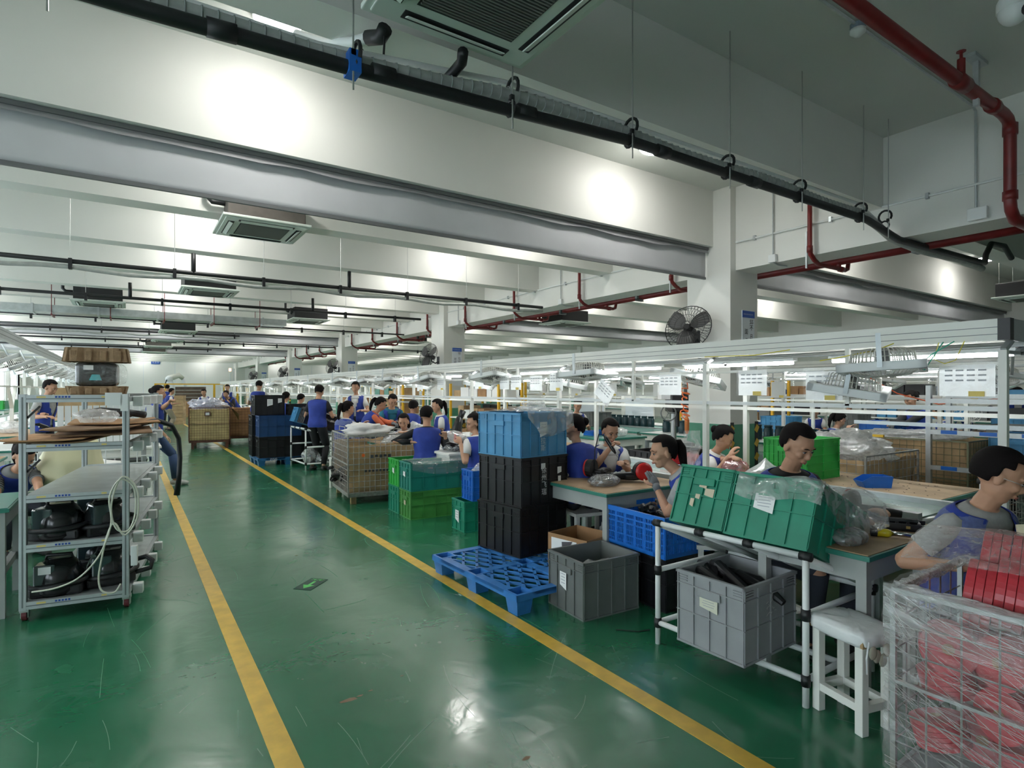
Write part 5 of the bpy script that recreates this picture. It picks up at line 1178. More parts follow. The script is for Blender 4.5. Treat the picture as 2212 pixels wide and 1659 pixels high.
# shelving with panels and cartons behind, left of the column
RSH={1:'rack beyond the light blue crate',2:'rack between second and third columns',3:'rack behind the screwdriver woman',4:'yellow rack right of the column',5:'tall cream rack',6:'second cream rack'}
def rackshelf(label,x,y,w,l,levels,m,items,grp=None,seed=0):
    t=thing('shelf_rack',label,'shelf',(x,y,0),0,grp); top=levels[-1]+.35
    for a in(0,w):
        for b in(0,l): obj('post',MB().bb((a-.025,b-.025,0),(a+.025,b+.025,top)),m,t)
    for z in levels: obj('shelf_board',MB().bb((-.02,-.02,z-.03),(w+.02,l+.02,z)),cream,t)
    rnd=random.Random(seed)
    for z in levels:
        yy=.1; nn=0
        while yy<l-.3:
            d=rnd.uniform(.2,.42); mm_=rnd.choice(items); h=rnd.uniform(.15,.28)
            o=obj('stored_carton',MB().bb((.05,yy,0),(w-.08,yy+d-.03,h)),mm_,None,(x,y,z+.001)); tag(o,'%s box along the %s shelf of the %s'%(ORD[nn],('lowest','middle','top')[levels.index(z)],RSH[seed]),'box','boxes on '+label); yy+=d; nn+=1
    return t
rackshelf('yellow-posted rack beyond the light blue crate',6.6,10.4,.6,2.2,(.4,.9,1.35),yel_post,(card,card_l,paper),seed=1)
rackshelf('yellow-posted rack between the second and third columns',6.2,14.6,.6,2.4,(.4,.9,1.35),yel_post,(card,card_l,bench_g),seed=2)
rackshelf('yellow-posted rack behind the woman with the screwdriver',8.1,12.4,.6,2.2,(.4,.9,1.4),yel_post,(card,bench_g,paper,black_pl),seed=3)
rackshelf('yellow-posted rack right of the column, beyond the green crate',11.2,7.0,.6,2.4,(.4,.9,1.4),yel_post,(sky_pl,card,grey_pl),seed=4)
rackshelf('tall cream rack of dark cartons in the far right area',14.5,8.0,.7,4.5,(.3,.9,1.4),cream,(black_pl,navy_pl,card),seed=5)
rackshelf('second cream rack of dark cartons in the far right area',14.9,3.5,.7,3.5,(.3,.9,1.4),cream,(black_pl,grey_pl,sky_pl),seed=6)
for i,(x,y,m,h,lab) in enumerate(((6.8,16.5,card_l,1.4,'tall stack of tan cartons beyond the bench row'),(6.3,19,card,1.3,'brown carton stack beyond the third column'))):
    o=obj('carton_stack',MB().bb((-.4,-.4,0),(.4,.4,h)),m,None,(x,y,0),bev=.01); tag(o,lab,'box')
# cream control cabinets left of the column
for i,(x,y) in enumerate(((8.9,10.6),(9.6,9.7))):
    t=thing('control_cabinet',['grey steel control cabinet beyond the green-topped table','second grey steel cabinet right of the first'][i],'cabinet',(x,y,0),R(-35)); obj('body',MB().bb((0,0,0),(.7,.4,1.42)),cream,t,bev=.006); obj('door',MB().bb((.03,-.012,.08),(.67,0,1.36)),sign_w,t); obj('handle',MB().bb((.58,-.03,.7),(.61,-.012,.85)),black_pl,t)
# green-topped table with tray, black crates, red crate, drill press
gt_=bench('green-topped cream table beyond the conveyor',6.05,6.55,7.0,7.9,z=.80,top=bench_g,edge=bench_g,leg=cream)
bin_('light blue tray on the green-topped table',(6.5,7.2,.80),0,.4,.26,.07,blue_pl); bag('white bag on the green-topped table',(6.6,6.85,.80),(.2,.14,.08),bagw_m,91)
P_=[('black crate, left one beside the column beyond the conveyor',W(1425,985,6.9),black_pl,.55,.5,.42),('black crate, right one beside the column',W(1460,985,7.1),black_pl,.5,.5,.42)]
for lab,p,m,w_,l_,h_ in P_: crate(w_,l_,h_,m,lab,(p.x,p.y,.41),0,5,5); crate(w_,l_,.40,m,lab.replace('black crate','lower black crate'),(p.x,p.y,.0),0,5,5)
p=W(1470,985,6.35); crate(.34,.30,.38,red_pl,'red crate standing before the hazard-striped column edge',(p.x,p.y,.46),R(-20),4,5); crate(.36,.32,.45,blue_pl,'blue crate under the red crate',(p.x,p.y,0),R(-20),4,5)
p=W(1460,900,7.9)
t=thing('drill_press','grey drill press with hand wheel left of the big column','machine',(p.x,p.y,0),R(-35))
obj('stand',MB().bb((-.3,-.25,0),(.3,.3,.80)),grey_leg,t); obj('column_tube',MB().cyl((0,.12,.8),(0,.12,1.55),.04,12),steel,t); obj('base_plate',MB().bb((-.2,-.2,.80),(.2,.25,.84)),grey_pl,t)
obj('head',MB().bb((-.1,-.2,1.25),(.12,.2,1.5)).cyl((0,-.08,1.05),(0,-.08,1.25),.03,10),black_pl,t,bev=.01); obj('motor_box',MB().bb((-.22,-.1,1.42),(.05,.12,1.62)),paper,t)
w_=MB(); w_.tube([(-.16+.10*math.cos(a),-.24,1.24+.10*math.sin(a)) for a in [2*PI*k/20 for k in range(21)]],.010,6)
for k in range(3): w_.cyl((-.16,-.24,1.24),(-.16+.1*math.cos(k*2.09),-.24,1.24+.1*math.sin(k*2.09)),.007,5)
obj('hand_wheel',w_,grey_pl,t)
for k,(x,y) in enumerate(((6.0,8.3),(6.25,8.75))):
    q_=MB(); 
    t=bin_(['bright green hopper bin, left one above the woman seen from behind','bright green hopper bin, right one above the woman seen from behind'][k],(x,y,.93),R(-40),.42,.34,.20,green_pl,True); bag('white bags in the green hopper bin',(x,y,.96),(.13,.12,.06),bagw_m,95+k,grp='bags in the green hopper bins')
pipe_rack('white pipe rack carrying the green hopper bins',(5.75,9.1,0),(5.8,8.1,0),.7,.92,.85,tray=True)
p=W(1320,905,7.8)
# spectacles of clutter on second line: wire fan rings
for i,(x,y,z) in enumerate(((10.6,3.4,1.2),(12.9,4.4,1.25))):
    t=thing('desk_fan',['small round desk fan beyond the cages','second round desk fan on the third line'][i],'fan',(x,y,z),R(-40)); g=MB()
    for rr in (.15,.1,.05): g.tube([(rr*math.cos(a),0,rr*math.sin(a)) for a in [2*PI*k/20 for k in range(21)]],.004,4)
    for k in range(16): g.cyl((0,0,0),(.15*math.cos(k*PI/8),0,.15*math.sin(k*PI/8)),.002,3)
    obj('guard',g,cream,t); obj('motor',MB().cyl((0,0,0),(0,.1,0),.05,10),cream,t); obj('stand',MB().cyl((0,.05,0),(0,.05,-z+.76),.015,6).cyl((0,.05,-z+.76),(0,.05,-z+.78),.1,12),cream,t)
# coiled orange lines on the second canopy
tag(obj('air_hose',MB().tube([(8.9,4.1,1.75),(8.9,3.7,1.5),(8.88,3.2,1.36),(8.88,2.9,1.40),(8.88,2.4,1.46),(8.88,1.9,1.38),(8.88,1.2,1.34)],.008,5),mat('orange_red_hose',(.85,.12,.03),.4),None,smooth=True),'orange red air hose sagging along the second canopy rail','hose')
crt=carton('large open brown carton under the second canopy',(8.55,1.75,.30),R(0),.6,.75,.55); crt.location=(8.0,1.2,.5)
bench('low table holding the open brown carton',7.65,.75,8.4,1.7,z=.5,top=white_pl,leg=alu)
t=thing('roller_shelf','aluminium roller shelf with blue labels beyond the cages','shelf',(7.6,1.9,0))
# far left aisle side structures come in the next section
for z in (.65,1.05,1.4): obj('shelf_rail',MB().bb((-.05,-.6,z),(.0,.9,z+.05)).bb((.5,-.6,z+.05),(.55,.9,z+.1)),alu,t)
for y in(-.6,.9): obj('post',MB().bb((-.05,y,0),(0,y+.05,1.6)),alu,t); obj('post',MB().bb((.5,y,0),(.55,y+.05,1.6)),alu,t)
for z in(.66,1.06):
    for k in range(4): obj('blue_label',MB().bb((-.054,-.4+.35*k,z),(-.0505,-.25+.35*k,z+.04)),blue_pl,t)
# robot arm and fence at the far end
p=W(378,815,38)
t=thing('robot_arm','white industrial robot arm far down the aisle','robot',(p.x,p.y,0),R(20))
obj('base',MB().lathe([(.35,0),(.35,.3),(.25,.45),(.25,.8)],n=14),cream,t); obj('shoulder',MB().ball((0,0,1.0),(.28,.28,.32)),sign_w,t,smooth=True)
obj('lower_arm',MB().tube([(0,0,1.0),(-.35,0,2.2)],[.22,.18],10),sign_w,t,smooth=True); obj('elbow',MB().ball((-.35,0,2.25),(.24,.24,.22)),sign_w,t,smooth=True)
obj('upper_arm',MB().tube([(-.35,0,2.3),(.25,0,2.5),(.5,0,2.3)],[.2,.17,.13],10),cream,t,smooth=True); obj('wrist',MB().tube([(.5,0,2.3),(.65,0,1.8),(.6,0,1.5)],[.11,.1,.07],10),sign_w,t,smooth=True); obj('cable',MB().tube([(-.5,-.1,2.3),(-.7,-.1,1.8),(-.5,-.1,1.2)],.03,6),black_rub,t)
t=thing('safety_fence','yellow-posted safety fence around the robot','fence',(p.x-1.2,p.y-1.4,0))
for k,x in enumerate((0,.55,3.3,3.9,4.7,5.3)): obj('post',MB().bb((x,0,0),(x+.12,.1,1.95)),yel_post,t)
for k,x in enumerate((0,3.3,4.7)): 
    g=MB()
    for i in range(7): g.bb((x+.08*i+.08,.04,.2),(x+.085*i+.08,.05,1.9))
    obj('mesh_panel',g,steel,t,stuff=True)
obj('top_rail',MB().bb((0,.03,1.88),(5.4,.07,1.95)),yel_post,t)
for i,(px_,d,w_,h_,m,lab) in enumerate(((412,36,1.6,1.75,mat('dark_brown_stack',(.10,.07,.05),.9,var=.2,vs_=3),'tall stack of dark brown boards at the far end'),(404,33,1.2,.9,card,'brown cartons below the dark board stack'),(385,26,.5,1.3,card_l,'upright brown board leaning in the far aisle'))):
    p=W(px_,842,d); g=MB(); n=8
    for k in range(n): g.bb((-w_/2+random.uniform(-.02,.02),-.3,h_*k/n),(w_/2,.3,h_*(k+.92)/n))
    tag(obj('board_stack',g,m,None,(p.x,p.y,0),R(-15)),lab,'boxes')
p=W(497,802,40); t=thing('beacon_light','small lit beacon on top of a far machine','lamp',(p.x,p.y,p.z)); obj('beacon',MB().cyl((0,0,0),(0,0,.2),.08,10),mat('orange_beacon',(1,.45,.2),emit=4),t); obj('beacon_base',MB().cyl((0,0,-2.5),(0,0,0),.03,6).cyl((0,0,-p.z),(0,0,-2.5),.03,6),alu,t)
# ================= left: shelf cart
CO=Vector((-.005,4.93,0)); ca_=R(-8)
cart=thing('shelf_cart','aluminium profile shelf cart on red casters at the left','cart',CO,ca_)
CW,CL=.575,1.75; HT=1.52
def prof(a,b,w_=.04,h_=.04,name='rail',lab=None):
    o=obj(name,MB().bar(a,b,w_,h_),alu,cart); 
    return o
for x in(-CW,0):
    for y in(0,CL): obj('post',MB().bb((x-.02,y-.02,.08),(x+.02,y+.02,HT)),alu,cart,bev=.002); obj('post_groove',MB().bb((x-.004,y-.0215,.1),(x+.004,y-.0195,HT-.02)).bb((x+.0195,y-.004,.1),(x+.0215,y+.004,HT-.02)),alu_d,cart)
LV=[.12,.50,.83,1.17,1.50]
for i,z in enumerate(LV):
    for y in(0,CL):
        obj('cross_rail',MB().bb((-CW+.02,y-.02,z-.035),(-.02,y+.02,z+.015)),alu,cart); obj('rail_groove',MB().bb((-CW+.02,y-.0215,z-.014),(-.02,y-.0195,z-.008)),alu_d,cart)
    for x in(-CW,0): obj('side_rail',MB().bb((x-.018,.02,z-.035),(x+.018,CL-.02,z)),alu,cart)
    if i<3: obj('shelf_plate',MB().bb((-CW+.01,.02,z-.0),(-.01,CL-.02,z+.006)),galv,cart)
    q=MB()
    for k in range(5): q.bb((-.40+.018*k,-.0218,z-.004),(-.388+.018*k,-.0214,z+.008))
    obj('printed_marks',q,blue_ink,cart,stuff=True); obj('yellow_print',MB().bb((-.50,-.0218,z-.004),(-.45,-.0214,z+.006)).bb((-.14,-.0218,z-.004),(-.11,-.0214,z+.006)),yel_paper,cart)
    if 0<i or True:
        for k in range(4): obj('roller_end_cap',MB().bb((.02,.14+.42*k,z-.07),(.085,.20+.42*k,z+.005)),white_pl,cart,bev=.006)
for x in(-CW,0):
    for y in(.04,CL-.04):
        c=obj('caster',MB().bb((x-.025,y-.03,.06),(x+.025,y+.03,.085)).bb((x-.022,y-.02,.02),(x-.016,y+.02,.065)).bb((x+.016,y-.02,.02),(x+.022,y+.02,.065)),steel,cart); obj('wheel',MB().cyl((x-.014,y,.038),(x+.014,y,.038),.038,16),mat('dark_red_rubber',(.12,.015,.02),.5),c)
for z in (1.0,1.36):
    obj('corner_brace',MB().bar((-CW+.02,0,z),(-CW+.09,0,z+.08),.012),black_pl,cart)
Mc=Matrix.Translation(CO)@Matrix.Rotation(ca_,4,'Z')
def cp(x,y,z): return Mc@Vector((x,y,z))
obj('tape_strip',MB().bb((-.12,-.024,1.44),(-.02,-.021,1.53)).bb((-.03,-.024,1.40),(.015,-.0205,1.52)),paper,cart)
# hanging white cable
def coil():
    pts=[cp(-.52,-.04,.205),cp(-.38,-.06,.22),cp(-.25,-.07,.28),cp(-.14,-.06,.42),cp(-.08,-.05,.62),cp(-.09,-.05,.80),cp(-.03,-.05,.92),cp(.05,-.03,.86),cp(.06,-.03,.68),cp(.02,-.04,.56),cp(-.05,-.05,.58),cp(-.08,-.05,.72),cp(-.05,-.05,.88),cp(.0,-.05,.94),cp(.07,-.03,.84),cp(.07,-.03,.64),cp(.0,-.05,.53),cp(-.06,-.05,.62),cp(-.10,-.05,.55),cp(-.13,-.06,.4),cp(-.15,-.06,.25),cp(-.13,-.06,.16),cp(-.06,-.06,.14),cp(-.02,-.05,.2)]
    out=[]
    for i in range(len(pts)-1):
        p0=pts[max(0,i-1)];p1=pts[i];p2=pts[i+1];p3=pts[min(len(pts)-1,i+2)]
        for k in range(6):
            t=k/6; out.append(.5*((2*p1)+(-p0+p2)*t+(2*p0-5*p1+4*p2-p3)*t*t+(-p0+3*p1-3*p2+p3)*t**3))
    return out
tag(obj('white_cable',MB().tube(coil(),.006,7),mat('cream_cable',(.62,.63,.52),.5),None,smooth=True),'cream cable looped over the front of the shelf cart','cable')
tag(obj('power_strip',MB().bb((-.02,-.02,0),(.02,.02,.14)),white_pl,None,cp(.05,.0,.30),ca_,bev=.004),'white plug strip at the right post of the cart','plug')
# machines on the shelves
def machine(label,p,rz,label_patch=False,badge=False,hose=True,s=1.):
    t=thing('vacuum_machine',label,'machine',p,rz)
    g=MB(); g.tube([(0,0,.0),(0,0,.03),(0,0,.14),(0,0,.20),(0,0,.235)],[.13*s,.15*s,.14*s,.115*s,.08*s],18); obj('housing',g,mach,t,smooth=True)
    obj('base_block',MB().bb((-.15*s,-.12*s,0),(.15*s,.14*s,.07)),black_pl,t,bev=.015); obj('clear_tank',MB().bb((-.12*s,-.125*s,.075),(-.0,.0,.22)),mat('smoky_tank',(.03,.05,.055),.08,coat=1.),t,bev=.01)
    obj('carry_handle',MB().tube([(-.08,0,.21),(-.07,0,.26),(.07,0,.26),(.08,0,.21)],.013,8),black_pl,t,smooth=True)
    if label_patch: obj('paper_label',MB().bb((-.09,-.131,.16),(-.02,-.1285,.21)),paper,t)
    if badge: obj('aqua_badge',MB().add([(-.05,-.1215,.055),(.05,-.1215,.055),(.035,-.128,.10),(-.03,-.128,.10),(-.05,-.124,.055),(.05,-.124,.055),(.035,-.1305,.10),(-.03,-.1305,.10)],[(0,1,2,3),(7,6,5,4),(4,5,1,0),(6,7,3,2)]),aqua,t)
    else: obj('aqua_latch',MB().bb((-.06*s,-.130*s,.06),(.0,-.124*s,.075)),aqua,t,bev=.003)
    if hose: obj('hose',MB().tube([(.16*math.cos(a)*1.05,-.02+.14*math.sin(a),.03+.01*a) for a in [PI*1.05+.25*k for k in range(18)]],.017,8),black_rub,t,smooth=True)
    return t
machine('black vacuum machine with aqua badge and label on the bottom shelf of the cart',cp(-.42,.18,.128),ca_,True,True)
machine('black vacuum machine at the right of the bottom cart shelf',cp(-.14,.28,.128),ca_+R(15))
machine('black vacuum machine with a clear tank at the left of the second cart shelf',cp(-.42,.2,.508),ca_+R(-10))
machine('black vacuum machine at the right of the second cart shelf',cp(-.15,.24,.508),ca_+R(25))
machine('black vacuum machine at the back of the bottom cart shelf',cp(-.3,.8,.128),ca_); machine('black vacuum machine at the back of the second cart shelf',cp(-.3,.8,.508),ca_)
tag(obj('ribbed_hose',MB().tube([cp(.0,.35,.25),cp(.09,.3,.28),cp(.13,.28,.25),cp(.12,.26,.2),cp(.0,.24,.18)],.018,8),black_rub,None,smooth=True),'short black hose loop sticking out right of the bottom shelf','hose')
hp=[cp(.0,.75,1.27),cp(.10,.85,1.29),cp(.20,.95,1.24),cp(.25,1.0,1.12),cp(.26,1.0,.95),cp(.25,1.0,.75),cp(.235,1.0,.62)]
tag(obj('ribbed_hose',MB().tube(hp,[.02]*5+[.021,.026],10),black_rub,None,smooth=True),'long black hose arching down right of the cart','hose')
# cardboard sheets on level 4
rnd=random.Random(4)
labs=['flat brown board, lowest of the pile on the cart','flat brown board sticking out left of the cart','third brown board of the pile on the cart','brown board with a folded corner on the cart','wide brown board near the top of the pile','topmost flat brown board on the cart']
for i in range(6):
    L=rnd.uniform(.6,.95); w_=rnd.uniform(.45,.62); dx=(-.42,-.45,-.2,-.28,-.22,-.2)[i]; dy=(.3,.25,.5,.7,.35,.9)[i]; a=rnd.uniform(-.25,.25)
    def fn(u,v,L=L,w_=w_,i=i): return ((u-.5)*w_,(v-.5)*L,.010*N3(u*2,v*2,i)+.03*abs(u-.5)**2)
    o=obj('cardboard_sheet',MB().grid(fn,6,6),card if i%2 else mat('dark_cardboard',(.22,.13,.07),.85),None,cp(dx,dy,1.195+.019*i),ca_+a,smooth=True); s=o.modifiers.new('s','SOLIDIFY'); s.thickness=.008
    tag(o,labs[i],'cardboard')
bag('crumpled clear bag on the cardboard pile of the cart',cp(-.25,.45,1.30),(.13,.09,.06),bag_m,101)
tag(obj('black_hose_roll',MB().tube([cp(-.40,.85,1.36),cp(-.28,.8,1.38),cp(-.1,.85,1.36),cp(.02,.8,1.34)],.028,9),black_rub,None,smooth=True),'black foam tube lying across the cart cardboard','hose')
tag(obj('black_hose_roll',MB().tube([cp(-.5,1.15,1.34),cp(-.3,1.2,1.35),cp(-.12,1.1,1.34)],.03,9),black_rub,None,smooth=True),'second black foam tube behind on the cart','hose')
# wrapped machine between pulp trays, on top
TP=cp(-.40,1.35,1.505)
def pulp_tray(label,p,rz,h,flip=False,w_=.44,l_=.34):
    t=thing('pulp_tray',label,'tray',p,rz); g=MB(); n=36
    def fn(u,v):
        a=2*PI*u; sx=lambda q,e: math.copysign(abs(q)**e,q); x=sx(math.cos(a),.35)*w_/2; y=sx(math.sin(a),.35)*l_/2
        k=.94+.08*v if not flip else 1.02-.08*v; fl=1-.13*(1 if math.sin(a*11)>.35 else 0); return (x*k*fl,y*k*fl,h*v)
    g.grid(fn,72,5); o=obj('corrugated_wall',g,pulp,t); s=o.modifiers.new('s','SOLIDIFY'); s.thickness=.012
    obj('tray_top',MB().bb((-w_*.38,-l_*.38,h*.55),(w_*.38,l_*.38,h*.68)),pulp,t)
    0 and obj('rim',MB().bb((-w_*.53,-l_*.53,h-.012 if not flip else 0),(w_*.53,-l_*.46,h if not flip else .012)).bb((-w_*.53,l_*.46,h-.012 if not flip else 0),(w_*.53,l_*.53,h if not flip else .012)),pulp,t)
    for k in range(4): obj('support_pocket',MB().bb((-.18+.105*k,-l_*.49,.005),(-.13+.105*k,-l_*.40,h*.8)),pulp,t,bev=.008)
    return t
pulp_tray('brown moulded pulp tray under the wrapped machine on top of the cart',TP,R(-4),.075)
t=thing('wrapped_machine','black machine with an aqua trapezoid wrapped in clear plastic on top of the cart','machine',TP+Vector((0,0,.078)),R(-4))
obj('housing',MB().bb((-.15,-.13,0),(.15,.13,.205)),mach,t,bev=.03); obj('aqua_badge',MB().add([(-.05,-.134,.05),(.04,-.134,.05),(.025,-.136,.10),(-.03,-.136,.10)],[(0,1,2,3)]),aqua,t); obj('paper_label',MB().bb((-.09,-.134,.14),(-.02,-.1315,.18)),paper,t)
t2_=MB(); t2_.ball((0,0,.105),1,nu=40,nv=20); out=[]
for v in t2_.v:
    d=Vector(v)-Vector((0,0,.105)); s=lambda q,e: math.copysign(abs(q)**e,q); n=1+.05*N3(d.x*3,d.y*3,d.z*3)+.04*N3(d.x*9,d.y*9,d.z*9); out.append((s(d.x,.5)*.215*n,s(d.y,.5)*.17*n,.105+s(d.z,.5)*.105*min(n,1.02)))
t2_.v=out; obj('plastic_wrapping',t2_,film('machine_wrap',op=.16,bs=12,bump=1),t,smooth=True)
pulp_tray('brown moulded pulp tray on top of the wrapped machine',TP+Vector((0,0,.29)),R(-4),.12,True,.48,.38)
# second cart / trolley behind the first
t=thing('wire_basket_trolley','white wire trolley with paper scraps seen behind the cart','trolley',(-.85,8.0,0))
g=MB()
for k in range(9): g.cyl((-.1+.15*k,0,.3),(-.1+.15*k,0,.95),.006,5)
for k in range(5): g.cyl((-.1,0,.3+.16*k),(1.1,0,.3+.16*k),.006,5)
obj('wire_side',g,white_pl,t,stuff=True); obj('tray_board',MB().bb((-.1,0,.28),(1.05,.7,.31)),grey_leg,t)
for x in(-.08,1.0): 
    for y in(.02,.64): obj('post',MB().bb((x,y,0),(x+.04,y+.04,1.3)),alu,t)
bag('brown and white paper scraps heaped in the wire trolley',(-.4,8.35,.35),(.45,.25,.18),paper,103,amp=.5,name='paper_scraps',cat='scraps')
bag('cream sack of parts leaning behind the cart',(-.45,7.25,.45),(.26,.3,.36),mat('cream_sack',(.62,.60,.38),.6,bump=.3,bs=6),104,amp=.2)
bench('low bench carrying the upright white plastic panels',-.95,9.3,.40,9.95,z=.775,top=white_pl,edge=cream,leg=cream)
t=thing('plastic_panel_stack','upright white plastic panels standing behind the cart','panel',(-.75,9.6,.78))
for k in range(14): obj('panel',MB().bb((.075*k,-.1+.01*(k%2),0),(.075*k+.065,-.09+.01*(k%2),.56)),mat('translucent_white_sheet',(.70,.72,.72),.4),t)
for k in range(3): o=crate(.42,.5,.5,[grey_pl,card,grey_pl][0],['grey crate behind the cart','second grey crate behind the cart','third grey crate behind the cart'][k],(.05-.1*k,10.6+.8*k,0),0,4,4)
# left work table with green mat
lt=bench('green-topped work table at the left edge with a grey steel frame',-1.75,5.13,-.66,5.92,top=bench_g,edge=bench_g,leg=grey_leg); 
t=lt
obj('foot_rail',MB().bb((1.0,.05,.25),(1.04,.75,.30)),grey_leg,lt)
# left line
for k in range(9):
    y=7.0+3.0*k; bench('green-edged bench of the left-hand line, %s from the near end'%ORD[k],-2.35,y,-1.2,y+2.2,top=brown_top if k%2==0 else white_pl,grp='benches of the left line',leg=cream)
t=thing('conveyor','left-hand conveyor running behind the shelf cart','conveyor',(-3.1,4.5,0)); obj('belt',MB().bb((0,0,.70),(.6,34,.745)),belt_m,t); obj('side_rail',MB().bb((-.05,0,.66),(0,34,.78)),alu,t); obj('side_rail',MB().bb((.6,0,.66),(.65,34,.78)),alu,t)
for k in range(11): obj('leg',MB().bb((0,.2+3*k,0),(.05,.25+3*k,.66)),alu,t); obj('leg',MB().bb((.55,.2+3*k,0),(.6,.25+3*k,.66)),alu,t)
t=thing('line_canopy','long aluminium canopy beam over the left-hand line','canopy',(-1.32,1.0,0)); 
obj('fascia_beam',MB().bb((-.03,0,2.19),(.03,36,2.33)),alu,t); obj('fascia_groove',MB().bb((.028,0,2.235),(.033,36,2.242)).bb((.028,0,2.29),(.033,36,2.295)),alu_d,t)
obj('rear_beam',MB().bb((-1.9,0,2.19),(-1.85,36,2.3)),alu,t)
for k in range(17):
    y=1.2+2.1*k
    obj('y_post',MB().bar((-.55,y,.78),(-.55,y,1.2),.06).bar((-.55,y,1.2),(-.55,y-.42,1.62),.055).bar((-.55,y,1.2),(-.55,y+.42,1.62),.055).bar((-.55,y-.42,1.62),(-.55,y-.42,2.0),.05),cream,t)
    obj('cross_arm',MB().bar((.0,y,2.24),(-1.88,y,2.24),.04),alu,t); obj('hanging_post',MB().bar((-.9,y+.4,1.6),(-.9,y+.4,2.2),.035).bar((-.9,y,2.24),(-.4,y,2.05),.03),cream,t)
obj('long_rail',MB().bb((-.57,0,1.60),(-.53,36,1.63)),cream,t)
for k in range(15): 
    q=dup(bf,(-1.75,4.4+1.9*k,1.98),label='tilted box fan under the left canopy, %s from the near end'%ORD[k],group='box fans under the left canopy'); q.rotation_euler=(R(-8),R(-22),R(45))
tubes('fluorescent tube under the left canopy',-2.1,3.0,14,2.12,step=2.0,grp='tubes under the left canopy')
blackparts('black part on the left-hand bench behind the cart',(-1.7,9.5,.76),8,(.35,1.2),seed=31)
blackparts('black part in the pile behind the cart cardboard',(-.5,9.2,.9),8,(.4,.3),seed=32,h=.2)
tag(obj('red_bottle',MB().lathe([(.03,0),(.032,.12),(.015,.15),(.012,.18)],n=12),red_pl,None,(-1.32,8.1,.76),smooth=True),'red squeeze bottle on the bench behind the cart','bottle')
for i in range(5): bag('white bag on the left-hand line, %s from the near end'%ORD[i],(-1.8,14+3*i,.76),(.2,.2,.12),bagw_m,110+i,grp='white bags on the left line',nu=14,nv=9)
p=W(150,840,18)
for i,(x,y,h) in enumerate(((-1.4,22,1.6),(-1.0,25,1.5))): tag(obj('carton_stack',MB().bb((-.4,-.4,0),(.4,.4,h)),card_l,None,(x,y,0),bev=.01),['tall tan carton stack beyond the left line','second tan carton stack beyond the left line'][i],'box')
for i in range(4): crate(.6,.4,.35,[sky_pl,teal_pl,sky_pl,green_pl][i],['blue crate by the left windows','teal crate by the left windows','second blue crate by the left windows','green crate by the left windows'][i],(-4.4,18+4.2*i,.76),0,4,4); bench('table by the left windows, %s from the near end'%ORD[i],-4.9,17.4+4.2*i,-4.0,19+4.2*i,top=bench_g,leg=cream,grp='tables by the left windows')
# black conduit lying across aisle left, floor bits
tag(obj('floor_cable',MB().tube([(2.62,2.72,.006),(2.72,2.62,.006),(2.8,2.6,.006)],.004,5),black_rub,None),'short black wire lying on the floor by the grey crate','wire')
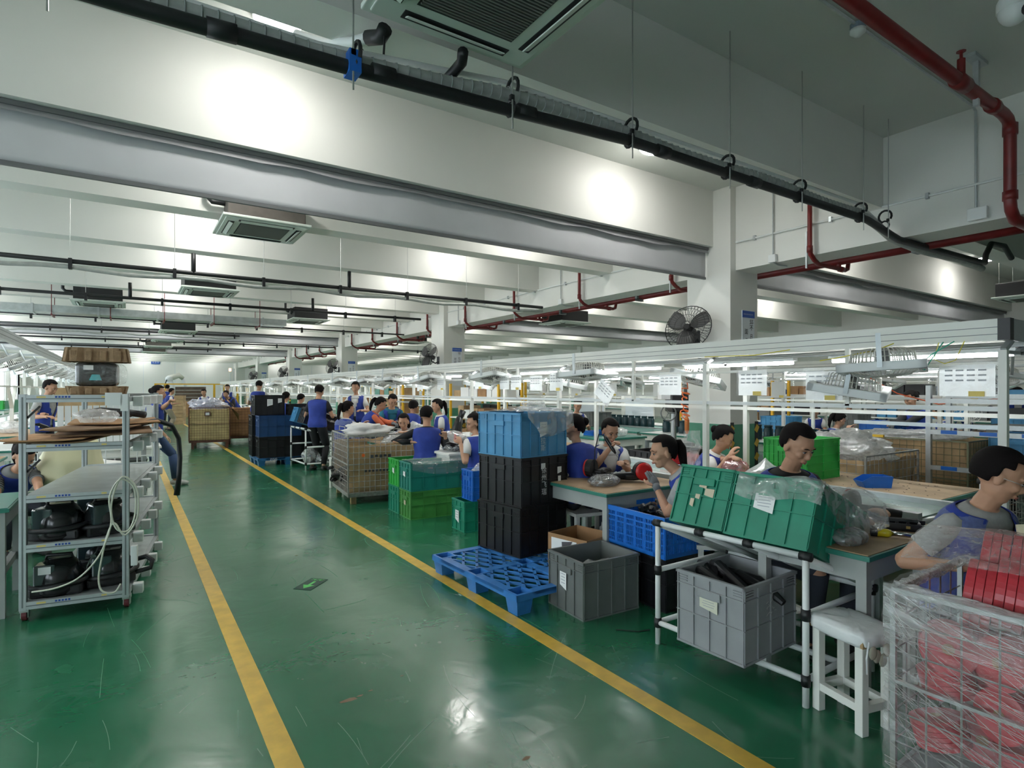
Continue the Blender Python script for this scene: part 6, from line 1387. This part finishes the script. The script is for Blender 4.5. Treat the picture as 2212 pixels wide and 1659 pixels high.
# ================= people
def person(label,hx,hy,hz,face,lean=12,sit=True,shirt=None,sleeve='short',vest=True,hairstyle='short',male=False,lh=None,rh=None,look=(0,25),near=False,pants=None,side=0,scale=1.,gl=None,vestm=None,walk=False,mesh_back=False,glasses=False,striped=False,curl=(1,1),vopen=True,zfeet=0.,vx=None):
    """head centre in world; face = compass degrees from +Y towards +X; lh/rh = wrist targets in world"""
    s=scale; shirt=shirt or white_cl; pants=pants or trouser
    fa=R(face); fw=Vector((math.sin(fa),math.cos(fa),0)); L_=.62*s
    le=R(lean)
    # local frame: +y forward, +x right
    pel=Vector((0,0,0)); 
    neck_l=Vector((side*.3*s,math.sin(le)*.50*s,math.cos(le)*.50*s))
    hd_l=neck_l+Vector((side*.05*s,math.sin(le*.8)*.10*s+.035*s,.142*s*math.cos(le*.6)))
    pz=hz-hd_l.z
    if sit: pz=max(.42,pz)
    ox=Vector((hx,hy,0))-(fw*hd_l.y+Vector((math.cos(fa),-math.sin(fa),0))*hd_l.x)
    t=thing('person',label,'person',(ox.x,ox.y,0),-fa)
    Wi=(Matrix.Translation(ox)@Matrix.Rotation(-fa,4,'Z')).inverted()
    P=Vector((0,0,pz)); NK=P+neck_l; HD=P+hd_l+Vector((0,0,hz-hd_l.z-pz if not sit else hz-hd_l.z-pz))
    # spine curve
    mid=P+Vector((neck_l.x*.4,neck_l.y*.33,neck_l.z*.52))
    def spine(k): return P*(1-k)**2+mid*2*k*(1-k)+NK*k*k
    wd=1.0 if male else .92
    prof_=[(-.10,.150,.105),(0,.165,.118),(.12,.158,.112),(.28,.138,.102),(.45,.146,.110),(.60,.160,.118),(.74,.172,.112),(.84,.176,.098),(.90,.160,.082),(.95,.118,.066),(.99,.070,.056)]
    def rings(m,inf,k0,k1,n=18,close=True,skip=None):
        sel=[p for p in prof_ if k0-.001<=p[0]<=k1+.001]; o=len(m.v)
        for (k,a,b) in sel:
            c=spine(max(k,0)) + (Vector((0,0,-.5*s*abs(k))) if k<0 else Vector()); tg=(spine(min(1,max(0,k)+.03))-spine(max(0,k-.03))).normalized()
            x=Vector((1,0,0)); x=(x-tg*x.dot(tg)).normalized(); y=tg.cross(x)
            for j in range(n):
                an=2*PI*j/n; m.v.append(tuple(c+x*math.cos(an)*(a*wd*s+inf)+y*math.sin(an)*(b*s+inf)))
        nr=len(sel)
        for i in range(nr-1):
            for j in range(n):
                if skip and skip((sel[i][0]+sel[i+1][0])/2,2*PI*(j+.5)/n): continue
                a=o+i*n+j; b_=o+i*n+(j+1)%n; m.f.append((a,b_,b_+n,a+n))
        if close: m.f.append(tuple(o+j for j in reversed(range(n)))); m.f.append(tuple(o+(nr-1)*n+j for j in range(n)))
    def limb(m,a,b,r0,r1,inf=0,mid_=None,n=12):
        a,b=Vector(a),Vector(b); d=(b-a).normalized(); rm=mid_ or (r0*.55+r1*.45)*1.06
        m.tube([a-d*r0*.5,a,a.lerp(b,.35),a.lerp(b,.7),b,b+d*r1*.5],[r0*.6+inf,r0+inf,rm+inf,(r0*.3+r1*.7)*1.02+inf,r1+inf,r1*.6+inf],n)
    def ik(a,b,l1,l2,hint):
        d=b-a; D_=d.length; mx=(l1+l2)*.995
        if D_>mx: b=a+d*(mx/D_); d=b-a; D_=mx
        x=(l1*l1-l2*l2+D_*D_)/(2*D_); h=math.sqrt(max(0,l1*l1-x*x)); u=d.normalized(); hv=hint-u*hint.dot(u); hv=hv.normalized() if hv.length>1e-4 else u.orthogonal()
        return a+u*x+hv*h,b
    body=MB(); rings(body,0,-.10,.99)
    # neck and head
    tgn=(HD-NK); body.tube([spine(.92),NK+Vector((0,0,.01)),HD-Vector((0,0,.05*s))],[.056*s,(.052 if male else .044)*s,(.05 if male else .043)*s],12)
    HM=Matrix.Rotation(-R(look[0]),3,'Z')@Matrix.Rotation(-R(look[1]),3,'X')@Matrix.Rotation(R(side*8),3,'Y')
    H=lambda x,y,z: HD+HM@(Vector((x,y,z))*s)
    def hb(m,c,r,nu=14,nv=10): m.ball(H(*c),tuple(q*s for q in r),HM,nu,nv)
    hb(body,(0,-.008,.028),(.074,.092,.088),18,12); hb(body,(0,.018,-.035),(.058,.068,.072)); hb(body,(0,.045,-.082),(.034,.032,.026)); hb(body,(0,.03,.0),(.066,.056,.06))
    hb(body,(0,.094,-.018),(.012,.016,.020)); body.tube([H(0,.080,.028),H(0,.092,-.004),H(0,.104,-.022)],[.006*s,.009*s,.011*s],8); hb(body,(.011,.092,-.026),(.008,.009,.007),8,6); hb(body,(-.011,.092,-.026),(.008,.009,.007),8,6)
    for sx in(-1,1):
        hb(body,(sx*.075,-.006,-.008),(.010,.020,.031),10,8); hb(body,(sx*.034,.060,-.018),(.026,.026,.022)); hb(body,(sx*.030,.074,.030),(.026,.012,.008),10,6)
    hb(body,(0,.084,-.054),(.022,.012,.012),10,7)
    # arms
    hands=[]
    for sgn,tgt in ((-1,lh),(1,rh)):
        sh=spine(.86)+Vector((sgn*.165*wd*s,0,-.01*s))
        if tgt is not None: wr_=Wi@Vector(tgt)
        elif walk: wr_=P+Vector((sgn*.25*s,sgn*.18*s,-.02))
        elif sit: wr_=P+Vector((sgn*.12*s,.42*s,.22*s))
        else: wr_=P+Vector((sgn*.18*s,.30*s,.18*s))
        el,wr_=ik(sh,wr_,.285*s,.245*s,Vector((sgn*.55,-.35,-.9)))
        limb(body,sh,el,.048*s,.036*s); limb(body,el,wr_,.037*s,.023*s,mid_=.036*s)
        d=(wr_-el).normalized(); up=Vector((0,0,1)); n_=(up-d*up.dot(d)); n_=n_.normalized() if n_.length>.1 else Vector((0,-1,0)); sd=d.cross(n_)
        c_=curl[0 if sgn<0 else 1]
        body.tube([wr_-d*.01,wr_+d*.025*s,wr_+d*.06*s,wr_+d*.085*s],[.021*s,.028*s,.034*s,.033*s],12,flat=.62) if False else None
        M_=Matrix((sd,d,n_)).transposed(); body.ball(wr_+d*.045*s,(.037*s,.052*s,.017*s),M_,14,8)
        hh=MB()
        for fi,(off,ln) in enumerate(((-.029,.064),(-.010,.076),(.010,.071),(.027,.056))):
            p=wr_+d*.075*s+sd*off*s; pts=[p-d*.02*s,p]; an=R(18)*c_
            for q in range(3):
                dd=d*math.cos(an)-n_*math.sin(an); p=p+dd*ln*s*(.42,.32,.26)[q]; pts.append(p); an+=R(32)*c_
            body.tube(pts,[.0095*s,.0095*s,.009*s,.0083*s,.006*s],8)
        th=-sgn; p=wr_+d*.02*s+sd*th*(-.028)*s*(1); tt=sd*(-th)
        body.tube([p,p+(tt*.028+d*.022-n_*.008)*s,p+(tt*.036+d*.050-n_*.020)*s,p+(tt*.030+d*.072-n_*.026)*s],[.013*s,.012*s,.0105*s,.007*s],8)
        hands.append((sh,el,wr_,d,n_,sd))
    # legs
    legs=[]
    for sgn in(-1,1):
        hip=P+Vector((sgn*.085*s,0,-.02*s))
        if sit:
            kn=Vector((hip.x+sgn*.05,.42*s,max(.42,pz-.02))); ft=Vector((kn.x,.38*s,.075+zfeet))
        elif walk:
            ft=Vector((sgn*.08,sgn*-.30*s,.085+(.06 if sgn>0 else 0))); kn,ft=ik(hip,ft,.42*s,.42*s,Vector((0,1,0)))
        else:
            ft=Vector((hip.x+sgn*.03,.02,.085)); kn,ft=ik(hip,ft,.42*s,.42*s,Vector((0,1,0)))
        limb(body,hip,kn,.082*s,.052*s); limb(body,kn,ft,.054*s,.034*s,mid_=.052*s)
        body.tube([ft+Vector((0,-.05,-.035)),ft+Vector((0,.03,-.035)),ft+Vector((0,.13,-.05)),ft+Vector((0,.17,-.055))],[.03,.036,.032,.02],10)
        legs.append((hip,kn,ft))
    o=obj('body',body,skin,t,smooth=True)
    rm=o.modifiers.new('r','REMESH'); rm.mode='VOXEL'; rm.voxel_size=.0055 if near==2 else (.008 if near else .014); rm.use_smooth_shade=True
    sm=o.modifiers.new('s','SMOOTH'); sm.factor=.5; sm.iterations=3 if near else 1
    # clothes
    sh_m=MB(); rings(sh_m,.008,.0,.99,28); rings(sh_m,.010,.84,.99,28)
    for i,(sh,el,wr_,d,n_,sd) in enumerate(hands):
        if sleeve=='short': e=sh.lerp(el,.62); sh_m.tube([sh-(el-sh).normalized()*.03,sh,sh.lerp(el,.3),e],[.036*s,.053*s,.057*s,.057*s],14); 
        elif sleeve=='long':
            sh_m.tube([sh-(el-sh).normalized()*.03,sh,sh.lerp(el,.5),el,el.lerp(wr_,.5),el.lerp(wr_,.93)],[.036*s,.053*s,.050*s,.047*s,.043*s,.034*s],14)
    so=obj('shirt',sh_m,mat('striped_grey_cotton',(.25,.26,.27),.85) if striped else shirt,t,smooth=True)
    if striped:
        q=MB()
        for (sh,el,wr_,d,n_,sd) in hands:
            for k in range(6): a=sh.lerp(el,.08+.1*k); b_=sh.lerp(el,.12+.1*k); q.cyl(a,b_,.0635*s-.0008*k,14,cap=False)
        obj('sleeve_stripe',q,black_cl,so)
    # collar
    cN=NK+Vector((0,0,.0)); 0 and obj('collar',MB().tube([cN+Vector((.060*s*math.cos(a),.056*s*math.sin(a)-.004,-.004*s-.016*s*math.sin(a))) for a in [2*PI*k/18 for k in range(19)]],.0055*s,6,cap=False),shirt,so,smooth=True)
    tr=MB(); 
    rings(tr,.010,-.10,.12,18)
    for hip,kn,ft in legs:
        limb(tr,hip,kn,.090*s,.062*s,.006); tr.tube([kn,kn.lerp(ft,.4),kn.lerp(ft,.93)],[.066*s,.058*s,.050*s],12)
        q=MB(); q.tube([ft+Vector((0,-.07,-.045)),ft+Vector((0,-.02,-.03)),ft+Vector((0,.05,-.035)),ft+Vector((0,.14,-.05)),ft+Vector((0,.19,-.055))],[.026,.042,.042,.038,.022],12); obj('shoe',q,wshoe if walk else shoe_m,t,smooth=True)
    obj('trousers',tr,pants,t,smooth=True)
    if vest:
        v=MB(); open_f=(lambda k,an: vopen and abs(((an-PI/2+PI)%(2*PI))-PI)<(.10 if k<.35 else .08+.48*(k-.35)/.6)) 
        # finer profile for the vest
        keep=prof_[:]; fine=[]
        for (k0,a0,b0),(k1,a1,b1) in zip(keep,keep[1:]):
            for q in range(2): tq=q/2; fine.append((k0+(k1-k0)*tq,a0+(a1-a0)*tq,b0+(b1-b0)*tq))
        fine.append(keep[-1]); prof_[:]=fine
        rings(v,.018,-.10,.955,44,False,open_f)
        prof_[:]=keep
        # wrinkles
        for i,p in enumerate(v.v):
            q=Vector(p); c=P.lerp(NK,.5); dr=Vector((q.x-c.x,q.y-c.y,0)); dr=dr.normalized() if dr.length>0 else dr
            v.v[i]=tuple(q+dr*(.007*N3(q.x*9+hx,q.y*9,q.z*14)+.004*N3(q.x*25,q.y*25+hy,q.z*20)))
        vo=obj('vest',v,vestm or vest_m,t,smooth=True); sl=vo.modifiers.new('s','SOLIDIFY'); sl.thickness=.007; sl.offset=1
        sb=vo.modifiers.new('u','SUBSURF'); sb.levels=1 if near else 0; sb.render_levels=1 if near else 0
        # mesh yoke over the shoulders
        if mesh_back:
            y_=MB(); keep=prof_[:]; prof_[:]=fine; rings(y_,.0275,.70,.955,44,False,open_f); prof_[:]=keep
            yo=obj('mesh_yoke',y_,mesh_m,vo,smooth=True)
    # hair
    h=MB(); nu,nv=30,20; o0=len(h.v)
    fr=(.068 if male else .060)
    for i in range(nv+1):
        ph=PI*i/nv
        for j in range(nu):
            a=2*PI*j/nu; x=math.sin(ph)*math.cos(a); y=math.sin(ph)*math.sin(a); z=math.cos(ph)
            k=1+.025*N3(x*5+hx,y*5+hy,z*4)
            h.v.append(tuple(H(x*(.080 if z>-.2 else .077)*k,-.012+y*(.100 if y<0 else .094)*k,.038+z*(.090 if z>0 else .122)*k)))
    low=-.60 if male else -.80
    for i in range(nv):
        for j in range(nu):
            ph=PI*(i+.5)/nv; a=2*PI*(j+.5)/nu; x=math.sin(ph)*math.cos(a); y=math.sin(ph)*math.sin(a); z=math.cos(ph)
            if y>.38 and z<.56: continue
            if y>.10 and z<.22: continue
            if y>-.45 and z<(-.12 if y>-.02 else (-.28 if y>-.25 else -.62)) : continue
            if z<low: continue
            a_=i*nu+j; b_=i*nu+(j+1)%nu; h.f.append((a_,b_,b_+nu,a_+nu))
    ho=obj('hair',h,hair_m,t,smooth=True); sl=ho.modifiers.new('s','SOLIDIFY'); sl.thickness=.014*s; sl.offset=-.6; sb=ho.modifiers.new('u','SUBSURF'); sb.levels=1; sb.render_levels=1
    if hairstyle=='pony':
        pts=[H(0,-.10,.06),H(0,-.135,.05),H(0,-.15,0),H(0,-.145,-.07)]; pts.append(pts[-1]+Vector((0,-.015,-.09*s))); pts.append(pts[-1]+Vector((0,.01,-.05*s)))
        obj('ponytail',MB().tube(pts,[.018*s,.030*s,.036*s,.032*s,.022*s,.006*s],10),hair_m,ho,smooth=True)
    elif hairstyle=='bun': obj('hair_bun',MB().ball(H(0,-.115,.035),(.042*s,.036*s,.042*s),None,12,9),hair_m,ho,smooth=True)
    elif hairstyle=='bob':
        q=MB(); 
        for a in range(7): an=R(190+a*26); q.ball(H(.066*math.cos(an),-.02+.072*math.sin(an),-.05),(.03*s,.03*s,.065*s),HM,10,8)
        obj('side_hair',q,hair_m,ho,smooth=True)
    if near or hz and math.hypot(hx,hy)<12:
        e=MB(); ir=MB(); br=MB(); lid=MB()
        for sx in(-1,1):
            e.ball(H(sx*.030,.0790,.009),(.012*s,.007*s,.0042*s),HM,10,7); ir.ball(H(sx*.030,.0842,.008),(.0068*s,.0035*s,.0052*s),HM,8,6)
            br.tube([H(sx*.014,.090,.033),H(sx*.030,.091,.038),H(sx*.046,.080,.033)],[.0022*s,.0032*s,.0015*s],5)
            lid.tube([H(sx*.017,.0845,.0125),H(sx*.030,.0885,.0165),H(sx*.044,.079,.0125)],[.0014*s,.0022*s,.0014*s],5)
        obj('eyes',e,eye_w,t,smooth=True); obj('irises',ir,ink,t,smooth=True); obj('eyebrows',br,hair_m,t,smooth=True); obj('eyelids',lid,hair_m,t,smooth=True)
        lp=MB(); lp.tube([H(-.022,.086,-.056),H(-.008,.0965,-.0525),H(0,.0965,-.0545),H(.008,.0965,-.0525),H(.022,.086,-.056)],[.0012*s,.0032*s,.003*s,.0032*s,.0012*s],6); lp.tube([H(-.018,.087,-.0585),H(0,.0965,-.0625),H(.018,.087,-.0585)],[.0012*s,.004*s,.0012*s],6)
        obj('lips',lp,lip,t,smooth=True)
    if glasses:
        g=MB()
        for sx in(-1,1):
            g.tube([H(sx*.032+.021*math.cos(a),.108,.006+.016*math.sin(a)) for a in [2*PI*k/16 for k in range(17)]],.0012,5); g.tube([H(sx*.053,.106,.010),H(sx*.078,.05,.010),H(sx*.080,-.01,.004)],.0014,5)
        g.tube([H(-.011,.108,.008),H(.011,.108,.008)],.0014,5); obj('spectacles',g,steel,t)
    if gl:
        for i in gl:
            sh,el,wr_,d,n_,sd=hands[i]; q=MB(); M_=Matrix((sd,d,n_)).transposed(); q.ball(wr_+d*.045*s,(.041*s,.056*s,.021*s),M_,14,8); q.cyl(wr_-d*.035*s,wr_+d*.02*s,.028*s,12,.03*s)
            for off,ln in ((-.029,.064),(-.010,.076),(.010,.071),(.027,.056)):
                p=wr_+d*.075*s+sd*off*s; pts=[p-d*.02*s,p]; an=R(18)*curl[i]
                for k in range(3): dd=d*math.cos(an)-n_*math.sin(an); p=p+dd*ln*s*(.44,.34,.28)[k]; pts.append(p); an+=R(32)*curl[i]
                q.tube(pts,[.012*s]*4+[.009*s],8)
            obj('glove',q,glove_m,t,smooth=True)
    if sit:
        pw=(Matrix.Translation(ox)@Matrix.Rotation(-fa,4,'Z'))@Vector((-.15,-.15,0)); stool('stool under the '+' '.join(label.split()[:11]),(pw.x,pw.y,0),-fa,.30,.30,max(.33,pz-.085),False)
    t['_h']=0; del t['_h']
    return t,hands,HD,HM
def at(px,py,d): return W(px,py,d)
# 1 man with glasses
h=at(2158,1030,2.62)
person('man with glasses in a grey t-shirt and open blue mesh vest at the right edge',h.x,h.y,h.z,196,16,shirt=grey_cl,male=True,near=2,look=(-38,26),glasses=True,mesh_back=True,rh=at(2085,1225,2.55),lh=(3.62,.80,.80))
h=at(1722,963,3.62)
person('young man in a black t-shirt and open blue vest behind the tilted crates',h.x,h.y,h.z,196,12,shirt=black_cl,scale=1.07,male=True,near=2,look=(-6,30),lh=(3.78,1.74,.80),rh=(3.45,1.70,.80))
h=at(1432,978,4.35)
person('woman leaning over the brown bench with one grey glove, face in profile',h.x,h.y,h.z,318,38,shirt=grey_cl,near=2,hairstyle='pony',look=(-22,12),lh=tuple(at(1418,1052,4.42)),rh=(3.62,3.28,.62),gl=(0,),curl=(.25,1),vopen=False)
h=at(1318,932,5.55)
t_,hn,_,_=person('woman in a white t-shirt and blue vest holding a black screwdriver to her face',h.x,h.y,h.z,205,10,shirt=white_cl,near=2,hairstyle='bun',look=(-8,26),rh=tuple(at(1318,968,5.25)),lh=tuple(at(1345,1002,5.2)),curl=(1.2,1.9),scale=.95)
a=at(1306,942,5.22); b_=at(1330,980,5.16)
tt=thing('power_screwdriver','slim black electric screwdriver held up by the woman in the white t-shirt','tool'); obj('barrel',MB().tube([a,a.lerp(b_,.15),a.lerp(b_,.8),b_],[.012,.019,.017,.008],10),black_pl,tt,smooth=True); obj('bit',MB().cyl(b_,b_+(b_-a)*.2,.004,6),steel,tt)
obj('power_cord',MB().tube([a,a+Vector((-.05,.02,.02)),a+Vector((-.09,.03,-.12)),a+Vector((-.10,.02,-.45)),a+Vector((-.05,.0,-.5))],.005,6),black_rub,tt,smooth=True)
h=at(1240,925,5.5)
person('woman with her hair in a bun seen from behind, right of the light blue crate',h.x,h.y,h.z,12,14,shirt=vest_m,near=1,hairstyle='bun',look=(-60,15),vopen=False)
h=at(1562,947,5.75)
person('woman in a white t-shirt and blue vest sitting at the painted column',h.x,h.y,h.z,155,20,shirt=white_cl,near=1,hairstyle='bun',look=(-10,30),lh=tuple(at(1582,990,5.4)),rh=tuple(at(1575,985,5.42)))
h=at(1024,915,7.3)
person('woman with long black hair half hidden behind the tall crate stack',h.x,h.y,h.z,350,8,near=1,hairstyle='bob',look=(-70,15),shirt=white_cl,lh=tuple(at(995,960,7.1)),rh=tuple(at(1000,962,7.4)))
h=at(922,898,7.75)
person('man with short hair and black sleeves seen from behind at the green-edged bench',h.x,h.y,h.z,25,8,near=1,male=True,shirt=black_cl,sleeve='long',look=(30,15),vopen=False,rh=tuple(at(962,945,7.6)),lh=tuple(at(890,955,7.6)))
h=at(872,912,8.75)
person('older woman in a coral shirt facing the camera over the white bags',h.x,h.y,h.z,215,25,near=1,shirt=peach_cl,look=(0,20),hairstyle='bob',lh=tuple(at(885,938,8.4)),rh=tuple(at(862,938,8.4)))
h=at(944,878,9.6)
person('woman with a ponytail in profile, white sleeves, standing at the line',h.x,h.y,h.z,290,8,sit=False,near=1,hairstyle='pony',look=(-10,15),scale=.95)
h=at(690,846,11.2)
person('tall man in a blue vest and black trousers standing with his back turned',h.x,h.y,h.z,40,6,sit=False,male=True,near=1,shirt=black_cl,look=(0,20),vopen=False,pants=black_cl)
h=at(752,884,9.3)
person('woman with a long ponytail and two-tone blue vest seen from behind',h.x,h.y,h.z,60,8,sit=False if h.z>1.3 else True,near=1,hairstyle='pony',look=(20,15),vopen=False,mesh_back=True,lh=tuple(at(782,918,9.4)),rh=tuple(at(735,930,9.3)))
h=at(822,874,10.2)
person('woman with an orange sleeve and grey arm covers leaning to the right',h.x,h.y,h.z,110,28,near=1,hairstyle='pony',shirt=orange_cl,sleeve='long',look=(0,30),lh=tuple(at(850,915,10)),rh=tuple(at(856,912,10.2)),gl=(0,1))
h=at(848,866,11)
person('worker in a teal shirt bending forward beside the orange-sleeved woman',h.x,h.y,h.z,190,22,near=1,male=True,shirt=teal_cl,look=(0,35))
h=at(893,880,10.3); person('worker in a plain blue vest seen from behind near the black vacuum bodies',h.x,h.y,h.z,40,30,shirt=black_cl,look=(0,30),vopen=False)
h=at(768,838,12); person('worker in a white shirt standing under the canopy, head behind a fan',h.x,h.y,h.z,215,5,sit=False,look=(0,15))
h=at(560,833,15.2); person('man with cropped hair seen from behind above the black crates',h.x,h.y,h.z,30,6,sit=False,male=True,look=(0,20),vopen=False)
h=at(618,858,14); person('worker with hair tied up behind the wide black crate',h.x,h.y,h.z,45,10,look=(0,20),vopen=False,hairstyle='bun')
h=at(650,862,14.5); person('dark-haired worker low behind the wide black crate',h.x,h.y,h.z,60,25,look=(0,30),vopen=False)
h=at(440,848,21); person('woman in a white t-shirt working behind the rust brown cage',h.x,h.y,h.z,200,18,look=(0,25))
h=at(491,838,22); person('worker in white standing behind the far benches',h.x,h.y,h.z,200,10,sit=False,look=(0,20),male=True)
h=at(488,852,19.5); person('man in dark clothes bending low over a far bench',h.x,h.y,h.z,230,45,shirt=black_cl,male=True,look=(0,20),sleeve='long',vopen=False)
h=at(343,850,9.2); person('woman walking in the aisle with her hand raised to her face',h.x,h.y,h.z,95,4,sit=False,walk=True,near=1,hairstyle='bun',look=(10,5),lh=tuple(at(366,868,9.0)),pants=mat('jeans_cloth',(.05,.09,.2),.8),shirt=grey_cl)
h=at(362,838,24); person('worker in a blue vest standing with his back turned far down the aisle',h.x,h.y,h.z,35,4,sit=False,male=True,look=(0,10),vopen=False)
h=at(371,846,22); person('second worker beside him far down the aisle, in white and blue',h.x,h.y,h.z,80,10,sit=False,look=(0,20),pants=khaki)
h=at(52,985,5.35); person('worker in a striped grey shirt bending down behind the left work table',h.x,h.y,h.z,150,42,near=1,look=(0,45),striped=True,hairstyle='pony',rh=tuple(at(22,1085,5.0)),lh=tuple(at(88,1080,5.0)),vopen=False)
h=at(117,838,9.2); person('worker in a grey t-shirt whose head shows over the shelf cart',h.x-.05,h.y,h.z,120,8,sit=False,near=1,male=True,shirt=grey_cl,look=(0,25),lh=tuple(at(96,895,9.0)),rh=tuple(at(100,900,8.8)))
# right background
h=at(1813,908,9.6); person('woman with a ponytail and white t-shirt sitting at the second line',h.x,h.y,h.z,120,12,near=1,hairstyle='pony',look=(0,30),lh=tuple(at(1835,928,9.4)),rh=tuple(at(1832,932,9.3)))
h=at(1968,862,8.6); person('worker in black sleeves and a blue vest standing behind the cardboard cages',h.x,h.y,h.z,300,10,sit=False,near=1,shirt=black_cl,sleeve='long',look=(0,25),vopen=False,hairstyle='bun',lh=tuple(at(1918,912,8.5)),rh=tuple(at(1925,920,8.4)),gl=(0,1))
for (px,py,d,fc,lab,kw) in ((1248,876,11.5,200,'worker in a white t-shirt beyond the green hopper bins',{}),(1760,892,13.5,250,'worker bent over behind the blue crate rack',dict(vopen=False)),(1833,880,14.5,215,'worker in a pale blue vest on the third line',{}),
     (2025,893,11.5,330,'worker bending over left of the carton on the second line',dict(vopen=False)),(2092,896,12.5,200,'worker with dark hair above the open carton',{}),(2138,888,15,30,'worker in a blue vest far right on the third line',dict(vopen=False)),(2198,850,12,220,'worker in a white cap at the far right edge',{}),(1905,885,14,215,'worker in white beyond the blue tray on the third line',{}),(2205,945,7.5,240,'worker with a coral collar just inside the right edge',dict(shirt=orange_cl))):
    h=at(px,py,d); person(lab,h.x,h.y,h.z,fc,15,look=(0,25),sit=h.z<1.35,**kw)
